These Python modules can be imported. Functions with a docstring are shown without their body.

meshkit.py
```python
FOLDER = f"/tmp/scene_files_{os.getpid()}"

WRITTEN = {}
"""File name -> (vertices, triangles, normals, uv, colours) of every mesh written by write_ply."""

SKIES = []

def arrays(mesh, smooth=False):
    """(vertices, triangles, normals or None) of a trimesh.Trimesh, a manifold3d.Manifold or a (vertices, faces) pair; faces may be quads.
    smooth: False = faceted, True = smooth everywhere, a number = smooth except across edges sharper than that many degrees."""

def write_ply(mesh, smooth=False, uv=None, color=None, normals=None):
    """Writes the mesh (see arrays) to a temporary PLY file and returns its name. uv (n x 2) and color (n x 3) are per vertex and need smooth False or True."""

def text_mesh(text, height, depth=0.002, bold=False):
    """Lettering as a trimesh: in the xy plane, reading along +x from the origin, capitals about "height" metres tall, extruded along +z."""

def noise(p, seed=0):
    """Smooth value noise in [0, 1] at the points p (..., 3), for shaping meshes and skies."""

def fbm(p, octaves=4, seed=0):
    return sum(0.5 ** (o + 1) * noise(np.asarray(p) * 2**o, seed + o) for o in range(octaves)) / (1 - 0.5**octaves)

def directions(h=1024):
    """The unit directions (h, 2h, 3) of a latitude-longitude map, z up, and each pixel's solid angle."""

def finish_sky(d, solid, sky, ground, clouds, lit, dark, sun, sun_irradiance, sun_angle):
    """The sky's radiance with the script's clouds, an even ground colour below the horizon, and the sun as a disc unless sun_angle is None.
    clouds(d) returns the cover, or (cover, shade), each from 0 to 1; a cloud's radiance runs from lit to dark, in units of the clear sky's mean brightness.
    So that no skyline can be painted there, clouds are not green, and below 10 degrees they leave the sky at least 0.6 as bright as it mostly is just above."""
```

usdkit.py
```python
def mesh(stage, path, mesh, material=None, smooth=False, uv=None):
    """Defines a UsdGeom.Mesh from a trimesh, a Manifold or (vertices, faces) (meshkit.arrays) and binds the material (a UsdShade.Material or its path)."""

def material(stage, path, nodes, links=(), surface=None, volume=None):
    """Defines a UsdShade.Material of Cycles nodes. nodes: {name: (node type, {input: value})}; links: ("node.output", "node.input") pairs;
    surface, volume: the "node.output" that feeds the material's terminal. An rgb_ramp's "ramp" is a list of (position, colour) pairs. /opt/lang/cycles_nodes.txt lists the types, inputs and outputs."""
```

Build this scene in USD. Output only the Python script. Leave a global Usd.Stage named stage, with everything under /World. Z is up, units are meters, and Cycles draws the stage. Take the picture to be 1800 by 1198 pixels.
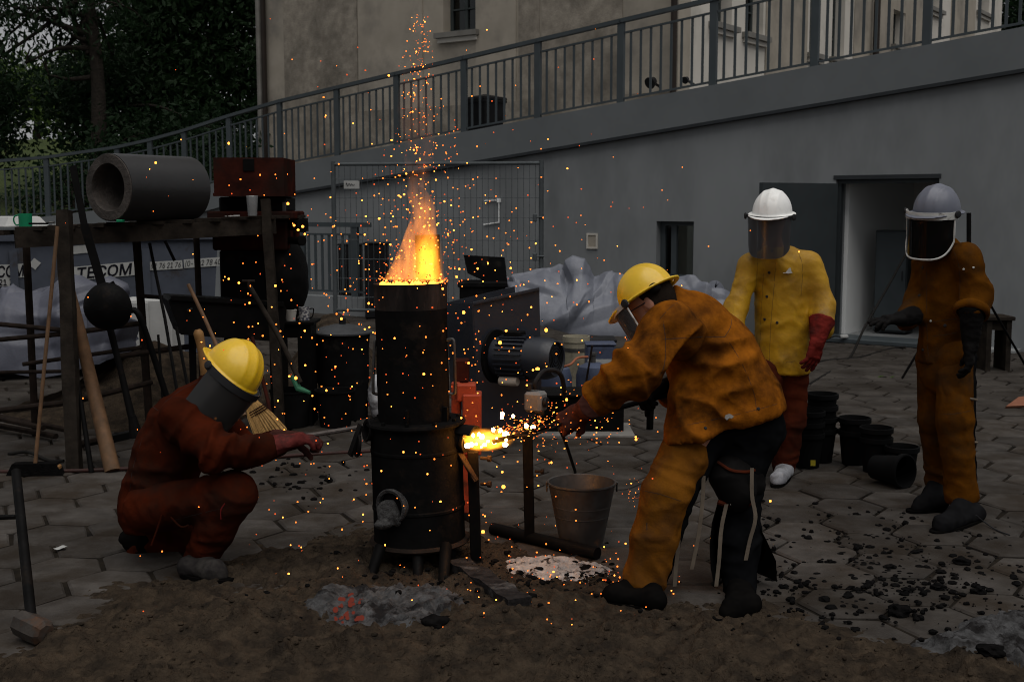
import math, random
import numpy as np
import trimesh, shapely
from shapely.geometry import Polygon, box as sbox
from pxr import Usd, UsdGeom, UsdLux, UsdShade, Sdf, Gf, Vt
import usdkit, meshkit

stage = Usd.Stage.CreateInMemory()
UsdGeom.SetStageUpAxis(stage, 'Z'); UsdGeom.SetStageMetersPerUnit(stage, 1.0)
UsdGeom.Xform.Define(stage, '/World'); UsdGeom.Scope.Define(stage, '/World/Looks')

# ---------------------------------------------------------------- camera, sky, light
EYE = np.array([0.0, 0.0, 1.64]); FPX = 2100.0; PITCH = math.atan(234 / FPX)
cam = UsdGeom.Camera.Define(stage, '/World/camera')
cam.AddTranslateOp().Set(Gf.Vec3d(*EYE)); cam.AddRotateXOp().Set(90 - math.degrees(PITCH))
cam.CreateHorizontalApertureAttr(24.0); cam.CreateVerticalApertureAttr(24.0 * 1198 / 1800)
cam.CreateFocalLengthAttr(24.0 * FPX / 1800); cam.CreateClippingRangeAttr(Gf.Vec2f(0.1, 400))
cam.CreateFStopAttr(4.5); cam.CreateFocusDistanceAttr(5.3)
cam.CreateExposureAttr(0.45)

SUN_EL, SUN_AZ = math.radians(70), math.radians(150)          # azimuth: atan2(x, y) of the direction towards the sun
dome = UsdLux.DomeLight.Define(stage, '/World/sky')
sky = usdkit.material(stage, '/World/Looks/sky_look', {
    'tex': ('sky_texture', {'sky_type': 'single_scattering', 'sun_disc': False, 'sun_elevation': SUN_EL, 'sun_rotation': SUN_AZ}),
    'co': ('texture_coordinate', {}), 'map': ('mapping', {'scale': (1, 1, 2.2)}),
    'n': ('noise_texture', {'scale': 2.3, 'detail': 6, 'roughness': 0.55}),
    'r': ('rgb_ramp', {'ramp': [(0.25, (3.6, 3.65, 3.75)), (0.75, (5.2, 5.2, 5.25))]}),
    'mix': ('mix_color', {'fac': 0.96}), 'bg': ('background_shader', {'strength': 0.05})},
    [('co.generated', 'map.vector'), ('map.vector', 'n.vector'), ('n.fac', 'r.fac'), ('tex.color', 'mix.a'), ('r.color', 'mix.b'), ('mix.result', 'bg.color')],
    surface='bg.background')
UsdShade.MaterialBindingAPI.Apply(dome.GetPrim()).Bind(sky)
sun = UsdLux.DistantLight.Define(stage, '/World/sun')
sun.CreateIntensityAttr(0.4); sun.CreateAngleAttr(70.0); sun.CreateColorAttr(Gf.Vec3f(1, 0.97, 0.93)); sun.CreateNormalizeAttr(True)
sun.AddRotateZOp().Set(-math.degrees(SUN_AZ)); sun.AddRotateXOp().Set(-(90 - math.degrees(SUN_EL)))

# ---------------------------------------------------------------- helpers: places, naming, meshes
rng = np.random.default_rng(7); rnd = random.Random(7)
cp, sp = math.cos(PITCH), math.sin(PITCH)
def ray(u, v):
    a, b = (u - 900) / FPX, (599 - v) / FPX
    return np.array([a, cp + b * sp, -sp + b * cp])
def P(u, v, Y):                      # the point of the world at depth Y
    d = ray(u, v); return EYE + d * (Y / d[1])
def G(u, v, z=0.0):                  # the point of the world at height z
    d = ray(u, v); return EYE + d * ((z - EYE[2]) / d[2])
def PL(u, v, o, n):                  # the point of the world on a plane
    d = ray(u, v); o = np.asarray(o, float); n = np.asarray(n, float); return EYE + d * (np.dot(o - EYE, n) / np.dot(d, n))
def unit(a):
    a = np.asarray(a, float); return a / max(np.linalg.norm(a), 1e-12)
def A(*x): return np.array(x, float)

used = {}
def numbered(parent, name):
    k = (parent, name); used[k] = used.get(k, -1) + 1
    return name if used[k] == 0 else f'{name}_{used[k]:03d}'
def tag(prim, label=None, cat=None, group=None, kind=None):
    for k, v in (('label', label), ('category', cat), ('group', group), ('kind', kind)):
        if v: prim.SetCustomDataByKey(k, v)
BASE = {}
def thing(name, label, cat, loc=(0, 0, 0), group=None, kind=None):
    path = '/World/' + numbered('/World', name)
    x = UsdGeom.Xform.Define(stage, path); x.AddTranslateOp().Set(Gf.Vec3d(*map(float, loc)))
    BASE[path] = np.asarray(loc, float); tag(x.GetPrim(), label, cat, group, kind)
    return path
def shift(mesh, loc):
    if isinstance(mesh, MB): mesh = mesh.get()
    if isinstance(mesh, trimesh.Trimesh): mesh = (np.array(mesh.vertices), np.array(mesh.faces))
    v, f = mesh; f = np.asarray(f, int)
    if f.shape[1] == 4: f = np.vstack([f[:, [0, 1, 2]], f[:, [0, 2, 3]]])
    return np.asarray(v, float) - loc, f
def part(parent, name, mesh, mat, smooth=30, label=None):
    path = parent + '/' + numbered(parent, name); b = BASE[parent]
    m = usdkit.mesh(stage, path, shift(mesh, b), M(mat), smooth=smooth)
    BASE[path] = b
    if label: tag(m.GetPrim(), label)
    return path
def single(name, mesh, mat, label=None, cat=None, group=None, kind=None, smooth=30, loc=None):
    path = '/World/' + numbered('/World', name)
    v, f = shift(mesh, np.zeros(3))
    if loc is None:
        loc = np.zeros(3) if kind in ('structure', 'stuff') else A((v[:, 0].min() + v[:, 0].max()) / 2, (v[:, 1].min() + v[:, 1].max()) / 2, v[:, 2].min())
    m = usdkit.mesh(stage, path, (v - loc, f), M(mat), smooth=smooth)
    m.AddTranslateOp().Set(Gf.Vec3d(*map(float, loc))); BASE[path] = np.asarray(loc, float)
    tag(m.GetPrim(), label, cat, group, kind); return path
def copy_of(src, loc, rz=0, label=None, group=None, scale=1.0):
    prim = stage.GetPrimAtPath(src); cd = prim.GetCustomData(); name = src.split('/')[-1]
    path = '/World/' + numbered('/World', name)
    x = UsdGeom.Xform.Define(stage, path)
    x.GetPrim().GetReferences().AddInternalReference(src)
    x.ClearXformOpOrder()
    x.AddTranslateOp(opSuffix='c').Set(Gf.Vec3d(*map(float, loc))); x.AddRotateZOp(opSuffix='c').Set(rz)
    if scale != 1.0: x.AddScaleOp(opSuffix='c').Set(Gf.Vec3f(scale, scale, scale))
    x.GetPrim().SetInstanceable(True)
    tag(x.GetPrim(), label or cd.get('label'), cd.get('category'), group or cd.get('group')); return path

def frame(d, up=(0, 0, 1)):          # rows: x along d, y sideways, z near up
    x = unit(d); up = np.asarray(up, float)
    if abs(np.dot(x, unit(up))) > .98: up = A(0, 1, 0) if abs(x[1]) < .9 else A(1, 0, 0)
    y = unit(np.cross(up, x)); return np.array([x, y, np.cross(x, y)])
class MB:
    def __init__(s): s.v, s.f, s.n = [], [], 0
    def add(s, v, f):
        v = np.asarray(v, float); f = np.asarray(f, int)
        if f.shape[1] == 4: f = np.vstack([f[:, [0, 1, 2]], f[:, [0, 2, 3]]])
        s.v.append(v); s.f.append(f + s.n); s.n += len(v); return s
    def get(s): return np.vstack(s.v), np.vstack(s.f)
    def mesh(s, m): return s.add(*( (m.vertices, m.faces) if isinstance(m, trimesh.Trimesh) else shift(m, np.zeros(3))))
    def box(s, c, size, R=None, ch=0.0):
        h = np.asarray(size, float) / 2
        if ch:
            ch = min(ch, .45 * min(size)); vs = []
            for sx in (-1, 1):
                for sy in (-1, 1):
                    for sz in (-1, 1):
                        q = A(sx, sy, sz) * h
                        for k in range(3):
                            w = q.copy()
                            for j in range(3):
                                if j != k: w[j] -= np.sign(w[j]) * ch
                            vs.append(w)
            t = trimesh.convex.convex_hull(np.array(vs)); v, f = np.array(t.vertices), np.array(t.faces)
        else:
            v = np.array([[x, y, z] for x in (-1, 1) for y in (-1, 1) for z in (-1, 1)]) * h
            f = np.array([[0, 1, 3, 2], [4, 6, 7, 5], [0, 4, 5, 1], [2, 3, 7, 6], [0, 2, 6, 4], [1, 5, 7, 3]])
        if R is not None: v = v @ np.asarray(R)
        return s.add(v + np.asarray(c, float), f)
    def beam(s, a, b, w, h, up=(0, 0, 1), ch=0.0):   # from a to b; w sideways, h along up
        a, b = np.asarray(a, float), np.asarray(b, float)
        return s.box((a + b) / 2, (np.linalg.norm(b - a), w, h), frame(b - a, up), ch)
    def tube(s, pts, r, n=10, caps=True):
        p = np.asarray(pts, float); r = np.broadcast_to(np.asarray(r, float), (len(p),))
        t = np.gradient(p, axis=0); t /= np.maximum(np.linalg.norm(t, axis=1, keepdims=True), 1e-9)
        R = frame(t[0]); y = R[1]; vs = []
        for i in range(len(p)):
            y = unit(y - np.dot(y, t[i]) * t[i]); z = np.cross(t[i], y)
            a = np.arange(n) * 2 * math.pi / n
            vs.append(p[i] + r[i] * (np.cos(a)[:, None] * y + np.sin(a)[:, None] * z))
        v = np.vstack(vs); f = []
        i, j = np.meshgrid(np.arange(len(p) - 1), np.arange(n), indexing='ij'); k = (j + 1) % n
        f = np.stack([i * n + j, i * n + k, (i + 1) * n + k, (i + 1) * n + j], -1).reshape(-1, 4)
        f = np.vstack([f[:, [0, 1, 2]], f[:, [0, 2, 3]]])
        if caps:
            m = len(v); v = np.vstack([v, p[0], p[-1]]); q = np.arange(n); e = (len(p) - 1) * n
            f = np.vstack([f, np.stack([np.full(n, m), (q + 1) % n, q], 1), np.stack([np.full(n, m + 1), e + q, e + (q + 1) % n], 1)])
        return s.add(v, f)
    def lathe(s, prof, c=(0, 0, 0), ax=(0, 0, 1), n=24, wob=0.0, arc=None):  # prof: (radius, height along ax)
        prof = np.asarray(prof, float); ax = unit(ax); R = frame(ax); X, Yv = R[1], R[2]; m = len(prof)
        a0, a1 = arc or (0, 2 * math.pi); closed = arc is None
        a = np.linspace(a0, a1, n + (0 if closed else 1), endpoint=not closed); na = len(a)
        w = 1 + wob * (np.sin(2 * a + 1) + .6 * np.sin(3 * a + 2.1) + .4 * np.sin(5 * a))
        ring = np.cos(a)[:, None] * X + np.sin(a)[:, None] * Yv
        v = (prof[:, None, 0, None] * (ring * w[:, None])[None] + prof[:, None, 1, None] * ax[None, None]).reshape(-1, 3) + np.asarray(c, float)
        i, j = np.meshgrid(np.arange(m - 1), np.arange(na if closed else na - 1), indexing='ij'); k = (j + 1) % na
        f = np.stack([i * na + j, i * na + k, (i + 1) * na + k, (i + 1) * na + j], -1).reshape(-1, 4)
        return s.add(v, f)
    def poly(s, pg, o, X, Yv, depth):        # a shapely polygon drawn in the plane (o, X, Yv), pushed by depth along X x Yv
        X, Yv = unit(X), unit(Yv); N = np.cross(X, Yv)
        for g in getattr(pg, 'geoms', [pg]):
            t = trimesh.creation.extrude_polygon(g, abs(depth), engine='earcut'); q = np.array(t.vertices)
            if depth < 0: q[:, 2] -= abs(depth)
            s.add(np.asarray(o, float) + q[:, :1] * X + q[:, 1:2] * Yv + q[:, 2:] * N, np.array(t.faces))
        return s
    def grid(s, p, wrap=False):              # p: (a, b, 3)
        a, b = p.shape[:2]; i, j = np.meshgrid(np.arange(a - 1), np.arange(b - 1), indexing='ij')
        f = np.stack([i * b + j, i * b + j + 1, (i + 1) * b + j + 1, (i + 1) * b + j], -1).reshape(-1, 4)
        return s.add(p.reshape(-1, 3), f)
    def ico(s, c, r, sub=1, jit=0.0, seed=0):
        t = trimesh.creation.icosphere(sub, 1.0); v = np.array(t.vertices)
        if jit: v = v * (1 + jit * (2 * meshkit.noise(v * 1.7 + seed * 3.1, seed)[:, None] - 1))
        return s.add(v * np.asarray(r, float) + np.asarray(c, float), np.array(t.faces))
def bez(pts, n=16):                          # smooth curve through points (Catmull-Rom)
    p = np.asarray(pts, float); p = np.vstack([2 * p[0] - p[1], p, 2 * p[-1] - p[-2]]); out = []
    for i in range(1, len(p) - 2):
        t = np.linspace(0, 1, n, endpoint=False)[:, None]; a, b, c, d = p[i - 1:i + 3]
        out.append(.5 * ((2 * b) + (c - a) * t + (2 * a - 5 * b + 4 * c - d) * t ** 2 + (3 * b - a - 3 * c + d) * t ** 3))
    return np.vstack(out + [p[-2:-1]])

# signed distance fields and surface nets, for bodies, clothes, tarps and lumps
def sd_cone(p, a, b, ra, rb, flat=None, k=1.0):
    a, b = np.asarray(a, float), np.asarray(b, float); ab = b - a; L = max(np.dot(ab, ab), 1e-9)
    q = p - a; t = np.clip(q @ ab / L, 0, 1); w = q - t[..., None] * ab
    if flat is not None:
        n = unit(flat); w = w + (w @ n)[..., None] * n * (1 / k - 1)
        return (np.linalg.norm(w, axis=-1) - (ra + t * (rb - ra))) * min(1, max(k, .6))
    return np.linalg.norm(w, axis=-1) - (ra + t * (rb - ra))
def sd_ell(p, c, r, R=None):
    q = p - np.asarray(c, float)
    if R is not None: q = q @ np.asarray(R).T
    r = np.asarray(r, float); k0 = np.linalg.norm(q / r, axis=-1); k1 = np.linalg.norm(q / r ** 2, axis=-1)
    return k0 * (k0 - 1) / np.maximum(k1, 1e-9)
def sd_box(p, c, h, R=None, rr=0.0):
    q = p - np.asarray(c, float)
    if R is not None: q = q @ np.asarray(R).T
    q = np.abs(q) - (np.asarray(h, float) - rr)
    return np.linalg.norm(np.maximum(q, 0), axis=-1) + np.minimum(q.max(-1), 0) - rr
def smin(a, b, k):
    h = np.clip(.5 + .5 * (b - a) / k, 0, 1); return b * (1 - h) + a * h - k * h * (1 - h)
def smax(a, b, k): return -smin(-a, -b, k)
def nets(fn, lo, hi, h):
    lo, hi = np.asarray(lo, float), np.asarray(hi, float); n = np.maximum(np.ceil((hi - lo) / h).astype(int) + 1, 3)
    ax = [lo[i] + h * np.arange(n[i]) for i in range(3)]
    S = np.empty(n)
    for i0 in range(0, n[0], 24):
        g = np.stack(np.meshgrid(ax[0][i0:i0 + 24], ax[1], ax[2], indexing='ij'), -1); S[i0:i0 + 24] = fn(g)
    neg = S < 0; c = np.zeros(n - 1, int)
    for d in np.ndindex(2, 2, 2): c += neg[d[0]:n[0] - 1 + d[0], d[1]:n[1] - 1 + d[1], d[2]:n[2] - 1 + d[2]]
    act = (c > 0) & (c < 8); idx = np.full(n - 1, -1); cells = np.argwhere(act); idx[act] = np.arange(len(cells))
    acc = np.zeros((len(cells), 3)); cnt = np.zeros(len(cells))
    for axis in range(3):
        for d in np.ndindex(2, 2):
            o0 = [0, 0, 0]; oth = [i for i in range(3) if i != axis]; o0[oth[0]], o0[oth[1]] = d; o1 = list(o0); o1[axis] = 1
            a = S[tuple((cells + o0).T)]; b = S[tuple((cells + o1).T)]; x = (a < 0) != (b < 0)
            t = np.where(x, a / np.where(x, a - b, 1), 0); pt = np.array(o0, float) + t[:, None] * (np.eye(3)[axis])
            acc[x] += pt[x]; cnt[x] += 1
    v = lo + h * (cells + acc / np.maximum(cnt, 1)[:, None]); F = []
    for axis in range(3):
        o = [(1, 2), (2, 0), (0, 1)][axis]; sl0 = [slice(None)] * 3; sl1 = [slice(None)] * 3
        sl0[axis] = slice(0, -1); sl1[axis] = slice(1, None)
        for k in o: sl0[k] = slice(1, -1); sl1[k] = slice(1, -1)
        a, b = neg[tuple(sl0)], neg[tuple(sl1)]; e = np.argwhere(a != b); s_ = a[tuple(e.T)]
        e = e + np.array([1 if k in o else 0 for k in range(3)])
        def at(d1, d2):
            q = e.copy(); q[:, o[0]] -= d1; q[:, o[1]] -= d2; return idx[tuple(q.T)]
        q = np.stack([at(1, 1), at(0, 1), at(0, 0), at(1, 0)], 1); q[~s_] = q[~s_][:, ::-1]; F.append(q)
    F = np.vstack(F); F = F[(F >= 0).all(1)]
    return v, np.vstack([F[:, [0, 1, 2]], F[:, [0, 2, 3]]])
def smooth_mesh(vf, it=4, lam=.5):
    from scipy.sparse import coo_matrix
    v, f = vf; n = len(v); e = np.vstack([f[:, [0, 1]], f[:, [1, 2]], f[:, [2, 0]]]); e = np.vstack([e, e[:, ::-1]])
    W = coo_matrix((np.ones(len(e)), (e[:, 0], e[:, 1])), (n, n)).tocsr(); W.data[:] = 1; d = np.asarray(W.sum(1)).ravel()
    for i in range(it):
        v = v + lam * ((W @ v) / d[:, None] - v); v = v - (lam + .03) * ((W @ v) / d[:, None] - v)
    return v, f
def normals(vf):
    v, f = vf; n = np.zeros_like(v); q = np.cross(v[f[:, 1]] - v[f[:, 0]], v[f[:, 2]] - v[f[:, 0]])
    for k in range(3): np.add.at(n, f[:, k], q)
    return n / np.maximum(np.linalg.norm(n, axis=1, keepdims=True), 1e-12)
def hits(vf, uvs):                            # first points of a mesh under photo pixels, with normals
    t = trimesh.Trimesh(vf[0], vf[1], process=False); d = np.array([unit(ray(*q)) for q in uvs])
    loc, ri, ti = t.ray.intersects_location(np.tile(EYE, (len(d), 1)), d, multiple_hits=True)
    out = [None] * len(d); best = np.full(len(d), 1e9)
    for l, r, k in zip(loc, ri, ti):
        D = np.linalg.norm(l - EYE)
        if D < best[r]: best[r] = D; out[r] = (l, t.face_normals[k])
    return out

# ---------------------------------------------------------------- materials
LOOKS = {}
def M(name):
    if isinstance(name, UsdShade.Material) or name is None: return name
    return LOOKS[name]
def look(name, c1, c2=None, scale=6.0, rough=(.55, .8), metal=0.0, bump=.3, bscale=60.0, dist=.004, c3=None, s3=2.0, f3=(.5, .62), rnd_amt=0.0, spec=.2, detail=6, stretch=None, sheen=0.0, obj=False, ramp=(.32, .68), coat=0.0, isl=0.0, crease=0.0, cscale=7.0):
    c2 = c2 or tuple(x * .7 for x in c1)
    nodes = {'co': ('texture_coordinate' if obj else 'geometry', {}), 'map': ('mapping', {'scale': stretch or (1, 1, 1)}),
             'n': ('noise_texture', {'scale': scale, 'detail': detail, 'roughness': .6}), 'r': ('rgb_ramp', {'ramp': [(ramp[0], c1), (ramp[1], c2)]}),
             'b': ('noise_texture', {'scale': bscale, 'detail': 5, 'roughness': .6}), 'bump': ('bump', {'strength': bump, 'distance': dist}),
             'rr': ('map_range', {'from_min': .3, 'from_max': .7, 'to_min': rough[0], 'to_max': rough[1], 'clamp': True}),
             'p': ('principled_bsdf', {'metallic': metal, 'specular_ior_level': spec, 'sheen_weight': sheen, 'coat_weight': coat, 'coat_roughness': .15})}
    L = [('co.object' if obj else 'co.position', 'map.vector'), ('map.vector', 'n.vector'), ('map.vector', 'b.vector'), ('n.fac', 'r.fac'), ('b.fac', 'bump.height'),
         ('bump.normal', 'p.normal'), ('b.fac', 'rr.value'), ('rr.result', 'p.roughness')]
    if crease:
        nodes['cn'] = ('noise_texture', {'type': 'ridged_multifractal', 'scale': cscale, 'detail': 3, 'roughness': .5, 'distortion': 1.1}); nodes['cb'] = ('bump', {'strength': crease, 'distance': .022})
        L += [('map.vector', 'cn.vector'), ('cn.fac', 'cb.height'), ('cb.normal', 'bump.normal')]
    last = 'r.color'
    if c3:
        nodes['n3'] = ('noise_texture', {'scale': s3, 'detail': 7, 'roughness': .65}); nodes['m3'] = ('map_range', {'from_min': f3[0], 'from_max': f3[1], 'clamp': True})
        nodes['x3'] = ('mix_color', {'b': c3}); L += [('map.vector', 'n3.vector'), ('n3.fac', 'm3.value'), ('m3.result', 'x3.fac'), (last, 'x3.a')]; last = 'x3.result'
    if rnd_amt or isl:
        nodes['oi'] = ('object_info', {}) if rnd_amt else ('geometry', {}); amt = rnd_amt or isl
        nodes['om'] = ('map_range', {'to_min': 1 - amt, 'to_max': 1 + amt}); nodes['hs'] = ('hsv', {})
        L += [('oi.random' if rnd_amt else 'oi.random_per_island', 'om.value'), ('om.result', 'hs.value'), (last, 'hs.color')]; last = 'hs.color'
    L.append((last, 'p.base_color'))
    LOOKS[name] = usdkit.material(stage, f'/World/Looks/{name}', nodes, L, surface='p.BSDF')
def glow(name, col, strength):
    LOOKS[name] = usdkit.material(stage, f'/World/Looks/{name}', {'e': ('emission', {'color': col, 'strength': strength})}, [], surface='e.emission')
def pane(name, tint, fac=.12, rough=.05, dark=None):          # see-through sheet: tinted transparency with a gloss
    nodes = {'t': ('transparent_bsdf', {'color': tint}), 'g': ('glossy_bsdf', {'roughness': rough, 'color': (.9, .9, .9)}), 'f': ('fresnel', {'IOR': 1.5}), 'm': ('mix_closure', {})}
    L = [('f.fac', 'm.fac'), ('m.closure', 'mm.closure1'), ('t.BSDF', 'm.closure1'), ('g.BSDF', 'm.closure2')]
    nodes['d'] = ('diffuse_bsdf', {'color': dark or (.05, .05, .05)}); nodes['mm'] = ('mix_closure', {'fac': fac}); L.append(('d.BSDF', 'mm.closure2'))
    LOOKS[name] = usdkit.material(stage, f'/World/Looks/{name}', nodes, L, surface='mm.closure')
# ================================================================ materials of the setting
look('soil', (.022, .018, .014), (.01, .009, .008), 9, (.8, .95), bump=.6, bscale=70, dist=.01, spec=0.0)
look('paver_look', (.066, .059, .053), (.035, .031, .028), 7, (.55, .85), bump=.55, bscale=130, dist=.004, c3=(.026, .02, .015), s3=2.6, f3=(.4, .64), rnd_amt=.22, spec=0.06)
look('paver_far_look', (.075, .066, .058), (.039, .034, .03), 5, (.5, .85), bump=.4, bscale=90, dist=.004, c3=(.026, .021, .017), s3=1.7, f3=(.42, .66), isl=.2, spec=0.06)
look('sand_look', (.062, .046, .032), (.027, .021, .016), 14, (.85, 1), bump=1, bscale=70, dist=.02, c3=(.018, .015, .0125), s3=9, f3=(.46, .7), spec=0.0)
look('grey_render', (.215, .226, .232), (.184, .194, .199), 1.1, (.8, .95), bump=.35, bscale=170, dist=.003, c3=(.14, .148, .152), s3=1.3, f3=(.45, .75), spec=.2, stretch=(1, 1, .4))
look('band_render', (.138, .149, .155), (.115, .125, .13), 1.3, (.75, .9), bump=.3, bscale=170, dist=.003, spec=.2)
look('drip_metal', (.03, .034, .038), None, 5, (.45, .6))
look('rail_paint', (.055, .066, .072), (.045, .055, .06), 5, (.45, .6), bump=.05)
look('tan_plaster', (.36, .32, .265), (.28, .25, .205), 1.6, (.85, .95), bump=.5, bscale=60, dist=.006, c3=(.17, .155, .135), s3=.9, f3=(.48, .72), spec=.2)
look('old_plaster', (.32, .285, .235), (.19, .165, .135), 5.5, (.85, .95), bump=.7, bscale=40, dist=.01, c3=(.13, .115, .095), s3=1.2, f3=(.45, .65), spec=.2)
look('pale_plaster', (.58, .545, .49), (.5, .47, .42), 1.2, (.85, .95), bump=.3, bscale=60, dist=.004, c3=(.33, .31, .27), s3=.8, f3=(.5, .75), spec=.2)
look('window_wood', (.045, .055, .055), None, 8, (.5, .7))
look('black_void', (.012, .012, .012), None, 3, (.6, .8), spec=0.1)
look('pipe_zinc', (.22, .21, .19), (.15, .14, .125), 4, (.5, .7), metal=.3)
look('pipe_brown', (.025, .018, .014), None, 4, (.4, .6))
look('door_paint', (.034, .04, .043), (.028, .034, .037), 4, (.45, .6), bump=.08)
look('white_wall', (.84, .85, .84), (.78, .79, .78), 1.5, (.8, .9), bump=.15, bscale=90)
look('grey_wall_inside', (.3, .31, .31), None, 1.5, (.8, .9))
look('bark', (.035, .028, .022), (.018, .015, .012), 9, (.85, .95), bump=1, bscale=22, dist=.03)
look('grass_look', (.05, .068, .016), (.028, .042, .012), 2.5, (.8, .95), bump=1, bscale=30, dist=.05)
look('black_plastic', (.014, .014, .015), (.009, .009, .01), 6, (.4, .6), bump=.1, spec=0.1)
def leaf(name, c1, c2):
    LOOKS[name] = usdkit.material(stage, f'/World/Looks/{name}', {'g': ('geometry', {}), 'r': ('rgb_ramp', {'ramp': [(0, c1), (1, c2)]}),
        'p': ('principled_bsdf', {'roughness': .6, 'specular_ior_level': .15}), 't': ('translucent_bsdf', {}), 'm': ('mix_closure', {'fac': .28})},
        [('g.random_per_island', 'r.fac'), ('r.color', 'p.base_color'), ('r.color', 't.color'), ('p.BSDF', 'm.closure1'), ('t.BSDF', 'm.closure2')], surface='m.closure')
leaf('leaf_dark', (.01, .025, .009), (.03, .056, .018)); leaf('leaf_mid', (.013, .032, .01), (.036, .066, .019)); leaf('leaf_light', (.05, .085, .018), (.095, .125, .03))
LOOKS['dark_pane'] = usdkit.material(stage, '/World/Looks/dark_pane', {'t': ('transparent_bsdf', {'color': (.35, .38, .38)}), 'g': ('glossy_bsdf', {'roughness': .04}), 'f': ('fresnel', {'IOR': 1.5}), 'm': ('mix_closure', {})},
    [('f.fac', 'm.fac'), ('t.BSDF', 'm.closure1'), ('g.BSDF', 'm.closure2')], surface='m.closure')

# ================================================================ ground, hexagonal pavers, sand
g = MB(); g.grid(np.array([[(-90, -40, -.014), (90, -40, -.014)], [(-90, 120, -.014), (90, 120, -.014)]], float)[::-1])
single('ground', g, 'soil', kind='structure', smooth=False)

SAND_PX = [(-900, 1150), (0, 1120), (150, 1015), (330, 1000), (430, 955), (560, 925), (690, 900), (840, 925), (1050, 985), (1190, 1035), (1340, 1045), (1500, 1085), (1650, 1120), (1800, 1135), (2400, 1150), (2400, 1700), (-900, 1700)]
SAND = np.array([G(*q)[:2] for q in SAND_PX])
def poly_sd(x, y, pg):               # signed distance, positive inside
    d = np.full(x.shape, 1e9); ins = np.zeros(x.shape, bool)
    for a, b in zip(pg, np.roll(pg, -1, 0)):
        e = b - a; t = np.clip(((x - a[0]) * e[0] + (y - a[1]) * e[1]) / (e @ e), 0, 1)
        d = np.minimum(d, np.hypot(x - a[0] - t * e[0], y - a[1] - t * e[1]))
        c = ((a[1] > y) != (b[1] > y)) & (x < e[0] * (y - a[1]) / (e[1] if e[1] else 1e-9) + a[0]); ins ^= c
    return np.where(ins, d, -d)
def sand_h(x, y):
    x, y = np.asarray(x, float), np.asarray(y, float); q = np.stack([x, y, np.zeros_like(x)], -1)
    d = poly_sd(x, y, SAND) + .35 * (meshkit.fbm(q * 2.3, 3, 5) - .5) + .12 * (meshkit.fbm(q * 11, 3, 8) - .5)
    s = np.clip((d + .12) / .5, 0, 1); s = s * s * (3 - 2 * s)
    rough = .04 * (meshkit.fbm(q * 2.6, 3, 1) - .5) + .07 * (np.abs(2 * meshkit.fbm(q * 5.2, 4, 2) - 1)) ** 1.2 + .034 * (meshkit.fbm(q * 15, 3, 3) - .5) + .02 * (np.abs(2 * meshkit.noise(q * 34, 9) - 1) - .5)
    lump = sum(h * np.exp(-((x - c[0]) ** 2 + (y - c[1]) ** 2) / r ** 2) for c, h, r in SAND_LUMPS)
    return -.03 + s * (.046 + rough) + np.clip(d * 6 + .5, 0, 1) * lump
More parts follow.
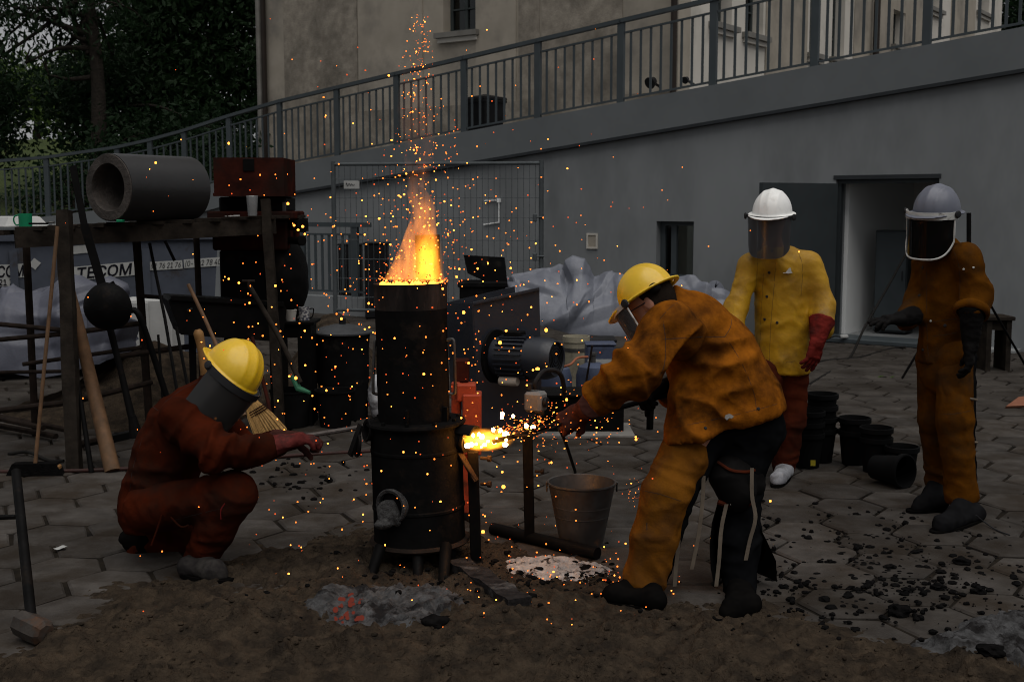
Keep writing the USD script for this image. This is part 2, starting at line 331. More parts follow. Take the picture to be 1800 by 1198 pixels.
SAND_LUMPS = [(G(560, 1165)[:2] + A(.13 * math.cos(t), .09 * math.sin(t)), .028, .035) for t in np.linspace(.3, 4.4, 14)] + [(G(465, 1120)[:2] + A(.1 * math.cos(t), .06 * math.sin(t)), .02, .03) for t in np.linspace(0, 3.6, 10)] + [(G(1120, 1130)[:2] + A(.12 * math.cos(t), .07 * math.sin(t)), .02, .032) for t in np.linspace(2, 6, 10)] + [(G(830, 1075)[:2], .03, .2), (G(940, 1060)[:2], .02, .2), (G(560, 1100)[:2], .02, .3), (G(380, 1110)[:2], .02, .3), (G(300, 1170)[:2], .03, .35), (G(1000, 1150)[:2], .02, .3)]
xs, ys = np.arange(-2.6, 2.6, .0092), np.arange(3.7, 6.45, .0092)
X, Y = np.meshgrid(xs, ys, indexing='ij'); Z = sand_h(X, Y)
keep = Z > -.029
s_ = MB(); s_.grid(np.stack([X, Y, Z], -1)); v, f = s_.get()
kv = keep.ravel(); f = f[kv[f].any(1)]; u_, inv = np.unique(f, return_inverse=True)
single('sand', (v[u_], inv.reshape(f.shape)), 'sand_look', 'trampled brown sand spread over the pavers around the furnace', 'sand', kind='stuff', smooth=True)

clod = MB(); rc = np.random.default_rng(31); t1 = trimesh.creation.icosphere(0, 1.0); CV, CF = np.array(t1.vertices), np.array(t1.faces)
cx_ = rc.uniform(-2.4, 2.5, 9000); cy_ = 3.9 + 2.4 * rc.random(9000) ** 1.4; cz_ = sand_h(cx_, cy_)
ok_ = (cz_ > 0) & (meshkit.noise(np.stack([cx_ * 4, cy_ * 4, 0 * cx_], -1), 6) > .35 + .2 * rc.random(9000)); ck_ = .0022 + .0085 * rc.random(9000) ** 5
for x, y, z, k in zip(cx_[ok_], cy_[ok_], cz_[ok_], ck_[ok_]): clod.add(CV * k * rc.uniform(.6, 1.4, 3) * A(1.2, 1.2, .8) + A(x, y, z + k * .25), CF)
single('sand_crumbs', clod, 'sand_look', 'crumbs and clods lying loose on the trampled sand', 'sand', kind='stuff', smooth=False)
HEX = .212                                    # corner radius of a paver
def paver(c, rz, tilt, seed):
    r = HEX - .011; a = np.arange(6) * math.pi / 3 + rz; q = random.Random(seed)
    jit = np.array([q.uniform(-.006, .006) for _ in a]); rings = []
    for rr, z in ((r, -.05), (r + 0, -.009), (r - .012, 0.0), (r * .5, .002)):
        rings.append(np.stack([(rr + jit) * np.cos(a), (rr + jit) * np.sin(a), np.full(6, z)], 1))
    v = np.vstack(rings + [np.array([[0, 0, .003]])]); v[:, 2] += v[:, 0] * tilt[0] + v[:, 1] * tilt[1]
    f = []
    for i in range(3):
        for j in range(6):
            k = (j + 1) % 6; f += [(i * 6 + j, i * 6 + k, (i + 1) * 6 + k), (i * 6 + j, (i + 1) * 6 + k, (i + 1) * 6 + j)]
    f += [(18 + j, 18 + (j + 1) % 6, 24) for j in range(6)]
    return v + c, np.array(f)
wall_y = lambda x: 14.6 - (x - 4.52) / 1.38
cells = []; th = math.radians(-5)
for i in range(-40, 41):
    for j in range(-5, 70):
        x0, y0 = i * HEX * 1.5, j * HEX * math.sqrt(3) + (i % 2) * HEX * math.sqrt(3) / 2
        x, y = x0 * math.cos(th) - y0 * math.sin(th), 3.5 + x0 * math.sin(th) + y0 * math.cos(th)
        if y < 3.9 or abs(x) > .45 * y + .5 or y > min(wall_y(x) - .1, 22): continue
        cells.append((y, x))
cells.sort(); cells = np.array(cells); hid = sand_h(cells[:, 1], cells[:, 0]) > .018
cells = cells[~hid]
pv = '/World/pavement'; x_ = UsdGeom.Xform.Define(stage, pv); BASE[pv] = np.zeros(3); tag(x_.GetPrim(), kind='structure')
far = MB()
for n, (y, x) in enumerate(cells):
    z = .012 * (meshkit.noise(A(x * .9, y * .9, 0)) - .5) + rnd.uniform(-.004, .004)
    m = paver(A(x, y, z), th + rnd.uniform(-.03, .03), (rnd.uniform(-.012, .012), rnd.uniform(-.012, .012)), n)
    if n < 300: part(pv, 'paver', m, 'paver_look', smooth=False)
    else: far.add(*m)
p_ = part(pv, 'distant_pavers', far, 'paver_far_look', smooth=False); tag(stage.GetPrimAtPath(p_), kind='stuff')

# ================================================================ the grey ramp wall
WO, WD, WN, UP = A(4.52, 14.6, 0), A(.8098, -.5868, 0), A(-.5868, -.8098, 0), A(0, 0, 1)
def W(u, v, off=0.0):                # a pixel on the wall plane moved OFF metres towards the yard -> (s, z)
    q = PL(u, v, WO + off * WN, WN); return np.dot(q - WO, WD), q[2]
fit = np.array([W(u, v, .08) for u, v in ((1800, 50), (1615, 82), (1243, 149), (1082, 178), (937, 210), (808, 232), (585, 277))])
SLOPE, Z0 = np.polyfit(fit[:, 0], fit[:, 1], 1); ztop = lambda s: Z0 + SLOPE * s
SL = W(490, 365)[0]; SR = W(1800, 365)[0] + 3.0
CURVE = [(395, 21.6, 2.12), (318, 22.1, 1.9), (258, 22.4, 1.75), (200, 22.7, 1.63), (75, 23.1, 1.46), (-60, 23.4, 1.36), (-220, 23.7, 1.3)]
def edge(u):                         # the foot of the railing above photo column u
    if u >= 490:
        s, _ = W(u, 300); return WO + WD * s + UP * ztop(s)
    us = [490] + [c[0] for c in CURVE]; p0 = edge(490)
    pts = [p0] + [A(*(P(c[0], 365, c[1])[:2]), c[2]) for c in CURVE]
    i = next(i for i in range(len(us) - 1) if us[i + 1] <= u or i == len(us) - 2); t = (us[i] - u) / (us[i] - us[i + 1])
    return pts[i] * (1 - t) + pts[i + 1] * t
BAND = .46
wall = thing('retaining_wall', 'long smooth grey rendered ramp wall with a projecting parapet band', 'wall', WO)
def quad_px(u0, v0, u1, v1):
    (a, _), (b, _) = W(u0, v0), W(u1, v1); z1, z0 = W((u0 + u1) / 2, v0)[1], W((u0 + u1) / 2, v1)[1]; return a, b, z0, z1
DO = quad_px(1470, 307, 1640, 600); DO = (DO[0], DO[1], 0.0, DO[3]); WI = quad_px(1154, 389, 1218, 492)
body = Polygon([(SL, -.1), (SR, -.1), (SR, ztop(SR) - BAND), (SL, ztop(SL) - BAND)]).difference(sbox(DO[0], -.2, DO[1], DO[3])).difference(sbox(WI[0], WI[2], WI[1], WI[3]))
part(wall, 'wall_body', MB().poly(body, WO, WD, UP, -.34), 'grey_render', smooth=False)
part(wall, 'parapet_band', MB().poly(Polygon([(SL, ztop(SL) - BAND), (SR, ztop(SR) - BAND), (SR, ztop(SR)), (SL, ztop(SL))]), WO + WN * .08, WD, UP, -.45), 'band_render', smooth=False)
part(wall, 'drip_edge', MB().beam(WO + WD * SL + UP * (ztop(SL) - BAND - .022) + WN * .045, WO + WD * SR + UP * (ztop(SR) - BAND - .022) + WN * .045, .085, .04), 'drip_metal', smooth=False)
cv = [edge(490)] + [edge(u) for u in (450, 420, 395, 360, 318, 290, 258, 230, 200, 140, 75, 0, -60, -140, -220)]; cv = np.array(cv)
tn = np.gradient(cv[:, :2], axis=0); nn = np.stack([tn[:, 1], -tn[:, 0]], 1); nn *= -np.sign(nn[:, 1:2]); nn /= np.linalg.norm(nn, axis=1, keepdims=True)
def ribbon(o0, o1, z0, z1):          # closed band along the curved end
    a = cv.copy(); a[:, :2] += nn * o0; b = cv.copy(); b[:, :2] += nn * o1
    lo = lambda q: np.column_stack([q[:, :2], np.full(len(q), z0) if z0 > -50 else q[:, 2] + z0 + 100]); hi = lambda q: np.column_stack([q[:, :2], q[:, 2] + z1])
    return MB().grid(np.stack([lo(a), hi(a), hi(b), lo(b), lo(a)], 1))
part(wall, 'wall_body', ribbon(0.0, -.34, -.1, -BAND), 'grey_render')
part(wall, 'parapet_band', ribbon(.08, -.37, -100 - BAND, 0), 'band_render')
# the window opening with its frame, the vent and the doorway
fr = part(wall, 'window', MB().poly(sbox(WI[0], WI[2], WI[1], WI[3]).difference(sbox(WI[0] + .07, WI[2] + .07, WI[1] - .07, WI[3] - .06)), WO - WN * .12, WD, UP, -.06).poly(sbox(WI[0] + .17, WI[2] + .07, WI[0] + .25, WI[3] - .06), WO - WN * .115, WD, UP, -.05), 'rail_paint', smooth=False)
part(fr, 'pane', MB().poly(sbox(WI[0] + .07, WI[2] + .07, WI[1] - .07, WI[3] - .06), WO - WN * .16, WD, UP, -.008), 'dark_pane', smooth=False)
part(fr, 'sill', MB().poly(sbox(WI[0] - .04, WI[2] - .05, WI[1] + .04, WI[2]), WO + WN * .05, WD, UP, -.16), 'drip_metal', smooth=False)
a, b, z0, z1 = quad_px(1032, 410, 1051, 437)
vt = part(wall, 'vent_frame', MB().poly(sbox(a, z0, b, z1).difference(sbox(a + .025, z0 + .025, b - .025, z1 - .025)), WO + WN * .02, WD, UP, -.03), 'pale_plaster', smooth=False)
part(vt, 'vent_plate', MB().poly(sbox(a + .025, z0 + .025, b - .025, z1 - .025), WO + WN * .008, WD, UP, -.02), 'tan_plaster', smooth=False)
part(wall, 'lintel_strip', MB().poly(sbox(DO[0] - .03, DO[3] - .05, DO[1] + .02, DO[3]), WO + WN * .012, WD, UP, -.2), 'drip_metal', smooth=False)
jb = .05
part(wall, 'door_frame', MB().poly(sbox(DO[0], 0, DO[1], DO[3] - .05).difference(sbox(DO[0] + jb, -.1, DO[1] - jb, DO[3] - .05 - jb)), WO - WN * .05, WD, UP, -.09), 'door_paint', smooth=False)
part(wall, 'threshold', MB().box(WO + WD * (DO[0] + DO[1]) / 2 + WN * .14 + UP * .03, (DO[1] - DO[0] + .1, .5, .06), np.array([WD, -WN, UP]), .01), 'rail_paint')
hinge = WO + WD * DO[0] + WN * .03; DW = DO[1] - DO[0] - .06
free = PL(1335, 330, hinge, WN); 
for yy in np.linspace(13.4, 15.3, 96):       # the leaf swung open until its free edge stands above column 1335
    q = P(1336, 330, yy); q[2] = 0
    if np.linalg.norm(q[:2] - hinge[:2]) <= DW: free = q; break
ld = unit(A(free[0] - hinge[0], free[1] - hinge[1], 0)); ln = np.cross(ld, UP); HD = DO[3] - .1
dl = thing('open_door', 'dark grey steel door standing open against the grey wall', 'door', hinge)
part(dl, 'door_leaf', MB().poly(sbox(0, .03, DW, HD), hinge, ld, UP, -.05), 'door_paint', smooth=False)
part(dl, 'leaf_border', MB().poly(sbox(0, .03, DW, HD).difference(sbox(.09, .12, DW - .09, HD - .09)), hinge + ln * .012, ld, UP, -.012), 'rail_paint', smooth=False)
part(dl, 'leaf_border', MB().poly(sbox(.09, .95, DW - .09, .985), hinge + ln * .01, ld, UP, -.01), 'rail_paint', smooth=False)
part(dl, 'handle', MB().tube(bez([hinge + ld * (DW - .09) + UP * 1.03 + ln * 0, hinge + ld * (DW - .09) + UP * 1.03 + ln * .05, hinge + ld * (DW - .2) + UP * 1.03 + ln * .055], 5), .009, 8), 'drip_metal')
# the room behind the doorway
rm = thing('entrance_room', 'white walled room seen through the open doorway in the grey wall', 'room', WO + WD * DO[0], kind='structure')
s0, s1, dep, hh = DO[0] + .06, DO[1] + .9, 2.6, 2.3
part(rm, 'side_wall', MB().box(WO + WD * (s0 - .06) - WN * (.34 + dep / 2) + UP * hh / 2, (.1, dep, hh), np.array([WD, -WN, UP])), 'white_wall', smooth=False)
part(rm, 'side_wall', MB().box(WO + WD * (s1 + .06) - WN * (.34 + dep / 2) + UP * hh / 2, (.1, dep, hh), np.array([WD, -WN, UP])), 'white_wall', smooth=False)
part(rm, 'back_wall', MB().box(WO + WD * ((s0 + s1) / 2) - WN * (.36 + dep) + UP * hh / 2, (s1 - s0 + .2, .1, hh), np.array([WD, -WN, UP])), 'white_wall', smooth=False)
part(rm, 'floor', MB().box(WO + WD * ((s0 + s1) / 2) - WN * (dep / 2 + .02) + UP * -.02, (s1 - s0 + .2, dep + .62, .1), np.array([WD, -WN, UP])), 'grey_wall_inside', smooth=False)
part(rm, 'ceiling', MB().box(WO + WD * ((s0 + s1) / 2) - WN * (.34 + dep / 2) + UP * (hh + .05), (s1 - s0 + .2, dep, .08), np.array([WD, -WN, UP])), 'white_wall', smooth=False)
lk = P(1572, 500, 15.35); lk[2] = .035
loc = thing('grey_cabinet', 'tall dark grey cabinet just inside the open doorway', 'cabinet', lk)
part(loc, 'cabinet_body', MB().box(lk + UP * .67, (.42, .3, 1.3), np.array([WD, -WN, UP]), .008), 'door_paint', smooth=False)
part(loc, 'cabinet_door', MB().box(lk + UP * .67 + WN * .158, (.39, .018, 1.25), np.array([WD, -WN, UP]), .004), 'rail_paint', smooth=False)
part(loc, 'cabinet_handle', MB().box(lk + UP * .75 + WN * .175 + WD * .15, (.012, .02, .12), np.array([WD, -WN, UP])), 'drip_metal', smooth=False)

# ================================================================ railing on the ramp
POSTS = [1990, 1800, 1615, 1420, 1243, 1082, 937, 808, 690, 585, 485, 397, 318, 258, 200, 75, -60, -200]
rl = thing('ramp_railing', 'long dark grey steel railing with vertical bars climbing along the ramp', 'railing', edge(690))
RO = -WN * .12
feet = [edge(u) + RO for u in POSTS]
hr = np.array([q + UP * 1.14 for q in feet]); m_ = MB()
for a, b in zip(hr[:-1], hr[1:]): m_.beam(a - unit(b - a) * .01, b + unit(b - a) * .01, .09, .055)
part(rl, 'handrail', m_, 'rail_paint', smooth=False)
for q, u in zip(feet, POSTS):
    d = edge(u + 20) - edge(u - 20); d[2] = 0
    part(rl, 'post', MB().box(q + UP * .555, (.105, .06, 1.13), frame(d), .006), 'rail_paint', smooth=False)
for a, b in zip(feet[:-1], feet[1:]):
    d = unit(b - a); L = np.linalg.norm((b - a)[:2]); n = max(3, round(L / .15))
    part(rl, 'rail', MB().beam(a + d * .06 + UP * .97, b - d * .06 + UP * .97, .03, .026), 'rail_paint', smooth=False)
    part(rl, 'rail', MB().beam(a + d * .06 + UP * .075, b - d * .06 + UP * .075, .03, .026), 'rail_paint', smooth=False)
    for i in range(1, n):
        q = a + (b - a) * i / n
        part(rl, 'bar', MB().box(q + UP * .522, (.034, .014, .87), frame(d * A(1, 1, 0))), 'rail_paint', smooth=False)

# the lower railing on its plinth in front of the wall
pl0, pl1 = P(410, 470, 19.6), P(700, 470, 18.0); pl0[2] = pl1[2] = 0
lr = thing('lower_railing', 'short dark grey railing on a low concrete plinth beside the mesh fence', 'railing', pl1)
part(lr, 'plinth', MB().beam(pl0 + UP * .13, pl1 + UP * .13 + A(.35, -.3, 0), .25, .3), 'grey_render', smooth=False)
q0, q1 = P(430, 470, 19.5), P(640, 470, 18.3); q0[2] = q1[2] = .28
part(lr, 'handrail', MB().beam(q0 + UP * 1.1, q1 + UP * 1.1 + unit(q1 - q0) * .12, .08, .07), 'rail_paint', smooth=False)
for t in (0, .5, .93): part(lr, 'post', MB().box(q0 + (q1 - q0) * t + UP * .55, (.12, .06, 1.1), frame(q1 - q0)), 'rail_paint', smooth=False)
part(lr, 'rail', MB().beam(q0 + UP * .95, q1 + UP * .95, .03, .03), 'rail_paint', smooth=False); part(lr, 'rail', MB().beam(q0 + UP * .07, q1 + UP * .07, .03, .03), 'rail_paint', smooth=False)
for i in range(1, 18):
    if i not in (9,): part(lr, 'bar', MB().box(q0 + (q1 - q0) * i / 18 + UP * .5, (.045, .014, .88), frame(q1 - q0)), 'rail_paint', smooth=False)

# ================================================================ the rendered building behind the ramp
BO = WO - WN * 2.15
def B(u, v, off=0.0):
    q = PL(u, v, BO + off * WN, WN); return np.dot(q - BO, WD), q[2]
sl, sr = B(468, 200)[0], B(1190, 200)[0]; corner = BO + WD * sr; SD = -WN
def S_(u, v):
    q = PL(u, v, corner, WD); return np.dot(q - corner, SD), q[2]
bd = thing('rendered_building', 'old beige rendered building with barred windows behind the ramp', 'building', corner)
def rect(fn, u0, v0, u1, v1):
    a, z1 = fn(u0, v0); b, z0 = fn(u1, v1); z1 = fn((u0 + u1) / 2, v0)[1]; z0 = fn((u0 + u1) / 2, v1)[1]; return min(a, b), max(a, b), z0, z1
wf = rect(B, 779, 0, 836, 56); wf = (wf[0], wf[1], wf[2], wf[2] + 1.7)
front = sbox(sl, .5, sr, 13).difference(sbox(wf[0], wf[2], wf[1], wf[3]))
part(bd, 'front_wall', MB().poly(front, BO, WD, UP, -.4), 'tan_plaster', smooth=False)
for u0, u1, look_, off in ((500, 629, 'old_plaster', .012), (632, 744, 'pale_plaster', .03), (838, 908, 'tan_plaster', .03), (912, 949, 'old_plaster', .012), (953, 1094, 'old_plaster', .02)):
    a, b = B(u0, 100)[0], B(u1, 100)[0]
    if look_ == 'pale_plaster': look_ = 'tan_plaster'
    part(bd, 'plaster_panel', MB().poly(sbox(a, 3.0, b, 13), BO + WN * off, WD, UP, -(off - .003)), look_, smooth=False)
part(bd, 'plinth', MB().poly(sbox(sl, .5, sr, B(950, 176)[1]), BO + WN * .05, WD, UP, -.048), 'old_plaster', smooth=False)
ws = [(1253, -60, 1286, 44, 0), (1312, -60, 1341, 62, 0), (1426, -60, 1441, 96, 0), (1466, -60, 1483, 104, 0), (1570, 20, 1588, 82, 0), (1636, -60, 1652, 17, 0), (1722, -60, 1738, 24, 0)]
R_ = [rect(S_, *w[:4]) for w in ws]; se = S_(1762, 0)[0]; side = sbox(0.001, .5, se, 13)
for r in R_: side = side.difference(sbox(*[r[0], r[2], r[1], r[3]]))
MIRROR = UP
part(bd, 'side_wall', MB().poly(side, corner, SD, UP, .4 * (1 if np.dot(np.cross(SD, UP), WD) < 0 else -1)), 'pale_plaster', smooth=False)
for u0, u1 in ((1345, 1418), (1500, 1626), (1670, 1712)):
    a, b = S_(u0, 60)[0], S_(u1, 60)[0]; m_ = MB().poly(sbox(a, 3.0, b, 13).difference(shapely.union_all([sbox(r[0] - .02, r[2] - .02, r[1] + .02, r[3]) for r in R_])), corner + WD * .02, SD, UP, .018 * (1 if np.dot(np.cross(SD, UP), WD) < 0 else -1))
    part(bd, 'plaster_panel', m_, 'tan_plaster', smooth=False)
def window(o, D, N, r, bars=True):
    a, b, z0, z1 = r; sg = np.dot(np.cross(D, UP), N)
    fr = part(bd, 'window', MB().poly(sbox(a, z0, b, z1).difference(shapely.union_all([sbox(a + .06, z0 + .07, (a + b) / 2 - .03, z1 - .06), sbox((a + b) / 2 + .03, z0 + .07, b - .06, z1 - .06)])), o - N * .2, D, UP, -.06 * sg), 'window_wood', smooth=False)
    part(fr, 'pane', MB().poly(sbox(a + .05, z0 + .06, b - .05, z1 - .05), o - N * .23, D, UP, -.006 * sg), 'dark_pane', smooth=False)
    mb = MB()
    for z in np.arange(z0 + .4, z1, .42): mb.poly(sbox(a + .06, z, b - .06, z + .025), o - N * .19, D, UP, -.03 * sg)
    part(fr, 'glazing_bar', mb, 'window_wood', smooth=False)
    part(fr, 'sill', MB().poly(sbox(a - .12, z0 - .09, b + .1, z0 - .002), o + N * .13, D, UP, -.36 * sg), 'pipe_zinc', smooth=False)
    part(fr, 'sill_moulding', MB().poly(sbox(a - .08, z0 - .17, b + .06, z0 - .092), o + N * .07, D, UP, -.068 * sg), 'pale_plaster', smooth=False)
    part(fr, 'dark_room', MB().poly(sbox(a - .02, z0 - .02, b + .02, z1 + .02), o - N * .9, D, UP, -.05 * sg), 'black_void', smooth=False)
window(BO, WD, WN, wf)
for r in R_: window(corner, SD, WD, r)
part(bd, 'roof', MB().box((BO + WD * (sl + sr) / 2 - WN * 12 + UP * 13.2), (sr - sl + .6, 25, .4), np.array([WD, -WN, UP])), 'drip_metal', smooth=False)
part(bd, 'end_wall', MB().box(BO + WD * (sl + .18) - WN * 12.5 + UP * 6.7, (.36, 24, 12.4), np.array([WD, -WN, UP])), 'tan_plaster', smooth=False)
part(bd, 'downpipe', MB().tube([BO + WD * (sl - .05) + WN * .1 + UP * z for z in (.6, 6, 13)], .06, 10), 'pipe_zinc')
part(bd, 'downpipe', MB().tube([BO + WD * (sl + .07) + WN * .09 + UP * z for z in (.6, 6, 13)], .05, 10), 'pipe_brown')
part(bd, 'downpipe', MB().tube([corner + WN * .1 - WD * .02 + UP * z for z in (.6, 6, 13)], .05, 10), 'pipe_brown')
a = S_(1530, 60)[0]; part(bd, 'downpipe', MB().tube([corner + SD * a + WD * .13 + UP * z for z in (.6, 6, 13)], .07, 10), 'pipe_brown')
# ramp deck between wall and building
dk = MB(); dk.grid(np.array([[WO + WD * s - WN * o + UP * (ztop(s) - .12) for o in (.3, 2.2)] for s in (SL - 1, SR)])[::-1])
single('ramp_deck', dk, 'grey_render', kind='structure', smooth=False)
q = edge(801) - WN * .75; q[2] = ztop(W(801, 300)[0]) - .1
bn = thing('waste_bin', 'black plastic waste bin standing on the ramp behind the railing', 'bin', q)
part(bn, 'bin_body', MB().lathe([(.0, 0), (.24, 0), (.33, .62), (.345, .62), (.345, .66), (.3, .66), (.26, .1), (0, .1)], q, n=4), 'black_plastic', smooth=False)
part(bn, 'bin_lid', MB().lathe([(.35, .665), (.34, .7), (.0, .76)], q, n=4), 'black_plastic', smooth=False)
for u, v in ((1146, 144), (1206, 140)):
    q = PL(u, v, BO + WN * .3, WN)
    fl = thing('flood_lamp', 'small black floodlight fixed low on the beige wall, ' + ('the larger of two' if u < 1180 else 'the smaller one beside the drainpipe'), 'floodlight', q)
    k = 1 if u < 1180 else .6
    part(fl, 'lamp_body', MB().lathe([(0, -.05 * k), (.06 * k, -.05 * k), (.095 * k, .06 * k), (.08 * k, .06 * k), (0, .04 * k)], q, A(-.6, -.6, -.4), 14), 'black_plastic')
    part(fl, 'bracket', MB().beam(q, q - WN * .28 + UP * -.06, .03, .03), 'black_plastic')

# ================================================================ trees and the grass bank
def tree(name, label, base, top, tr, clumps, n, size, leafmat, group=None, limbs=6, droop=0.0, asp=2.2, seed=1, shape=None):
    r = np.random.default_rng(seed); base = np.asarray(base, float)
    t = thing(name, label, 'tree', base, group)
    mb = MB(); top = np.asarray(top, float); mid = (base + top) / 2 + A(r.uniform(-.2, .2), r.uniform(-.2, .2), 0)
    mb.tube(bez([base - UP * .1, mid, top], 7), np.linspace(tr, tr * .4, 15), 10)
    part(t, 'trunk', mb, 'bark', smooth=True)
    lb = MB()
    for c, rad in clumps[:limbs * 3]:
        c = np.asarray(c, float); st = base + (top - base) * r.uniform(.4, .95)
        lb.tube(bez([st, (st + c) / 2 + A(0, 0, r.uniform(-.1, .4)), c], 5), np.linspace(tr * .32, .02, 11), 6)
        for _ in range(3):
            e = c + unit(r.normal(size=3)) * np.max(rad) * .9; lb.tube(bez([c, (c + e) / 2 + A(0, 0, .1), e], 3), np.linspace(.025, .008, 7), 5)
    part(t, 'limbs', lb, 'bark', smooth=True)
    w = np.array([np.prod(np.broadcast_to(c[1], (3,))) for c in clumps]) ** .7; w /= w.sum(); V, F = [], []
    sub = []
    for (c, rad), k in zip(clumps, np.maximum((w * n / 26).astype(int), 2)):
        d = r.normal(size=(k, 3)); d /= np.linalg.norm(d, axis=1, keepdims=True)
        sub.append(np.asarray(c, float) + d * np.broadcast_to(rad, (3,)) * (r.uniform(.35, 1.05, (k, 1))))
    sub = np.vstack(sub); m = n // len(sub) + 1; sc = np.repeat(sub, m, 0)
    p = sc + r.normal(size=sc.shape) * size * A(2.1, 2.1, 1.5); N = len(p)
    d = r.normal(size=(N, 3)); d[:, 2] -= droop; d /= np.linalg.norm(d, axis=1, keepdims=True)
    s = np.cross(d, r.normal(size=(N, 3))); s /= np.linalg.norm(s, axis=1, keepdims=True); nn_ = np.cross(d, s)
    L = size * r.uniform(.6, 1.3, (N, 1)); Wd = L / asp
    v = np.stack([p - d * L * .5, p + s * Wd * .5 + nn_ * Wd * .12, p + d * L * .5, p - s * Wd * .5 + nn_ * Wd * .12], 1).reshape(-1, 3)
    i = np.arange(N)[:, None] * 4; f = np.vstack([i + [0, 1, 2], i + [0, 2, 3]])
    part(t, 'crown', (v, f), leafmat, smooth=False)
    return t
def clump(px, jit=.5, seed=0):
    r = np.random.default_rng(seed); return [(P(u, v, y + r.uniform(-jit, jit)), A(rx, rx * .9, rz)) for u, v, y, rx, rz in px]
bx, by = np.meshgrid(np.arange(-30, -3.5, .5), np.arange(23.2, 60, .6), indexing='ij'); q = np.stack([bx, by, 0 * bx], -1)
bz = 1.15 + np.clip(by - 24, 0, 16) * .16 + .5 * (meshkit.fbm(q * .25, 3, 3) - .5) + .15 * meshkit.fbm(q * 1.5, 2, 4)
single('grass_bank', MB().grid(np.stack([bx, by, bz], -1)), 'grass_look', kind='structure', smooth=True)
bx, by = np.meshgrid(np.arange(3, 60, 2.0), np.arange(40, 100, 2.0), indexing='ij')
single('far_bank', MB().grid(np.stack([bx, by, 1.5 + (by - 40) * .06], -1)), 'grass_look', kind='structure', smooth=True)
def gz(p, z=1.9): p = np.array(p); p[2] = z; return p
tree('hanging_tree', 'tall tree with loose drooping leaves and sky showing through', gz(P(165, 250, 27), 1.4), P(146, -90, 27), .22,
     clump([(20, -10, 26.5, 1.0, .7), (90, 5, 27, .9, .6), (150, -20, 27, 1.0, .7), (215, 10, 27, .8, .7), (0, 75, 26, .5, .35), (45, 112, 26, .45, .25), (85, 132, 26.5, .45, .2), (30, 15, 26.5, .8, .4), (118, 55, 27, .5, .5), (200, 105, 28, .5, .5), (108, 88, 27, .42, .35), (-60, 30, 26, 1.2, .8), (-30, 120, 26, .8, .7), (60, -80, 27, 1.6, .8), (200, -90, 27, 1.6, .9)], seed=2), 6200, .19, 'leaf_dark', droop=1.4, asp=3.4, seed=4)
tree('dense_tree', 'broad dense dark green tree beside the beige building corner', gz(P(350, 250, 31), 2), P(340, 20, 31), .3,
     clump([(270, 60, 31, 1.2, 1.0), (340, 30, 31, 1.4, 1.1), (420, 50, 31, 1.1, 1.1), (300, 130, 30.5, 1.2, 1.0), (385, 130, 30.5, 1.2, 1.0), (440, 140, 30, .8, 1.1), (250, 170, 31, 1.0, .9), (350, 190, 30, 1.2, .8), (430, 200, 29.5, .7, .8), (240, 20, 32, 1.0, .9), (300, -50, 31, 1.6, 1.2), (410, -60, 31, 1.6, 1.2), (215, 105, 31.5, .7, .7), (300, 215, 29.5, 1.0, .7), (440, 20, 30.5, .9, .8)], seed=3), 24000, .2, 'leaf_mid', seed=5)
tree('shrubby_tree', 'low dark bushy tree between the hanging leaves and the dense tree', gz(P(190, 270, 29), 1.5), P(190, 180, 29), .14,
     clump([(130, 160, 29, .9, .8), (190, 150, 29, 1.0, .9), (240, 215, 28.5, .9, .7), (160, 215, 28.5, .8, .7), (300, 245, 27.5, .9, .5), (205, 265, 27, .9, .5), (380, 240, 27, .8, .5)], seed=4), 11000, .17, 'leaf_dark', seed=6)
tree('slope_tree', 'olive green tree on the grass slope behind the left railing', gz(P(60, 230, 44), 3.4), P(60, 150, 44), .2,
     clump([(20, 150, 44, 1.5, 1.1), (75, 160, 44, 1.4, .9), (110, 190, 43, 1.1, .8), (-40, 160, 44, 1.5, 1.2), (140, 150, 45, 1.4, 1.0), (200, 130, 46, 1.6, 1.4)], seed=5), 9000, .24, 'leaf_light', seed=7)
tree('edge_tree', 'dark shaded tree at the left end of the railing', gz(P(-30, 300, 28), 1.4), P(-30, 150, 28), .16,
     clump([(-10, 160, 28, .6, .7), (-25, 220, 28, .7, .7), (0, 255, 27.5, .45, .4), (-70, 200, 28, 1.0, 1.2)], seed=6), 5000, .17, 'leaf_dark', seed=8)
tree('bank_shrub', 'dark leafy shrub low behind the bars of the left railing', gz(P(120, 340, 25.5), 1.2), P(120, 315, 25.5), .06,
     clump([(100, 325, 25.5, .5, .45), (150, 320, 25.5, .5, .5), (190, 335, 25.3, .5, .4), (60, 350, 25.3, .4, .3), (260, 320, 25, .6, .5), (340, 300, 25, .7, .6), (420, 290, 25, .7, .6)], seed=7), 6500, .13, 'leaf_dark', seed=9)
tree('corner_tree', 'dark tree beyond the far end of the beige building', gz(P(1785, 250, 48), 2.5), P(1790, 40, 48), .25,
     clump([(1775, 10, 48, 1.0, .9), (1795, 40, 48, 1.0, .8), (1830, 20, 48, 1.5, 1.3), (1790, 90, 48, 1.3, 1.0), (1860, 90, 48, 1.5, 1.5), (1800, -60, 48, 1.5, 1.2)], seed=8), 7000, .24, 'leaf_dark', seed=10)
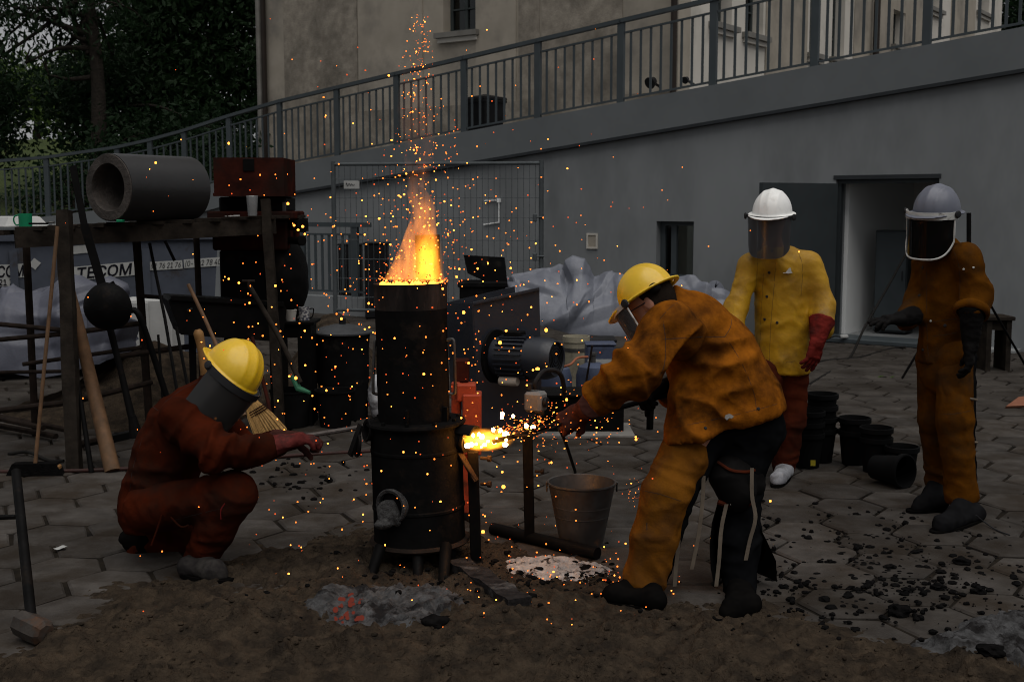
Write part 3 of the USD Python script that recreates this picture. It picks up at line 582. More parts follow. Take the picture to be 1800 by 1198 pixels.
# ================================================================ materials of the things
look('burnt_steel', (.009, .0085, .0085), (.005, .005, .005), 9, (.55, .8), metal=.1, bump=.5, bscale=55, dist=.004, c3=(.022, .016, .013), s3=5, f3=(.58, .75), spec=0.0)
look('scorched_top', (.03, .025, .023), (.011, .01, .01), 11, (.6, .85), metal=.3, bump=.6, bscale=60, dist=.004, c3=(.06, .045, .04), s3=7, f3=(.55, .7), stretch=(1, 1, .35), spec=0.0)
look('black_iron', (.0085, .008, .008), (.005, .005, .005), 8, (.45, .7), metal=.4, bump=.3, bscale=70, c3=(.018, .013, .01), s3=6, f3=(.58, .75), spec=0.03)
look('rust_red', (.05, .013, .009), (.016, .007, .006), 7, (.6, .85), bump=.5, bscale=50, c3=(.02, .012, .01), s3=3, f3=(.48, .64), spec=0.0)
look('rust_brown', (.03, .021, .017), (.014, .011, .009), 14, (.7, .9), bump=.5, bscale=60, metal=.15, spec=0.03)
look('blue_steel', (.015, .0175, .026), (.009, .011, .017), 6, (.35, .55), bump=.12, c3=(.02, .02, .024), s3=4, f3=(.52, .68), spec=.5)
look('orange_paint', (.34, .05, .018), (.22, .034, .014), 7, (.5, .7), bump=.2, c3=(.05, .02, .012), s3=6, f3=(.54, .7))
look('old_timber', (.032, .026, .021), (.013, .011, .0095), 9, (.75, .95), bump=.8, bscale=30, dist=.006, stretch=(1, 1, 1), spec=0.0)
look('handle_wood', (.15, .08, .04), (.075, .042, .022), 14, (.55, .75), bump=.3, bscale=40, c3=(.09, .055, .03), s3=3, f3=(.5, .7))
look('pale_wood', (.25, .13, .045), (.17, .085, .03), 10, (.5, .7), bump=.2)
look('straw', (.34, .2, .07), (.19, .11, .035), 60, (.7, .9), bump=.8, bscale=120, stretch=(1, 1, .12))
look('galvanised', (.1, .098, .096), (.055, .052, .05), 7, (.4, .65), metal=.7, bump=.25, bscale=40, c3=(.07, .045, .03), s3=4, f3=(.52, .7))
look('drum_skin', (.014, .013, .013), (.009, .0085, .0085), 5, (.36, .46), spec=.55, metal=.05, bump=.2, bscale=40)
look('refractory', (.075, .064, .057), (.03, .026, .023), 9, (.85, 1), bump=1, bscale=45, dist=.01)
look('skip_blue', (.06, .068, .088), (.042, .048, .063), 4, (.55, .75), bump=.3, bscale=30, c3=(.035, .028, .024), s3=3.2, f3=(.55, .68))
look('sign_white', (.36, .36, .345), (.28, .28, .27), 8, (.6, .8), bump=.1)
look('letter_ink', (.012, .012, .016), None, 5, (.5, .7), spec=0.0)
look('tarp_blue', (.075, .079, .104), (.054, .057, .078), 7, (.42, .6), bump=.35, bscale=40, dist=.006, spec=.45)
look('tarp_grey', (.14, .148, .175), (.1, .107, .132), 6, (.42, .6), bump=.35, bscale=40, dist=.006, spec=.45)
look('white_plastic', (.45, .45, .44), (.36, .36, .35), 5, (.35, .5), bump=.1)
look('green_plastic', (.01, .22, .10), None, 5, (.35, .5), bump=.05)
look('green_faded', (.03, .13, .07), (.02, .08, .045), 9, (.5, .7), bump=.3)
look('cup_cream', (.42, .4, .36), None, 6, (.4, .6)); look('cup_print', (.4, .39, .38), (.07, .07, .09), 60, (.35, .5), ramp=(.48, .52))
look('bucket_black', (.009, .009, .0095), (.006, .006, .006), 8, (.5, .7), bump=.3, bscale=40, c3=(.026, .023, .02), s3=6, f3=(.58, .75), spec=0.0)
look('beige_plastic', (.3, .27, .2), (.22, .2, .15), 8, (.5, .7), bump=.2, c3=(.1, .09, .07), s3=7, f3=(.5, .7))
look('red_hose', (.04, .014, .011), (.022, .01, .008), 14, (.5, .7)); look('cable_black', (.016, .015, .014), None, 10, (.5, .7), spec=0.03); look('copper_hose', (.3, .1, .05), None, 10, (.4, .6))
look('charcoal', (.008, .0075, .0075), (.004, .004, .004), 30, (.85, 1), bump=1, bscale=90, dist=.006, spec=0.0)
look('ash', (.42, .40, .39), (.2, .19, .185), 22, (.9, 1), bump=1, bscale=120, dist=.008, c3=(.03, .026, .024), s3=13, f3=(.54, .62), spec=0.0)
look('ash_grey', (.085, .085, .087), (.03, .029, .029), 18, (.9, 1), bump=1, bscale=110, dist=.008, c3=(.016, .015, .015), s3=10, f3=(.48, .6), spec=0.0)
look('slag', (.06, .059, .058), (.013, .012, .012), 26, (.5, .9), bump=1, bscale=80, dist=.008)
look('bright_red', (.25, .02, .02), None, 6, (.5, .7)); look('yellow_label', (.35, .28, .02), None, 6, (.5, .7)); look('terracotta', (.22, .09, .05), (.16, .06, .035), 9, (.7, .9)); look('pot_black', (.006, .006, .0065), (.004, .004, .004), 7, (.4, .6), bump=.15, spec=0.03)
look('bag_white', (.42, .42, .43), (.33, .33, .35), 6, (.4, .6), bump=.8, bscale=25, dist=.01)
look('slab_grey', (.2, .19, .175), None, 6, (.8, .95), bump=.5, bscale=60)
pane('clear_plastic', (.86, .88, .88), fac=.16, rough=.12, dark=(.5, .5, .5))

def rod(name, label, cat, pts, r, mat, group=None, n=9, extra=None):
    pts = np.asarray(pts, float); t = thing(name, label, cat, pts[-1], group)
    part(t, 'shaft', MB().tube(pts, r, n), mat, smooth=40)
    return t

# ================================================================ the furnace
YF = 5.45
def Fz(u, v): return P(u, v, YF)
fb, ft = Fz(738, 945), Fz(731, 742); fax = unit(ft - fb); FR = .211
fu0, fu1 = Fz(728, 742), Fz(721, 497); uax = unit(fu1 - fu0); UR = .163; HU = np.linalg.norm(fu1 - fu0); HL = np.linalg.norm(ft - fb)
fc = A(fb[0], fb[1], 0)
fu = thing('shaft_furnace', 'tall black cylindrical furnace on four legs with fire at its top', 'furnace', fc)
part(fu, 'lower_drum', MB().lathe([(0, 0), (FR, 0), (FR, .15), (FR + .004, .155), (FR + .004, .165), (FR, .17), (FR, HL - .13), (FR + .003, HL - .125), (FR + .003, HL - .115), (FR, HL - .11), (FR, HL), (.1, HL)], fb, fax, 56, wob=.004), 'burnt_steel')
part(fu, 'base_ring', MB().lathe([(FR - .03, -.012), (FR + .018, -.012), (FR + .024, -.004), (FR + .018, .006), (FR + .002, .008), (FR + .002, -.01)], fb, fax, 56), 'rust_brown')
part(fu, 'flange', MB().lathe([(FR - .06, 0), (FR + .016, 0), (FR + .02, .008), (FR + .016, .018), (UR, .022), (UR - .01, .0)], ft - fax * .005, fax, 56), 'burnt_steel')
part(fu, 'upper_shaft', MB().lathe([(UR, 0), (UR + .002, HU * .3), (UR, HU * .6), (UR + .001, HU * .82)], fu0, uax, 56, wob=.006), 'burnt_steel')
part(fu, 'shaft_mouth', MB().lathe([(UR + .001, HU * .82), (UR + .003, HU - .02), (UR + .006, HU - .012), (UR + .006, HU), (UR - .004, HU), (UR - .012, HU - .01), (UR - .014, HU - .25), (0, HU - .26)], fu0, uax, 56, wob=.006), 'scorched_top')
part(fu, 'rear_shield', MB().lathe([(UR - .03, HU - .16), (UR - .028, HU + .225), (UR - .022, HU + .225), (UR - .024, HU - .16)], fu0, uax, 10, arc=(1.5, 1.5)) if False else
     MB().tube([fu0 + uax * (HU - .2) + A(.072, .14, 0), fu0 + uax * (HU + .1) + A(.074, .14, 0), fu0 + uax * (HU + .215) + A(.074, .14, 0)], .058, 18), 'scorched_top')
for u, v0, v1, yy in ((664, 940, 1008, 5.44), (735, 950, 1008, 5.62), (778, 950, 1034, 5.2), (792, 945, 992, 5.6)):
    q1 = G(u - (14 if u < 700 else 0), v1 + 6); q1[2] = -.01; q0 = P(u + (4 if u < 700 else 0), v0 - 12, yy * .3 + q1[1] * .7)
    q0 = A(q0[0], min(max(q1[1], fb[1] - .17), fb[1] + .17), fb[2] + .01)
    part(fu, 'leg', MB().tube([q1, q0], [.022, .028], 12), 'black_iron')
def on_drum(u, v, off=0.0):         # point on the lower drum's near side, and its outward normal
    d = ray(u, v); o = EYE - fb; dd = d - fax * (d @ fax); oo = o - fax * (o @ fax); R = FR + off
    a, b, c = dd @ dd, 2 * dd @ oo, oo @ oo - R * R; t = (-b - math.sqrt(max(b * b - 4 * a * c, 0))) / (2 * a); q = EYE + d * t
    w = q - fb; w = w - fax * (w @ fax); return q, unit(w)
# tap hole with slag, front left
q, nrm = on_drum(689, 889)
tp = part(fu, 'tap_hole', MB().lathe([(.062, -.03), (.079, -.03), (.081, .012), (.076, .017), (.064, .014), (.058, -.016), (0, -.02)], q, nrm, 28), 'slag')
sb = lambda p: smin(smin(sd_ell(p, q + nrm * .012 + A(-.012, 0, -.02), (.05, .022, .052)), sd_ell(p, q + nrm * .03 + A(-.025, 0, -.078), (.046, .028, .022)), .03), sd_ell(p, q + nrm * .024 + A(.035, 0, -.055), (.018, .018, .035)), .02) + .02 * (meshkit.fbm(p * 30, 3, 5) - .5)
part(tp, 'slag_lump', nets(sb, q - .14, q + .14, .006), 'slag', smooth=True)
# left peep spout with its hanging flap, right blast nozzle
ql = Fz(655, 752); nl = unit(A(-.85, -.42, .12))
sp_ = part(fu, 'side_spout', MB().lathe([(.05, -.06), (.05, .015), (.054, .02), (.05, .026), (.036, .024), (.034, -.05), (0, -.055)], ql + A(0, -.06, 0), nl, 20), 'black_iron')
fl0, fl1 = Fz(640, 738), Fz(622, 790); fl0[1] -= .12; fl1[1] -= .13
part(sp_, 'flap', MB().lathe([(0, -.006), (.055, -.006), (.058, 0), (.055, .006), (0, .006)], (fl0 + fl1) / 2 + A(.008, 0, -.02), unit(A(-.93, -.35, .1)), 20).beam(fl0, fl1, .05, .012, A(-.9, -.4, 0)), 'black_iron')
NZ = Fz(812, 766); NZ[1] -= .06; nz = unit(A(.9, -.38, -.1))
part(fu, 'blast_nozzle', MB().lathe([(.055, -.09), (.055, .03), (.06, .035), (.06, .05), (.044, .05), (.042, -.06)], NZ - nz * .02, nz, 24), 'black_iron')
part(fu, 'nozzle_hood', MB().lathe([(.062, -.03), (.072, .075), (.066, .078), (.056, -.03)], NZ - nz * .01, nz, 16, arc=(-.2, 2.6)), 'black_iron')
br0, br1 = Fz(817, 800), Fz(838, 836); br0[1] -= .08; br1[1] -= .1
part(fu, 'bracket', MB().beam(br0 - A(.02, 0, -.03), br1, .03, .008, A(.6, -.6, .4)).tube([br0 + A(-.02, 0, .02), br0 + A(.01, -.03, -.03), br1], .006, 8), 'rust_brown')
for sgn, u0 in ((-1, 663), (1, 795)):
    a, b = Fz(u0 - sgn * 10, 597), Fz(u0 - sgn * 8, 690); o = A(sgn * .036, -.03, 0); b2 = A(0, -.02, 0)
    part(fu, 'handle', MB().tube(bez([a + b2, a + o * .8 + A(0, 0, .004), a + o + A(0, 0, -.03), b + o + A(0, 0, .03), b + o * .8, b + b2], 5), .0075, 9), 'galvanised')
for u in (722, 782): 
    q = Fz(u, 722); w = q - fu0; ang = unit(A((u - 728) / 2100 * YF, -math.sqrt(max(UR ** 2 - ((u - 728) / 2100 * YF) ** 2, .0004)), 0))
    part(fu, 'lug', MB().box(fu0 + ang * (UR + .014) + uax * .045, (.024, .012, .085), frame(ang), .002), 'black_iron')
for k in range(10):
    a = k * math.pi / 5 + .2; part(fu, 'bolt', MB().lathe([(0, .0), (.009, .0), (.009, .012), (0, .012)], ft + fax * .016 + (FR - .012) * (math.cos(a) * frame(fax)[1] + math.sin(a) * frame(fax)[2]), fax, 6), 'black_iron', smooth=False)

# ================================================================ iron stands, bucket, plank, ash, ember bed
a, b = G(866, 940), G(1050, 985); a[2] = b[2] = .035
ts = thing('tee_stand', 'black iron rod rest standing on a long bar laid on the ground', 'stand', (a + b) / 2 * A(1, 1, 0))
part(ts, 'foot_bar', MB().tube([a, b], .03, 16), 'black_iron'); q = a + (b - a) * .37; tq = P(927, 752, q[1])
part(ts, 'post', MB().beam(q, A(tq[0], q[1], tq[2]), .05, .05, A(0, 1, 0), .004), 'black_iron', smooth=False)
tee_top = A(tq[0], q[1], tq[2])
part(ts, 'rest_fork', MB().tube(bez([A(tq[0], q[1], tq[2]) + A(-.06, 0, .05), A(tq[0], q[1], tq[2]) + A(-.03, 0, .005), A(tq[0], q[1], tq[2]) + A(.03, 0, .005), A(tq[0], q[1], tq[2]) + A(.06, 0, .05)], 4), .01, 8), 'black_iron')
for zz in (.62, .33): part(ts, 'clamp_bolt', MB().lathe([(0, 0), (.007, 0), (.007, .03), (.013, .03), (.013, .045), (0, .045)], q + UP * zz + A(.025, 0, 0), A(1, -.2, 0), 8), 'rust_brown')
q = G(837, 990); tq = P(831, 792, q[1])
ns = thing('nozzle_stand', 'black square iron post standing close to the fiery nozzle', 'stand', q)
part(ns, 'post', MB().beam(q, A(tq[0], q[1], tq[2]), .05, .05, A(0, 1, 0), .004), 'black_iron', smooth=False)
for zz in (.38, .5): part(ns, 'clamp_bolt', MB().lathe([(0, 0), (.008, 0), (.008, .035), (.015, .035), (.015, .05), (0, .05)], q + UP * zz + A(.022, -.01, 0), A(1, -.3, 0), 8), 'rust_brown')
part(ns, 'foot_plate', MB().box(q + UP * .012, (.12, .12, .012)), 'black_iron', smooth=False)

bq = G(1022, 958)
bk = thing('metal_bucket', 'grey galvanised bucket with ribbed sides beside the iron rod rest', 'bucket', bq)
part(bk, 'bucket_body', MB().lathe([(0, .012), (.098, .012), (.1, .0), (.104, .0), (.106, .018), (.132, .15), (.135, .155), (.134, .16), (.141, .2), (.144, .205), (.143, .21), (.162, .305), (.169, .312), (.168, .32), (.16, .318), (.1, .03), (0, .025)], bq, (0, 0, 1), 40), 'galvanised')
part(bk, 'handle', MB().tube([bq + A(.172 * math.cos(t), .172 * math.sin(t) * .96, .305 + .012 * math.sin(t)) for t in np.linspace(0.0, math.pi, 22)], .0045, 7), 'galvanised')
for sx in (-1, 1): part(bk, 'handle_ear', MB().box(bq + A(.17 * sx, 0, .295), (.008, .035, .05), ch=.003), 'galvanised')
look('char_plank', (.03, .028, .028), (.012, .011, .011), 20, (.7, .95), bump=1, bscale=50, dist=.01, c3=(.09, .09, .09), s3=8, f3=(.55, .7), spec=0.0)
a, b = G(806, 988, .05), G(914, 1058, .075)
pk = thing('charred_plank', 'charred black plank lying from the furnace foot to the white ash', 'plank', (a + b) / 2 * A(1, 1, 0)); nx = 22
def bar_mesh(a, b, w, h, up, jit, seed, n=20):
    R = frame(b - a, up); L = np.linalg.norm(b - a); pr = np.array([(-w / 2, -h / 2), (w / 2, -h / 2), (w / 2, h / 2), (-w / 2, h / 2), (-w / 2, -h / 2)])
    xs_ = np.linspace(0, L, n); out = np.empty((n, 5, 3))
    for i, x in enumerate(xs_):
        for j, (y, z) in enumerate(pr):
            e = meshkit.noise(A(x * 14, y * 20 + seed, z * 20)) - .5; out[i, j] = a + R[0] * x + R[1] * (y + jit * e) + R[2] * (z + jit * .6 * e)
    m = MB().grid(out)
    for e in (0, -1): m.add(out[e, :4], [[0, 1, 2, 3]] if e else [[3, 2, 1, 0]])
    return m
part(pk, 'board', bar_mesh(a, b, .1, .035, (0, 0, 1), .02, 3), 'char_plank', smooth=False)
def patch(name, label, px, base, amp, freq, mat, seed, kind='stuff', cat='ash', step=.011, soft=.12):
    pg = np.array([G(*q)[:2] for q in px]); lo, hi = pg.min(0) - .15, pg.max(0) + .15
    X, Y = np.meshgrid(np.arange(lo[0], hi[0], step), np.arange(lo[1], hi[1], step), indexing='ij'); q = np.stack([X, Y, 0 * X], -1)
    d = poly_sd(X, Y, pg) + .11 * (meshkit.fbm(q * 7, 3, seed) - .5) + .05 * (meshkit.fbm(q * 30, 2, seed + 2) - .5); s = np.clip(d / soft, 0, 1)
    g0 = np.maximum(sand_h(X, Y), -.004)
    Z = g0 - .012 + s * (base + .012 + amp * (np.abs(2 * meshkit.fbm(q * freq, 3, seed + 5) - 1)) + amp * .5 * meshkit.fbm(q * freq * 3.5, 2, seed + 7))
    v, f = MB().grid(np.stack([X, Y, Z], -1)).get(); kv = (s > 0).ravel(); f = f[kv[f].any(1)]; u_, inv = np.unique(f, return_inverse=True)
    return single(name, (v[u_], inv.reshape(f.shape)), mat, label, cat, kind=kind, smooth=True)
patch('white_ash', 'white hot ash strewn over the sand in front of the bucket', [(850, 985), (930, 966), (1020, 968), (1102, 976), (1118, 1012), (1050, 1040), (950, 1040), (870, 1022)], .006, .014, 16, 'ash', 3, soft=.2)
patch('grey_ash', 'grey ash and cinders around the glowing ember patch', [(520, 1075), (620, 1040), (700, 1030), (800, 1045), (830, 1070), (790, 1112), (700, 1120), (600, 1118), (540, 1105)], .004, .03, 18, 'ash_grey', 5)
patch('cold_ash', 'cold pale ash and burnt wood at the right corner of the yard', [(1590, 1130), (1660, 1105), (1740, 1070), (1830, 1060), (1900, 1190), (1800, 1185), (1700, 1165), (1620, 1150)], .008, .05, 12, 'ash_grey', 7)
q = G(765, 1096, .03); q[2] = sand_h(q[0], q[1])
single('round_stone', MB().ico(q + UP * .015, (.052, .042, .038), 3, .25, 4), 'charcoal', 'round dark stone in the grey ash near the furnace legs', 'stone', smooth=True)
# loose charcoal
def lumps(n, draw, rr, seed, exclude=None):
    r = np.random.default_rng(seed); m = MB(); t0 = trimesh.creation.icosphere(1, 1.0); V0, F0 = np.array(t0.vertices), np.array(t0.faces)
    for i in range(n):
        u, v = draw(r); q = G(u, v); k = rr[0] + (rr[1] - rr[0]) * r.random() ** 3; z = max(float(sand_h(q[0], q[1])), 0.0)
        sc = k * A(r.uniform(.7, 1.4), r.uniform(.7, 1.3), r.uniform(.4, .8)); vv = V0 * (1 + .7 * (meshkit.noise(V0 * 1.6 + i * 2.3) - .5))[:, None]
        m.add(vv * sc + q + UP * (z - q[2] + sc[2] * .5), F0)
    return m
def right_scatter(r):
    while True:
        u, v = r.normal(1530, 150), r.normal(1000, 55)
        if 1230 < u < 1950 and 880 < v < 1150: return u, v
single('scattered_charcoal', lumps(1100, right_scatter, (.003, .018), 11), 'charcoal', 'crumbs of charcoal scattered over the pavers at right', 'charcoal', kind='stuff', smooth=False)
single('furnace_cinders', lumps(260, lambda r: (r.normal(790, 130), r.normal(1030, 32)), (.004, .017), 12).mesh(lumps(260, lambda r: (r.normal(1000, 90), r.normal(1008, 22)), (.003, .016), 13)).mesh(lumps(70, lambda r: (r.normal(520, 60), r.normal(840, 18)), (.004, .024), 14)), 'charcoal', 'dark cinders around the furnace legs and on the ash', 'charcoal', kind='stuff', smooth=False)
for i, (u, v, k) in enumerate([(1582, 1078, .05), (1596, 1040, .03), (1650, 1035, .034), (1490, 1050, .026), (1565, 1000, .03), (1460, 990, .026), (1690, 990, .04), (1720, 1040, .034), (1740, 1172, .05), (1455, 955, .02), (1505, 905, .02), (1545, 925, .018), (1030, 1003, .035), (507, 853, .024)]):
    q = G(u, v); q[2] = max(float(sand_h(q[0], q[1])), 0) + k * .3
    nm = ['largest rounded lump of charcoal on the right', 'flat dark lump of charcoal above the largest lump', 'long dark charcoal lump right of the largest', 'charcoal lump at the edge of the sand on the right', 'charcoal lump in the thick of the scattered crumbs', 'charcoal lump left of the thick crumbs, by the boots', 'black lump on the joint of a pale paver at right', 'black lump beside the cold ash', 'burnt wood lump in the cold ash at the bottom corner', 'small charcoal lump behind the bent worker', 'small charcoal lump left of the dark boots', 'small charcoal lump just below the dark boots', 'black cinder lump lying on the white ash', 'small charcoal lump between crouching worker and furnace'][i]
    single('charcoal_lump', MB().ico(q, k * .7 * A(1.25, 1, .7), 2, .6, i + 3), 'charcoal', nm, 'charcoal', 'charcoal lumps on the ground', smooth=False)

# ================================================================ blower with motor and hood
YB = 8.3
bl = thing('blower_unit', 'dark blue sheet metal blower with an electric motor, behind the furnace', 'blower', A(*P(880, 700, YB)[:2], 0))
def plate(px, Y, th=.012, dy=0.0):      # a sheet cut to an outline, standing across the view at depth Y
    pts = [P(u, v, Y) for u, v in px]; o = pts[0]; pg = Polygon([(q[0] - o[0], q[2] - o[2]) for q in pts])
    return MB().poly(pg, o, A(1, 0, 0), UP, th)
part(bl, 'front_plate', plate([(832, 533), (948, 507), (953, 745), (846, 762)], YB), 'blue_steel', smooth=False)
part(bl, 'rear_plate', plate([(786, 531), (905, 503), (915, 700), (796, 700)], YB + .45), 'blue_steel', smooth=False)
a = [P(832, 533, YB), P(846, 755, YB), P(796, 700, YB + .45), P(786, 531, YB + .45)]
part(bl, 'side_plate', MB().add(a + [q + A(-.012, 0, 0) for q in a], [[0, 1, 2, 3], [7, 6, 5, 4], [0, 4, 5, 1], [1, 5, 6, 2], [2, 6, 7, 3], [3, 7, 4, 0]]), 'blue_steel', smooth=False)
part(bl, 'plate_edge', MB().beam(P(832, 533, YB - .01), P(948, 507, YB - .01), .05, .016), 'blue_steel', smooth=False)
m0, m1 = P(874, 626, YB - .12), P(972, 630, YB - .34); max_ = unit(m1 - m0); ML = np.linalg.norm(m1 - m0)
mt = part(bl, 'motor', MB().lathe([(0, 0), (.13, 0), (.135, .01), (.135, ML * .62), (.142, ML * .63), (.142, ML * .9), (.13, ML), (.118, ML + .03), (.11, ML + .03), (.105, ML + .01), (0, ML + .01)], m0, max_, 32), 'blue_steel')
Rm = frame(max_)
for k in range(26):
    t = k / 26 * 2 * math.pi; d = math.cos(t) * Rm[1] + math.sin(t) * Rm[2]
    part(mt, 'fin', MB().beam(m0 + d * .143 + max_ * .05, m0 + d * .143 + max_ * ML * .6, .008, .022, d), 'blue_steel', smooth=False)
grm = MB()
for rr in (.03, .05, .07, .09): grm.tube([m0 + max_ * (ML + .024) + rr * (math.cos(t) * Rm[1] + math.sin(t) * Rm[2]) for t in np.linspace(0, 2 * math.pi, 25)], .0035, 5)
part(mt, 'fan_grille', grm, 'black_iron')
part(mt, 'motor_flange', MB().lathe([(0, -.02), (.185, -.02), (.185, 0), (0, 0)], m0, max_, 32), 'black_iron')
part(mt, 'terminal_box', MB().box(m0 + max_ * .14 + UP * .155, (.13, .09, .05), Rm, .008), 'black_iron')
look('pale_can', (.42, .36, .3), None, 5, (.4, .6))
part(mt, 'capacitor', MB().lathe([(0, 0), (.028, 0), (.032, .01), (.032, .13), (.028, .14), (0, .14)], m0 - UP * .155 + A(.02, -.1, 0), max_, 18), 'pale_can')
ob = thing('orange_stand', 'orange red steel stand of bolted blocks right behind the furnace', 'stand', A(*P(825, 700, 6.2)[:2], 0))
for nm, u0, v0, u1, v1, y, d in (('upright', 793, 672, 810, 760, 6.2, .05), ('block', 803, 676, 836, 706, 6.15, .12), ('block', 813, 694, 846, 800, 6.12, .16), ('block', 800, 633, 824, 672, 6.22, .1), ('foot', 800, 755, 834, 902, 6.14, .2)):
    p0, p1 = P(u0, v0, y), P(u1, v1, y); part(ob, nm, MB().box((p0 + p1) / 2 + A(0, d / 2, 0), (p1[0] - p0[0], d, p0[2] - p1[2]), ch=.006), 'orange_paint' if nm != 'block' or v0 > 640 else 'rust_red')
tq0, tq1 = G(1000, 768), P(1030, 700, 8.5)
trg = thing('black_trough', 'low black iron trough on the ground behind the bent worker', 'trough', A(tq0[0], 8.6, 0))
part(trg, 'trough_body', MB().box(A((P(945, 730, 8.6)[0] + P(1098, 730, 8.6)[0]) / 2, 8.75, .14), (.62, .36, .27), None, .015), 'black_iron')
part(trg, 'rim', MB().box(A((P(945, 730, 8.6)[0] + P(1098, 730, 8.6)[0]) / 2, 8.75, .285), (.66, .4, .02), None, .004), 'black_iron', smooth=False)
part(trg, 'base_slab', MB().box(A((P(955, 730, 8.5)[0] + P(1105, 730, 8.5)[0]) / 2, 8.68, .008), (.7, .5, .03), None, .006), 'slab_grey', smooth=False)
cb0, cb1 = P(924, 690, 5.86), P(960, 727, 5.86); look('box_grey', (.17, .165, .16), None, 5, (.45, .6))
cbx = thing('control_box', 'small grey valve box with a round black knob, lit orange', 'valve', (cb0 + cb1) / 2 * A(1, 1, 0) + UP * cb1[2])
Rz = lambda d: np.array([[math.cos(math.radians(d)), math.sin(math.radians(d)), 0], [-math.sin(math.radians(d)), math.cos(math.radians(d)), 0], [0, 0, 1.0]])
bc = (cb0 + cb1) / 2 + A(0, .06, 0)
part(cbx, 'box_body', MB().box(bc, (.095, .09, .104), Rz(-28), .014), 'box_grey'); part(cbx, 'knob', MB().lathe([(0, 0), (.024, 0), (.027, .01), (.024, .02), (0, .02)], bc + Rz(-28)[0] * .047, Rz(-28)[0], 16), 'black_plastic')
part(cbx, 'inlet_pipe', MB().tube(bez([bc + UP * .06, bc + UP * .1, bc + A(.05, .05, .15), bc + A(.13, .1, .12), bc + A(.16, .2, -.05)], 5), .012, 8).lathe([(.02, .0), (.02, .03), (0, .03)], bc + UP * .06 + A(-.03, 0, 0), UP, 12), 'black_plastic')
part(cbx, 'support', MB().beam(bc - UP * .05, A(tee_top[0], tee_top[1], tee_top[2] - .01), .03, .03), 'black_iron', smooth=False)

# gas bottles, buckets and cans beyond the trough
look('bottle_blue', (.06, .075, .12), (.045, .055, .09), 6, (.3, .5), c3=(.03, .03, .035), s3=5, f3=(.55, .7))
for i, (u, v0, v1, r, lab) in enumerate(((976, 640, 735, .13, 'dented blue gas bottle behind the motor fan cover'), (1042, 637, 735, .135, 'blue gas bottle with shoulders beside the dented one'))):
    q = P(u, v1, 9.3); top = P(u, v0, 9.3)[2]; q[2] = 0
    gb = thing('gas_bottle', lab, 'gas bottle', q, 'blue gas bottles')
    part(gb, 'bottle_body', MB().lathe([(0, .02), (r * .9, .02), (r, .06), (r, top - .1), (r * .85, top - .03), (r * .4, top), (0, top)], q, UP, 28), 'bottle_blue')
    part(gb, 'foot_ring', MB().lathe([(r * .8, 0), (r * .85, 0), (r * .85, .05), (r * .8, .05)], q, UP, 24), 'bottle_blue'); part(gb, 'valve', MB().lathe([(0, 0), (.02, 0), (.02, .06), (.028, .06), (.028, .08), (0, .08)], q + UP * top, UP, 10), 'galvanised')
q = P(1050, 660, 9.75); q[2] = .62 - .0
jc = thing('blue_can', 'blue metal can with a white label and red diamond sign', 'can', A(q[0], q[1], .62))
p0, p1 = P(1030, 607, 9.7), P(1082, 648, 9.7)
part(jc, 'can_body', MB().box(A((p0[0] + p1[0]) / 2, 9.8, (p0[2] + p1[2]) / 2), (p1[0] - p0[0], .2, p0[2] - p1[2]), None, .02), 'bottle_blue'); part(jc, 'top_rim', MB().box(A((p0[0] + p1[0]) / 2, 9.8, p0[2] + .006), (p1[0] - p0[0] + .012, .21, .02), None, .006), 'bottle_blue')
l0, l1 = P(1033, 631, 9.69), P(1078, 646, 9.69); part(jc, 'label', MB().box((l0 + l1) / 2, (l1[0] - l0[0], .004, l0[2] - l1[2])), 'sign_white', smooth=False)
dq = P(1042, 637, 9.685); part(jc, 'diamond', MB().box(dq, (.026, .003, .026), np.array([[.707, 0, .707], [0, 1, 0], [-.707, 0, .707]])), 'bright_red', smooth=False)
part(jc, 'support_block', MB().box(A((p0[0] + p1[0]) / 2, 9.85, p1[2] / 2), (.2, .2, p1[2])), 'slab_grey', smooth=False)
q = A(*P(1013, 600, 10.2)[:2], 0); h = P(1013, 590, 10.2)[2]
bb = thing('beige_bucket', 'tall beige plastic tub with a shiny wire band behind the motor', 'bucket', q)
part(bb, 'tub', MB().lathe([(0, .02), (.085, .02), (.09, 0), (.108, h - .05), (.116, h - .05), (.116, h), (.105, h), (.1, h - .04), (0, h - .04)], q, UP, 28), 'beige_plastic'); part(bb, 'wire_band', MB().lathe([(.106, h - .13), (.109, h - .13), (.109, h - .1), (.106, h - .1)], q, UP, 28), 'galvanised')
p0 = P(1055, 598, 10.6); q = A(p0[0], p0[1], 0)
kk = thing('black_crate', 'black box in the shadow under the grey tarpaulin', 'crate', q)
part(kk, 'crate_body', MB().box(A(q[0], q[1] + .1, p0[2] / 2), (.26, .3, p0[2]), None, .01), 'black_plastic'); part(kk, 'crate_rim', MB().box(A(q[0], q[1] + .1, p0[2]), (.29, .33, .03), None, .006), 'black_plastic')
rod('copper_hose', 'short copper coloured hose curving from the motor to a thin pole', 'hose', bez([P(988, 645, 8.6), P(1003, 640, 8.6), P(1015, 629, 8.7), P(1033, 627, 8.8)], 8), .009, 'copper_hose')
rod('thin_pole', 'thin rusty pole leaning on the blue can', 'pole', [P(1041, 607, 9.1), G(1020, 735)], .008, 'rust_brown')
rod('angle_leg', 'black iron post standing behind the hand of the bent worker', 'post', [P(1146, 640, 8.3), G(1142, 755)], .026, 'black_iron', n=4)
rod('black_cable', 'black cable dropping from the gloved hand to behind the bucket', 'cable', bez([P(983, 752, 5.35), P(995, 780, 5.6), P(1010, 825, 6.0), G(1020, 850), G(1090, 862), G(1130, 850)], 8), .008, 'cable_black')

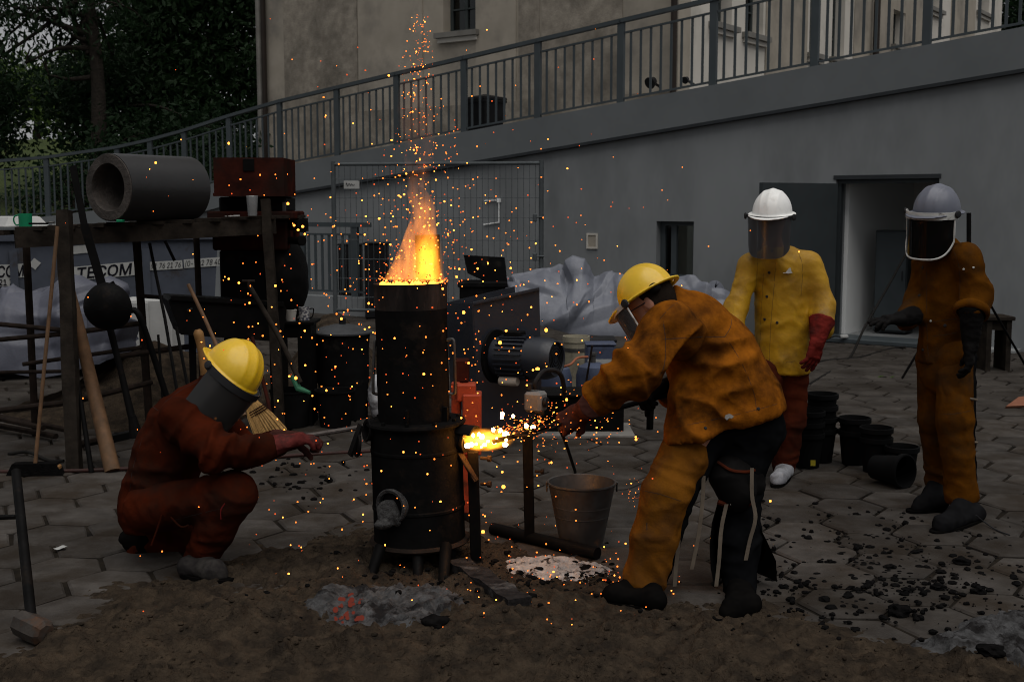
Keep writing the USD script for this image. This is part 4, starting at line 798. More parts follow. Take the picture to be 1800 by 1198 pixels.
# ================================================================ tarpaulins
def tarp(name, label, tops, bots, Y, depth, mat, seed, amp=.07, na=190, nt=110):
    us = np.linspace(tops[0][0], tops[-1][0], na); tv = np.interp(us, *zip(*tops)) + 8; bv = np.interp(us, *zip(*bots)); gp = np.empty((na, nt, 3))
    for i, u in enumerate(us):
        yb = Y + depth * .5; zt, zb = P(u, tv[i], yb)[2], P(u, bv[i], Y)[2]; e = min(1, (i + 1) / (na * .08), (na - i) / (na * .08)); x = P(u, 500, Y)[0]
        for j, t in enumerate(np.linspace(0, 1, nt)):
            k = min(t / .62, 1); z = zb + (zt - zb) * (math.sin(k * math.pi / 2) ** .9 if t < .62 else 1 - ((t - .62) / .38) ** 2 * .8)
            gp[i, j] = (x * (1 + (yb - Y) / Y * 0) , Y + depth * (t ** 1.35) * e + depth * .5 * (1 - e), z)
    r = np.random.default_rng(seed); sx = gp[..., 0]; sy = np.cumsum(np.linalg.norm(np.diff(gp, axis=1, prepend=gp[:, :1]), axis=-1), 1); q3 = np.stack([sx, sy, 0 * sx], -1)
    wx = sx + .16 * (meshkit.fbm(q3 * 2.2 + 5, 2, 1) - .5); wy = sy + .16 * (meshkit.fbm(q3 * 2.2 + 15, 2, 2) - .5)
    d = 1.6 * amp * (meshkit.fbm(q3 * 1.3 + seed, 2, 4) - .5)
    for k in range(int(10 * (sx.max() - sx.min()) + 10)):
        cx_, cy_ = r.uniform(sx.min(), sx.max()), r.uniform(0, sy.max() * .8); th_ = r.choice([r.normal(1.45, .4), r.normal(.35, .35), r.uniform(0, 3.14)]); Lc = r.uniform(.2, .75); wd = r.uniform(.06, .3)
        al = (wx - cx_) * math.cos(th_) + (wy - cy_) * math.sin(th_); pe = -(wx - cx_) * math.sin(th_) + (wy - cy_) * math.cos(th_)
        d = d + r.choice([1, 1, -.8]) * amp * r.uniform(.3, 1) * (wd / .18) ** .6 * np.exp(-(al / Lc) ** 2) * np.where(pe > 0, np.maximum(0, 1 - pe / wd), np.maximum(0, 1 + pe / (wd * r.uniform(.35, 1))))
    v, f = MB().grid(gp).get(); n = normals((v, f)); n *= np.sign(-n[:, 1:2] + 1e-9)
    v = v + n * d.reshape(-1, 1) ; v[:, 2] = np.maximum(v[:, 2], .01)
    return single(name, (v, f), mat, label, 'tarpaulin', smooth=True)
tarp('tarpaulin', 'crumpled grey tarpaulin heaped against the wall behind the mesh fence', [(880, 490), (900, 477), (935, 470), (965, 462), (988, 462), (998, 472), (1012, 455), (1028, 470), (1042, 492), (1075, 493), (1110, 497), (1140, 505)], [(880, 520), (905, 545), (950, 572), (1000, 586), (1060, 590), (1140, 592)], 12.4, 1.1, 'tarp_grey', 3, .085)
tarp('tarpaulin', 'smaller grey tarpaulin stretch between the two yellow helmets and yellow jacket', [(1120, 505), (1160, 500), (1190, 496), (1225, 494), (1255, 499), (1270, 494), (1290, 512), (1310, 540)], [(1120, 590), (1200, 590), (1310, 592)], 12.6, .9, 'tarp_grey', 8, .07, 120)
tarp('tarpaulin', 'blue grey tarpaulin heaped in front of the blue skip at left', [(-40, 500), (0, 505), (30, 502), (60, 490), (85, 474), (105, 478), (130, 500), (150, 512), (165, 506), (178, 540), (196, 600)], [(-40, 650), (0, 655), (60, 665), (120, 655), (160, 640), (196, 625)], 9.3, .9, 'tarp_blue', 12, .085, 170)

# black lidded bin, black boxes at the wall
q0, q1 = P(808, 497, 11.8), P(888, 560, 11.8)
bx_ = thing('lidded_bin', 'black open box with its lid tilted up in front of the grey tarpaulin', 'box', A((q0[0] + q1[0]) / 2, 11.9, 0))
part(bx_, 'box_body', MB().box(A((q0[0] + q1[0]) / 2, 12.0, q0[2] / 2), (q1[0] - q0[0], .4, q0[2]), None, .015), 'bucket_black'); part(bx_, 'box_rim', MB().box(A((q0[0] + q1[0]) / 2, 12.0, q0[2] - .02), (q1[0] - q0[0] + .04, .44, .05), None, .008), 'bucket_black')
part(bx_, 'lid', plate([(815, 448), (887, 452), (893, 505), (848, 492), (822, 480)], 12.05, .03), 'bucket_black', smooth=False)
for u0, v0, u1, y, lab in ((640, 429, 680, 17.7, 'black box standing at the wall right of the lower railing'), (594, 431, 634, 18.95, 'black box half hidden behind the bars of the lower railing')):
    q0, q1 = P(u0, v0, y), P(u1, v0, y); bq_ = thing('black_box', lab, 'box', A((q0[0] + q1[0]) / 2, y, 0), 'black boxes at the wall')
    part(bq_, 'box_body', MB().box(A((q0[0] + q1[0]) / 2, y + .15, q0[2] / 2), (q1[0] - q0[0], .3, q0[2]), None, .02), 'black_plastic'); part(bq_, 'lid', MB().box(A((q0[0] + q1[0]) / 2, y + .15, q0[2] + .012), (q1[0] - q0[0] + .03, .33, .03), None, .01), 'black_plastic')

# ================================================================ mesh fence panel
fa, fb_ = P(590, 560, 17.4), P(951, 560, 16.9); fa[2] = fb_[2] = 0; FH = 2.26; fd = unit(fb_ - fa)
mf = thing('mesh_fence', 'grey temporary mesh fence panel standing in front of the grey wall', 'fence', (fa + fb_) / 2)
look('fence_zinc', (.085, .095, .1), None, 6, (.5, .65), metal=.3)
for q in (fa, fb_): part(mf, 'post', MB().tube([q, q + UP * (FH + .04)], .034, 12), 'fence_zinc')
part(mf, 'rail', MB().tube([fa + UP * FH, fb_ + UP * FH], .026, 10), 'fence_zinc'); part(mf, 'rail', MB().tube([fa + UP * .16, fb_ + UP * .16], .024, 10), 'fence_zinc')
wm = MB(); L = np.linalg.norm(fb_ - fa); n = 36
for i in range(1, n): wm.tube([fa + fd * L * i / n + UP * .16, fa + fd * L * i / n + UP * FH], .0035, 4, False)
for z in (.35, .62, .9, 1.18, 1.5, 1.78, 2.05): wm.tube([fa + UP * z, fb_ + UP * z], .004, 4, False)
part(mf, 'wire_mesh', wm, 'fence_zinc', smooth=False)
sq0, sq1 = PL(605, 318, fa, A(-fd[1], fd[0], 0)), PL(632, 332, fa, A(-fd[1], fd[0], 0))
sg_ = part(mf, 'sign_plate', MB().box((sq0 + sq1) / 2 + A(0, -.03, 0), (sq1[0] - sq0[0], .01, sq0[2] - sq1[2]), None, .003), 'sign_white', smooth=False)
scr = MB(); sc_ = (sq0 + sq1) / 2 + A(0, -.037, 0)
scr.tube(bez([sc_ + A(x, 0, z) for x, z in ((-.08, .0), (-.07, .025), (-.055, -.02), (-.035, .02), (-.015, -.012), (.0, .014), (.02, -.01), (.045, .008))], 5), .004, 5)
part(sg_, 'handwriting', scr, 'letter_ink')
for z in (1.5, .95): part(mf, 'clip', MB().box(fb_ + UP * z + A(-.09, -.02, 0), (.06, .05, .11), ch=.01).tube([fb_ + UP * (z + .01) + A(-.09, -.03, 0), fb_ + UP * (z + .01) + A(.04, -.045, 0)], .012, 6), 'fence_zinc')
cd_ = [PL(u, v, WO + WN * .02, WN) for u, v in ((852, 353), (877, 352), (877, 391), (850, 395))]
cdt = thing('white_conduit', 'thin white conduit bent in a square on the wall behind the fence', 'conduit', cd_[3]); part(cdt, 'tube', MB().tube(cd_, .011, 6), 'white_wall'); part(cdt, 'junction_box', MB().box(cd_[1], (.06, .03, .06)), 'white_wall', smooth=False)
# ================================================================ skip with its lettering
k0, k1 = P(-160, 500, 11.0), P(386, 500, 12.0); k0[2] = k1[2] = 0; kd = unit(k1 - k0); kn = A(kd[1], -kd[0], 0)
KH = P(200, 411, 11.6)[2]; KL = np.linalg.norm(k1 - k0)
sk = thing('waste_skip', 'blue grey steel skip with black lettering on white strips', 'skip', (k0 + k1) / 2)
KR = np.array([kd, -kn, UP])
part(sk, 'skip_body', MB().poly(Polygon([(.25, .12), (KL - .1, .12), (KL, KH), (0, KH)]), k0, kd, UP, -1.5), 'skip_blue', smooth=False)
part(sk, 'top_rim', MB().box(k0 + kd * KL / 2 + UP * (KH - .03) - kn * .75, (KL + .05, 1.58, .08), KR, .01), 'skip_blue')
for x in (.9, 2.1): part(sk, 'rib', MB().box(k0 + kd * x + UP * KH / 2 + kn * .012, (.07, .03, KH - .3), KR), 'skip_blue', smooth=False)
def skip_px(u, v, off=.006): return PL(u, v, k0 + kn * off, kn)
def strip(u0, v0, u1, v1, h):         # a strip from its lower left to lower right corner, H pixels high
    a, b = skip_px(u0, v0), skip_px(u1, v1); t = skip_px(u0, v0 - h); x = unit(b - a); y = unit(np.cross(np.cross(x, t - a), x)); return a, x, y, np.linalg.norm(b - a), np.linalg.norm(t - a)
def sign(u0, v0, u1, v1, h, text, hx, italic=.2, bold=True, cut=0.0, fit=None):
    a, x, y, L, Hh = strip(u0, v0, u1, v1, h)
    sp = part(sk, 'sign_strip', MB().poly(sbox(0, 0, L, Hh), a, x, y, .004), 'sign_white', smooth=False)
    if text:
        t = meshkit.text_mesh(text, Hh * hx, .003, bold); v = np.array(t.vertices); w = v[:, 0].max() - v[:, 0].min()
        k = (fit or .96) * L / w; v[:, 0] = (v[:, 0] - v[:, 0].min()) * k + .02 * L - cut * L; v[:, 0] += italic * v[:, 1]
        v = a + v[:, :1] * x + (v[:, 1:2] + Hh * (1 - hx) / 2) * y + (v[:, 2:] + .0045) * np.cross(x, y)
        part(sp, 'lettering', (v, np.array(t.faces)), 'letter_ink', smooth=False)
sign(132, 493, 241, 483, 24, 'TECOM', .8, .22, True, 0, .88); sign(-32, 491, 44, 487, 24, 'TECOM', .8, .12, True, 0, .95)
sign(249, 476, 321, 472, 15, '(0-91 76 21 76', .62, .2, False, 0, .93); sign(324, 471, 400, 466, 15, '(0-602 78 40 3', .62, .2, False, 0, .93); sign(-60, 505, 33, 502, 14, '(0-91 76 21 76', .72, .05, True, 0, .95)
sign(122, 447, 156, 444, 14, None, 0); sign(62, 474, 72, 462, 14, None, 0)

q0, q1 = P(207, 527, 10.6), P(302, 580, 10.6)
wb = thing('white_cabinet', 'white box cabinet on the sand under the skip lettering', 'cabinet', A((q0[0] + q1[0]) / 2, 10.8, 0))
part(wb, 'cabinet_body', MB().box(A((q0[0] + q1[0]) / 2, 10.8, q0[2] / 2), (q1[0] - q0[0], .4, q0[2]), None, .008), 'white_plastic'); part(wb, 'cabinet_door', MB().box(A(q0[0] + (q1[0] - q0[0]) * .3, 10.592, q0[2] / 2), ((q1[0] - q0[0]) * .56, .014, q0[2] - .04), None, .004), 'white_plastic')
def mound(name, label, px, Y, ry, mat='sand_look', seed=1):
    c = P(px[0], px[1], Y); rx, h = px[2] / 2100 * Y, max(c[2], .05); X, Z = np.meshgrid(np.linspace(-1.15, 1.15, 60), np.linspace(-1.15, 1.15, 50), indexing='ij'); q = np.stack([c[0] + X * rx, Y + Z * ry, 0 * X], -1)
    z = h * np.exp(-2.1 * (X ** 2 + Z ** 2)) * (.75 + .5 * meshkit.fbm(q * 2.2, 3, seed)) + .05 * (meshkit.fbm(q * 9, 3, seed + 3) - .5) - .04
    q[..., 2] = z; return single(name, MB().grid(q), mat, label, 'sand', kind='stuff', smooth=True)
mound('sand_pile', 'pile of brown sand behind the rack and the white cabinet', (270, 590, 210), 9.9, 1.1, seed=2)
mound('sand_pile', 'heap of sand against the low plinth behind the black lidded barrel', (585, 552, 95), 11.8, 1.3, seed=5); mound('sand_pile', 'brown earth heaped behind the black stand and buckets', (500, 640, 120), 10.2, .8, seed=7)

# ================================================================ rack of timber and pipe
pA, pAt = G(131, 826), P(112, 370, 7.62); pB, pBt = G(495, 778), P(467, 350, 8.42)
rk = thing('timber_rack', 'dark timber and pipe rack carrying the drum, with tools leaning on it', 'rack', (pA + pB) / 2)
def wood(a, b, w, h, up=(0, -1, 0), seed=0): return bar_mesh(np.asarray(a, float), np.asarray(b, float), w, h, up, .012, seed, 14)
part(rk, 'post', wood(pA, pAt, .08, .075, seed=1), 'old_timber', smooth=False); part(rk, 'post', wood(pB, pBt, .062, .06, seed=2), 'old_timber', smooth=False)
part(rk, 'front_beam', wood(P(26, 421, 7.7), P(483, 397, 8.48), .07, .108, (0, 0, 1), 3), 'old_timber', smooth=False)
bk0, bk1 = P(26, 421, 7.7) + A(-.05, .75, 0), P(483, 397, 8.48) + A(.1, .75, 0); part(rk, 'rear_beam', wood(bk0, bk1, .07, .1, (0, 0, 1), 4), 'old_timber', smooth=False)
for i in range(9):
    t0, t1 = i / 9 + .004, (i + 1) / 9 - .004; a, b = P(26, 421, 7.7), P(483, 397, 8.48)
    for sgn in (0,):
        c0 = a + (b - a) * (t0 + t1) / 2 + A(0, -.03, .066); c1 = bk0 + (bk1 - bk0) * (t0 + t1) / 2 + A(0, .04, .066)
        part(rk, 'shelf_board', wood(c0, c1, np.linalg.norm(b - a) * (t1 - t0), .022, (0, 0, 1), 20 + i), 'old_timber', smooth=False)
part(rk, 'shelf_board', wood(P(-90, 412, 7.9), P(26, 408, 7.95), .5, .03, (0, 0, 1), 33), 'old_timber', smooth=False)
for (u0, v0, y0), (u1, v1, y1), r in (((46, 428, 8.4), (60, 700, 8.5), .026), ((240, 425, 8.6), (262, 694, 8.6), .03), ((345, 415, 9.0), (356, 640, 9.0), .024)):
    q = P(u1, v1, y1); part(rk, 'pipe_post', MB().tube([P(u0, v0, y0), A(q[0], q[1], 0)], r, 10), 'rust_brown')
for (u0, v0, y0), (u1, v1, y1), r in (((-60, 564, 7.9), (112, 580, 7.68), .016), ((-60, 602, 7.9), (116, 586, 7.7), .016), ((112, 587, 7.75), (252, 567, 8.5), .018), ((248, 520, 8.55), (384, 530, 8.7), .015), ((384, 530, 8.7), (482, 532, 8.5), .015), ((-60, 728, 8.0), (128, 706, 7.6), .02), ((126, 706, 7.6), (265, 672, 8.4), .02), ((128, 783, 7.58), (182, 772, 7.6), .024), ((208, 626, 8.3), (352, 606, 8.6), .02), ((40, 640, 8.4), (250, 610, 8.5), .015), ((-40, 655, 8.3), (128, 652, 8.2), .013)):
    part(rk, 'cross_pipe', MB().tube([P(u0, v0, y0), P(u1, v1, y1)], r, 8), 'rust_brown')
ai = P(181, 774, 7.6); ag = G(192, 826); part(rk, 'angle_bracket', MB().beam(ai, P(238, 761, 7.75), .05, .05, ch=.004).beam(ai, ag, .03, .04, (0, -1, 0)), 'black_iron', smooth=False)
# what lies on the rack
DR = .222; DL = .70; dax = unit(A(.53, .85, 0)); dc0 = P(192, 334, 7.86); dc0[2] = z_drum = (P(26, 421, 7.7)[2] + P(483, 397, 8.48)[2]) / 2 + .075 + DR
dm = thing('lined_drum', 'big hollow steel drum with a thick pale lining lying on the rack', 'drum', dc0 - UP * DR); dx = dax
part(dm, 'outer_shell', MB().lathe([(DR - .004, 0), (DR, .0), (DR, DL * .97), (DR - .03, DL), (0, DL)], dc0, dax, 56, wob=.004), 'drum_skin')
part(dm, 'lining', MB().lathe([(DR - .004, .001), (DR - .006, -.008), (.158, -.01), (.15, .01), (.14, .3), (.11, .62), (0, .64)], dc0, dax, 56, wob=.012), 'refractory')
e = dc0 + dax * DL
part(dm, 'end_lug', MB().box(e + UP * .13 + A(0, -.03, 0), (.09, .06, .05), frame(dx), .01), 'black_iron')
r0, r1 = P(375, 277, 8.75), P(500, 345, 8.75)
rb = thing('rusty_box', 'rusty dark red steel box resting on the black forge', 'box', A((r0[0] + r1[0]) / 2, 8.95, r1[2])); bw = r1[0] - r0[0]; bh = r0[2] - r1[2]; cx = (r0[0] + r1[0]) / 2
for nm, c, s in (('front_panel', (cx, 8.75, r1[2] + bh / 2), (bw, .012, bh)), ('rear_panel', (cx, 9.2, r1[2] + bh / 2), (bw, .012, bh)), ('end_panel', (r0[0] + .006, 8.975, r1[2] + bh / 2), (.012, .436, bh - .004)), ('end_panel', (r1[0] - .006, 8.975, r1[2] + bh / 2), (.012, .436, bh - .004)), ('floor_panel', (cx, 8.975, r1[2] + .01), (bw - .03, .43, .012)), ('bottom_lip', (cx, 8.735, r1[2] + .012), (bw + .01, .015, .024))):
    part(rb, nm, MB().box(c, s), 'rust_red', smooth=False)
part(rb, 'latch', MB().box(P(437, 290, 8.74), (.08, .012, .09), ch=.003), 'black_iron', smooth=False)
# the black forge behind the right rack post
fg = thing('black_forge', 'soot black forge with flanged pipe stubs beside the right rack post', 'forge', A(*P(445, 500, 8.95)[:2], 0)); YG = 8.95
def fbox(nm, u0, v0, u1, v1, y, d, mat='black_iron', ch=.012):
    p0, p1 = P(u0, v0, y), P(u1, v1, y); part(fg, nm, MB().box(A((p0[0] + p1[0]) / 2, y + d / 2, (p0[2] + p1[2]) / 2), (p1[0] - p0[0], d, p0[2] - p1[2]), None, ch), mat)
fbox('hearth_beam', 363, 371, 515, 386, YG - .15, .5, 'rust_red'); fbox('hopper_neck', 384, 346, 503, 372, YG - .02, .4); fbox('hearth', 372, 388, 505, 440, YG - .05, .55, 'rust_red'); fbox('forge_body', 385, 440, 500, 560, YG, .5)
fbox('strut', 496, 355, 502, 374, YG - .1, .03, 'galvanised', .002)
q = P(500, 490, YG + .2); part(fg, 'belly', nets(lambda p: sd_ell(p, q, (.18, .26, .34)) + .02 * (meshkit.fbm(p * 9, 2, 3) - .5), q - A(.25, .35, .45), q + A(.25, .35, .45), .025), 'black_iron', smooth=True)
for u, v, r, y in ((531, 396, .052, YG - .05), (530, 423, .038, YG - .1)):
    c = P(u, v, y); ax_ = unit(A(.72, -.68, 0)); part(fg, 'pipe_stub', MB().lathe([(0, .012), (r * .8, .012), (r, .01), (r, -.01), (r * .72, -.014), (r * .7, -.22), (0, -.22)], c, ax_, 24), 'black_iron')
part(fg, 'support_leg', MB().beam(P(400, 560, YG + .1), A(*P(400, 560, YG + .1)[:2], 0), .05, .05, (0, 1, 0)), 'black_iron', smooth=False); part(fg, 'support_leg', MB().beam(P(492, 560, YG + .1), A(*P(492, 560, YG + .1)[:2], 0), .06, .06, (0, 1, 0)), 'black_iron', smooth=False)
# long black trough under the forge
tr0 = [P(302, 562, 8.25), P(500, 572, 8.55)]; tt = thing('coal_trough', 'long soot black coal trough on legs below the forge', 'trough', A((tr0[0][0] + tr0[1][0]) / 2, 8.4, 0))
R_t = frame(tr0[1] - tr0[0]); L_t = np.linalg.norm(tr0[1] - tr0[0]); mid = (tr0[0] + tr0[1]) / 2
part(tt, 'trough_shell', MB().poly(Polygon([(-.02, .13), (.0, .155), (L_t, .155), (L_t + .02, .12), (L_t - .02, -.12), (.06, -.1)]), tr0[0], R_t[0], UP, -.45), 'black_iron', smooth=False)
part(tt, 'trough_lip', MB().beam(tr0[0] + UP * .155 - R_t[1] * .0 + A(0, -.01, 0), tr0[1] + UP * .155 + A(0, -.01, 0), .03, .03), 'black_iron', smooth=False)
for t in (.12, .85):
    q = tr0[0] + (tr0[1] - tr0[0]) * t + A(0, .15, -.1); part(tt, 'leg', MB().beam(q, q * A(1, 1, 0), .04, .04, (0, 1, 0)), 'black_iron', smooth=False)
part(tt, 'poker', MB().tube([P(330, 545, 8.25), P(362, 533, 8.5)], .007, 6), 'galvanised')
# small things on the shelf
z_sh = lambda u, y: (P(26, 421, 7.7) + (P(483, 397, 8.48) - P(26, 421, 7.7)) * np.clip((u - 26) / 457, -.4, 1))[2] + .078
q = P(45, 398, 7.82); q[2] = z_sh(45, 0)
gm = thing('green_mug', 'green plastic mug with a handle at the end of the shelf', 'mug', q); part(gm, 'mug_body', MB().lathe([(0, .004), (.038, .004), (.041, .0), (.043, .085), (.039, .085), (.037, .01), (0, .01)], q, UP, 24), 'green_plastic')
part(gm, 'handle', MB().tube(bez([q + A(-.04, 0, .075), q + A(-.07, 0, .065), q + A(-.075, 0, .035), q + A(-.062, 0, .012), q + A(-.04, 0, .012)], 5), .005, 7), 'green_plastic')
q = P(32, 396, 8.05); q[2] = z_sh(20, 0) - .0
ty = thing('white_tray', 'white plastic tray upside down behind the green mug', 'tray', q); part(ty, 'tray_body', MB().lathe([(.22, 0), (.2, .012), (.15, .065), (.13, .07), (0, .07)], q, UP, 4).lathe([(.22, 0), (.235, .0), (.235, .008), (.2, .012)], q, UP, 4), 'white_plastic', smooth=False)
q = P(84, 394, 7.72); q[2] = z_sh(84, 0) + .014
spn = thing('spanner', 'dark ring spanner lying right of the green mug', 'spanner', q); part(spn, 'shank', MB().beam(q + A(-.12, 0, 0), q + A(.0, 0, .0), .02, .012), 'black_iron', smooth=False); part(spn, 'ring', MB().tube([q + A(.02 + .02 * math.cos(t), .02 * math.sin(t), .008) for t in np.linspace(0, 6.28, 14)], .006, 6), 'galvanised')
q = P(444, 384, 8.36); q[2] = z_sh(444, 0)
cu = thing('clear_cup', 'clear plastic cup of water on the shelf before the rusty box', 'cup', q); part(cu, 'cup_wall', MB().lathe([(.031, 0), (.04, .136), (.042, .138), (.042, .14), (.039, .14), (.03, .002)], q, UP, 24), 'clear_plastic'); part(cu, 'water', MB().lathe([(0, .003), (.029, .003), (.0345, .06), (0, .06)], q, UP, 24), 'clear_plastic')
sc = MB(); r = np.random.default_rng(5)
for i in range(26):
    u = r.choice([r.normal(408, 7), r.normal(125, 5), r.normal(98, 3)]); q = P(u, 390, 8.3 if u > 300 else 7.72); q[2] = z_sh(u, 0) + .006; sc.box(q + A(0, r.uniform(-.03, .03), 0), A(.02, .02, .009) * r.uniform(.5, 1), Rz(r.uniform(0, 90)))
single('metal_scraps', sc, 'white_plastic', 'pale crumbs of scrap lying on the shelf', 'scrap', kind='stuff', smooth=False)
q = P(212, 396, 7.8); q[2] = z_sh(212, 0) + .01; single('green_block', MB().box(q, (.04, .05, .018), None, .003), 'green_plastic', 'tiny green plastic block under the edge of the drum', 'block')

# ladle and the leaning tools
c = P(187, 540, 7.35)
ld_ = thing('iron_ladle', 'round black iron ladle hanging by its long flat shank on the rack', 'ladle', c)
part(ld_, 'bowl', MB().lathe([(0, -.09), (.06, -.083), (.11, -.06), (.14, -.02), (.146, .01), (.15, .035), (.142, .035), (.136, -.01), (.1, -.05), (0, -.075)], c, A(.1, 1, .12), 36), 'black_iron')
part(ld_, 'shank', MB().beam(c + UP * .1 + A(-.02, .02, 0), P(148, 395, 7.42), .052, .014, (0, 1, 0)).beam(P(148, 395, 7.42), P(128, 292, 7.5), .04, .014, (0, 1, 0)).beam(c + UP * .15 + A(.02, .02, 0), c + UP * .08 + A(.06, .02, 0), .05, .012, (0, 1, 0)), 'black_iron', smooth=False)
def leaner(name, label, cat, pxs, r, mat, n=9, group=None): return rod(name, label, cat, pxs, r, mat, group, n)
bp0 = G(62, 834); top = P(101, 398, 7.5)
pb = thing('push_broom', 'push broom with a long thin handle and dark bristles on the ground', 'broom', bp0)
part(pb, 'handle', MB().tube([top, bp0 + UP * .05], .012, 9), 'handle_wood'); part(pb, 'head', MB().box(bp0 + A(.02, 0, .045), (.27, .06, .035), Rz(4), .008), 'pale_wood')
part(pb, 'bristles', MB().poly(Polygon([(-.17, -.045), (.17, -.045), (.135, .03), (-.13, .03)]), bp0 + A(.0, .04, .045), Rz(4)[0], UP, .075), 'charcoal', smooth=False)
leaner('wooden_pole', 'thick tapering brown wooden pole leaning on the front rack post', 'pole', bez([P(110, 462, 7.62), P(135, 560, 7.6), P(165, 690, 7.55), G(198, 828)], 5), np.linspace(.029, .05, 16), 'handle_wood', 12)
leaner('black_bar', 'straight black iron bar between the rack post and the wooden pole', 'bar', [P(124, 585, 7.62), G(161, 830)], [.012, .017], 'black_iron')
rm_ = leaner('iron_rammer', 'iron rammer with a flared foot below the ladle', 'rammer', [P(193, 575, 7.5), P(212, 650, 7.5), P(232, 735, 7.45)], [.022, .02, .024], 'black_iron'); part(rm_, 'flared_foot', MB().tube([P(232, 730, 7.45), P(240, 768, 7.45)], [.025, .046], 10), 'black_iron')
leaner('bent_pipe', 'bent dark pipe with a curved top beside the white cabinet', 'pipe', bez([P(226, 546, 7.6), P(238, 546, 7.6), P(248, 562, 7.6), P(268, 620, 7.65), P(300, 720, 7.7), P(318, 785, 7.75)], 6), .02, 'black_iron')
leaner('thin_rod', 'longest thin iron rod leaning in front of the skip lettering', 'rod', [P(263, 428, 8.3), P(290, 560, 8.0), P(310, 680, 7.8), P(322, 745, 7.7)], .011, 'black_iron', 7, 'thin iron rods leaning on the rack'); leaner('thin_rod', 'short thin rod standing left of the long thin rod', 'rod', [P(278, 588, 8.0), P(286, 700, 7.9)], .009, 'black_iron', 7, 'thin iron rods leaning on the rack'); leaner('thin_rod', 'thin rod just left of the wooden axe handle', 'rod', [P(310, 575, 8.1), P(332, 690, 7.9)], .011, 'black_iron', 7, 'thin iron rods leaning on the rack'); leaner('thin_rod', 'thin diagonal rod against the blue skip above the long rod', 'rod', [P(290, 423, 8.9), P(307, 458, 8.9)], .012, 'black_iron', 7, 'thin iron rods leaning on the rack')
leaner('rake_handle', 'slim brown handle leaning on the coal trough above the helmet', 'handle', [P(331, 500, 8.1), P(360, 560, 8.0), P(400, 650, 7.8), P(430, 730, 7.6)], .013, 'handle_wood')
leaner('axe_handle', 'pale curved axe handle standing left of the yellow helmet', 'handle', bez([P(347, 579, 7.7), P(353, 605, 7.7), P(358, 640, 7.7), P(362, 700, 7.7), P(362, 770, 7.6)], 5), np.interp(np.linspace(0, 1, 21), [0, .06, .2, 1], [.018, .034, .03, .022]), 'pale_wood', 10)
gs = leaner('green_shovel', 'long handled tool with a green socket beside the black barrel', 'shovel', [P(438, 502, 8.2), P(490, 590, 8.15), P(528, 672, 8.1)], .018, 'old_timber'); part(gs, 'grip', MB().tube([P(426, 494, 8.2), P(448, 494, 8.2)], .01, 8).tube([P(437, 494, 8.2), P(438, 504, 8.2)], .012, 8), 'rust_brown'); part(gs, 'socket', MB().tube(bez([P(516, 662, 8.12), P(524, 680, 8.1), P(532, 688, 8.08), P(545, 690, 8.05)], 4), [.02] * 4 + [.024] * 4 + [.022] * 4 + [.012], 9) if False else MB().tube([P(514, 660, 8.12), P(525, 683, 8.1), P(545, 690, 8.05)], [.021, .024, .012], 9), 'green_faded')
leaner('reddish_bar', 'dark reddish bar leaning left of the long handled green tool', 'bar', [P(443, 592, 8.3), P(470, 700, 8.1), P(482, 760, 8.0)], .013, 'rust_red')
# besom
b0, b1 = P(440, 702, 7.05), P(478, 765, 6.95)
be = thing('straw_broom', 'golden straw hand broom behind the crouching worker', 'broom', b1); dv = unit(b1 - b0); sv = MB(); r = np.random.default_rng(9)
for i in range(150):
    t = r.uniform(-1, 1); d = r.uniform(-1, 1); q0 = b0 + A(1, 0, 0) * t * .03 + A(0, 1, 0) * d * .015; q1 = b1 + A(1, 0, .3) * t * .09 + A(0, 1, 0) * d * .025 + dv * r.uniform(-.03, .02); sv.tube([q0, (q0 + q1) / 2 + A(t * .012, 0, 0), q1], .0035, 4)
part(be, 'bristles', sv, 'straw', smooth=False); Rb = frame(dv)
for k in (.07, .085, .1): part(be, 'binding', MB().tube([b0 + dv * k + (.045 + k * .25) * math.cos(t) * A(.85, 0, .5) + .024 * math.sin(t) * A(0, 1, 0) for t in np.linspace(0, 6.28, 18)], .0035, 5), 'rust_red')
part(be, 'handle', MB().tube([b0 + dv * .03, b0 - dv * .12], [.026, .014], 9), 'straw')

# barrel, small table with cups, buckets, bag
q = A(*P(604, 700, 9.3)[:2], 0); bh = P(604, 585, 9.3)[2]
ba = thing('black_barrel', 'black steel barrel with a domed grey lid and knob', 'barrel', q); br_ = .213
part(ba, 'barrel_body', MB().lathe([(0, .01), (br_ * .86, .01), (br_ * .88, 0), (br_ * .92, bh * .4), (br_ * .95, bh * .42), (br_ * .95, bh * .45), (br_ * .95, bh * .8), (br_ * 1.0, bh - .02), (br_ * 1.0, bh), (0, bh)], q, UP, 40), 'bucket_black'); look('lid_grey', (.07, .073, .077), (.045, .047, .05), 7, (.35, .55), metal=.4, bump=.2)
lid = part(ba, 'lid', MB().lathe([(br_ * 1.12, bh), (br_ * 1.12, bh + .012), (br_ * .8, bh + .045), (br_ * .3, bh + .07), (0, bh + .073)], q, UP, 40), 'lid_grey'); part(lid, 'knob', MB().box(q + UP * (bh + .095), (.05, .05, .055), Rz(15), .008), 'black_plastic')
tb0, tb1 = P(488, 565, 8.9), P(552, 565, 8.9); tz = tb0[2]
st = thing('black_side_table', 'small black metal table holding the two cups', 'table', A((tb0[0] + tb1[0]) / 2, 9.0, 0))
part(st, 'table_top', MB().box(A((tb0[0] + tb1[0]) / 2, 9.05, tz - .012), (tb1[0] - tb0[0], .32, .024), None, .004), 'black_iron', smooth=False); part(st, 'apron', MB().box(A((tb0[0] + tb1[0]) / 2 - .02, 8.93, tz - .075), (tb1[0] - tb0[0] - .06, .012, .1)), 'black_iron', smooth=False)
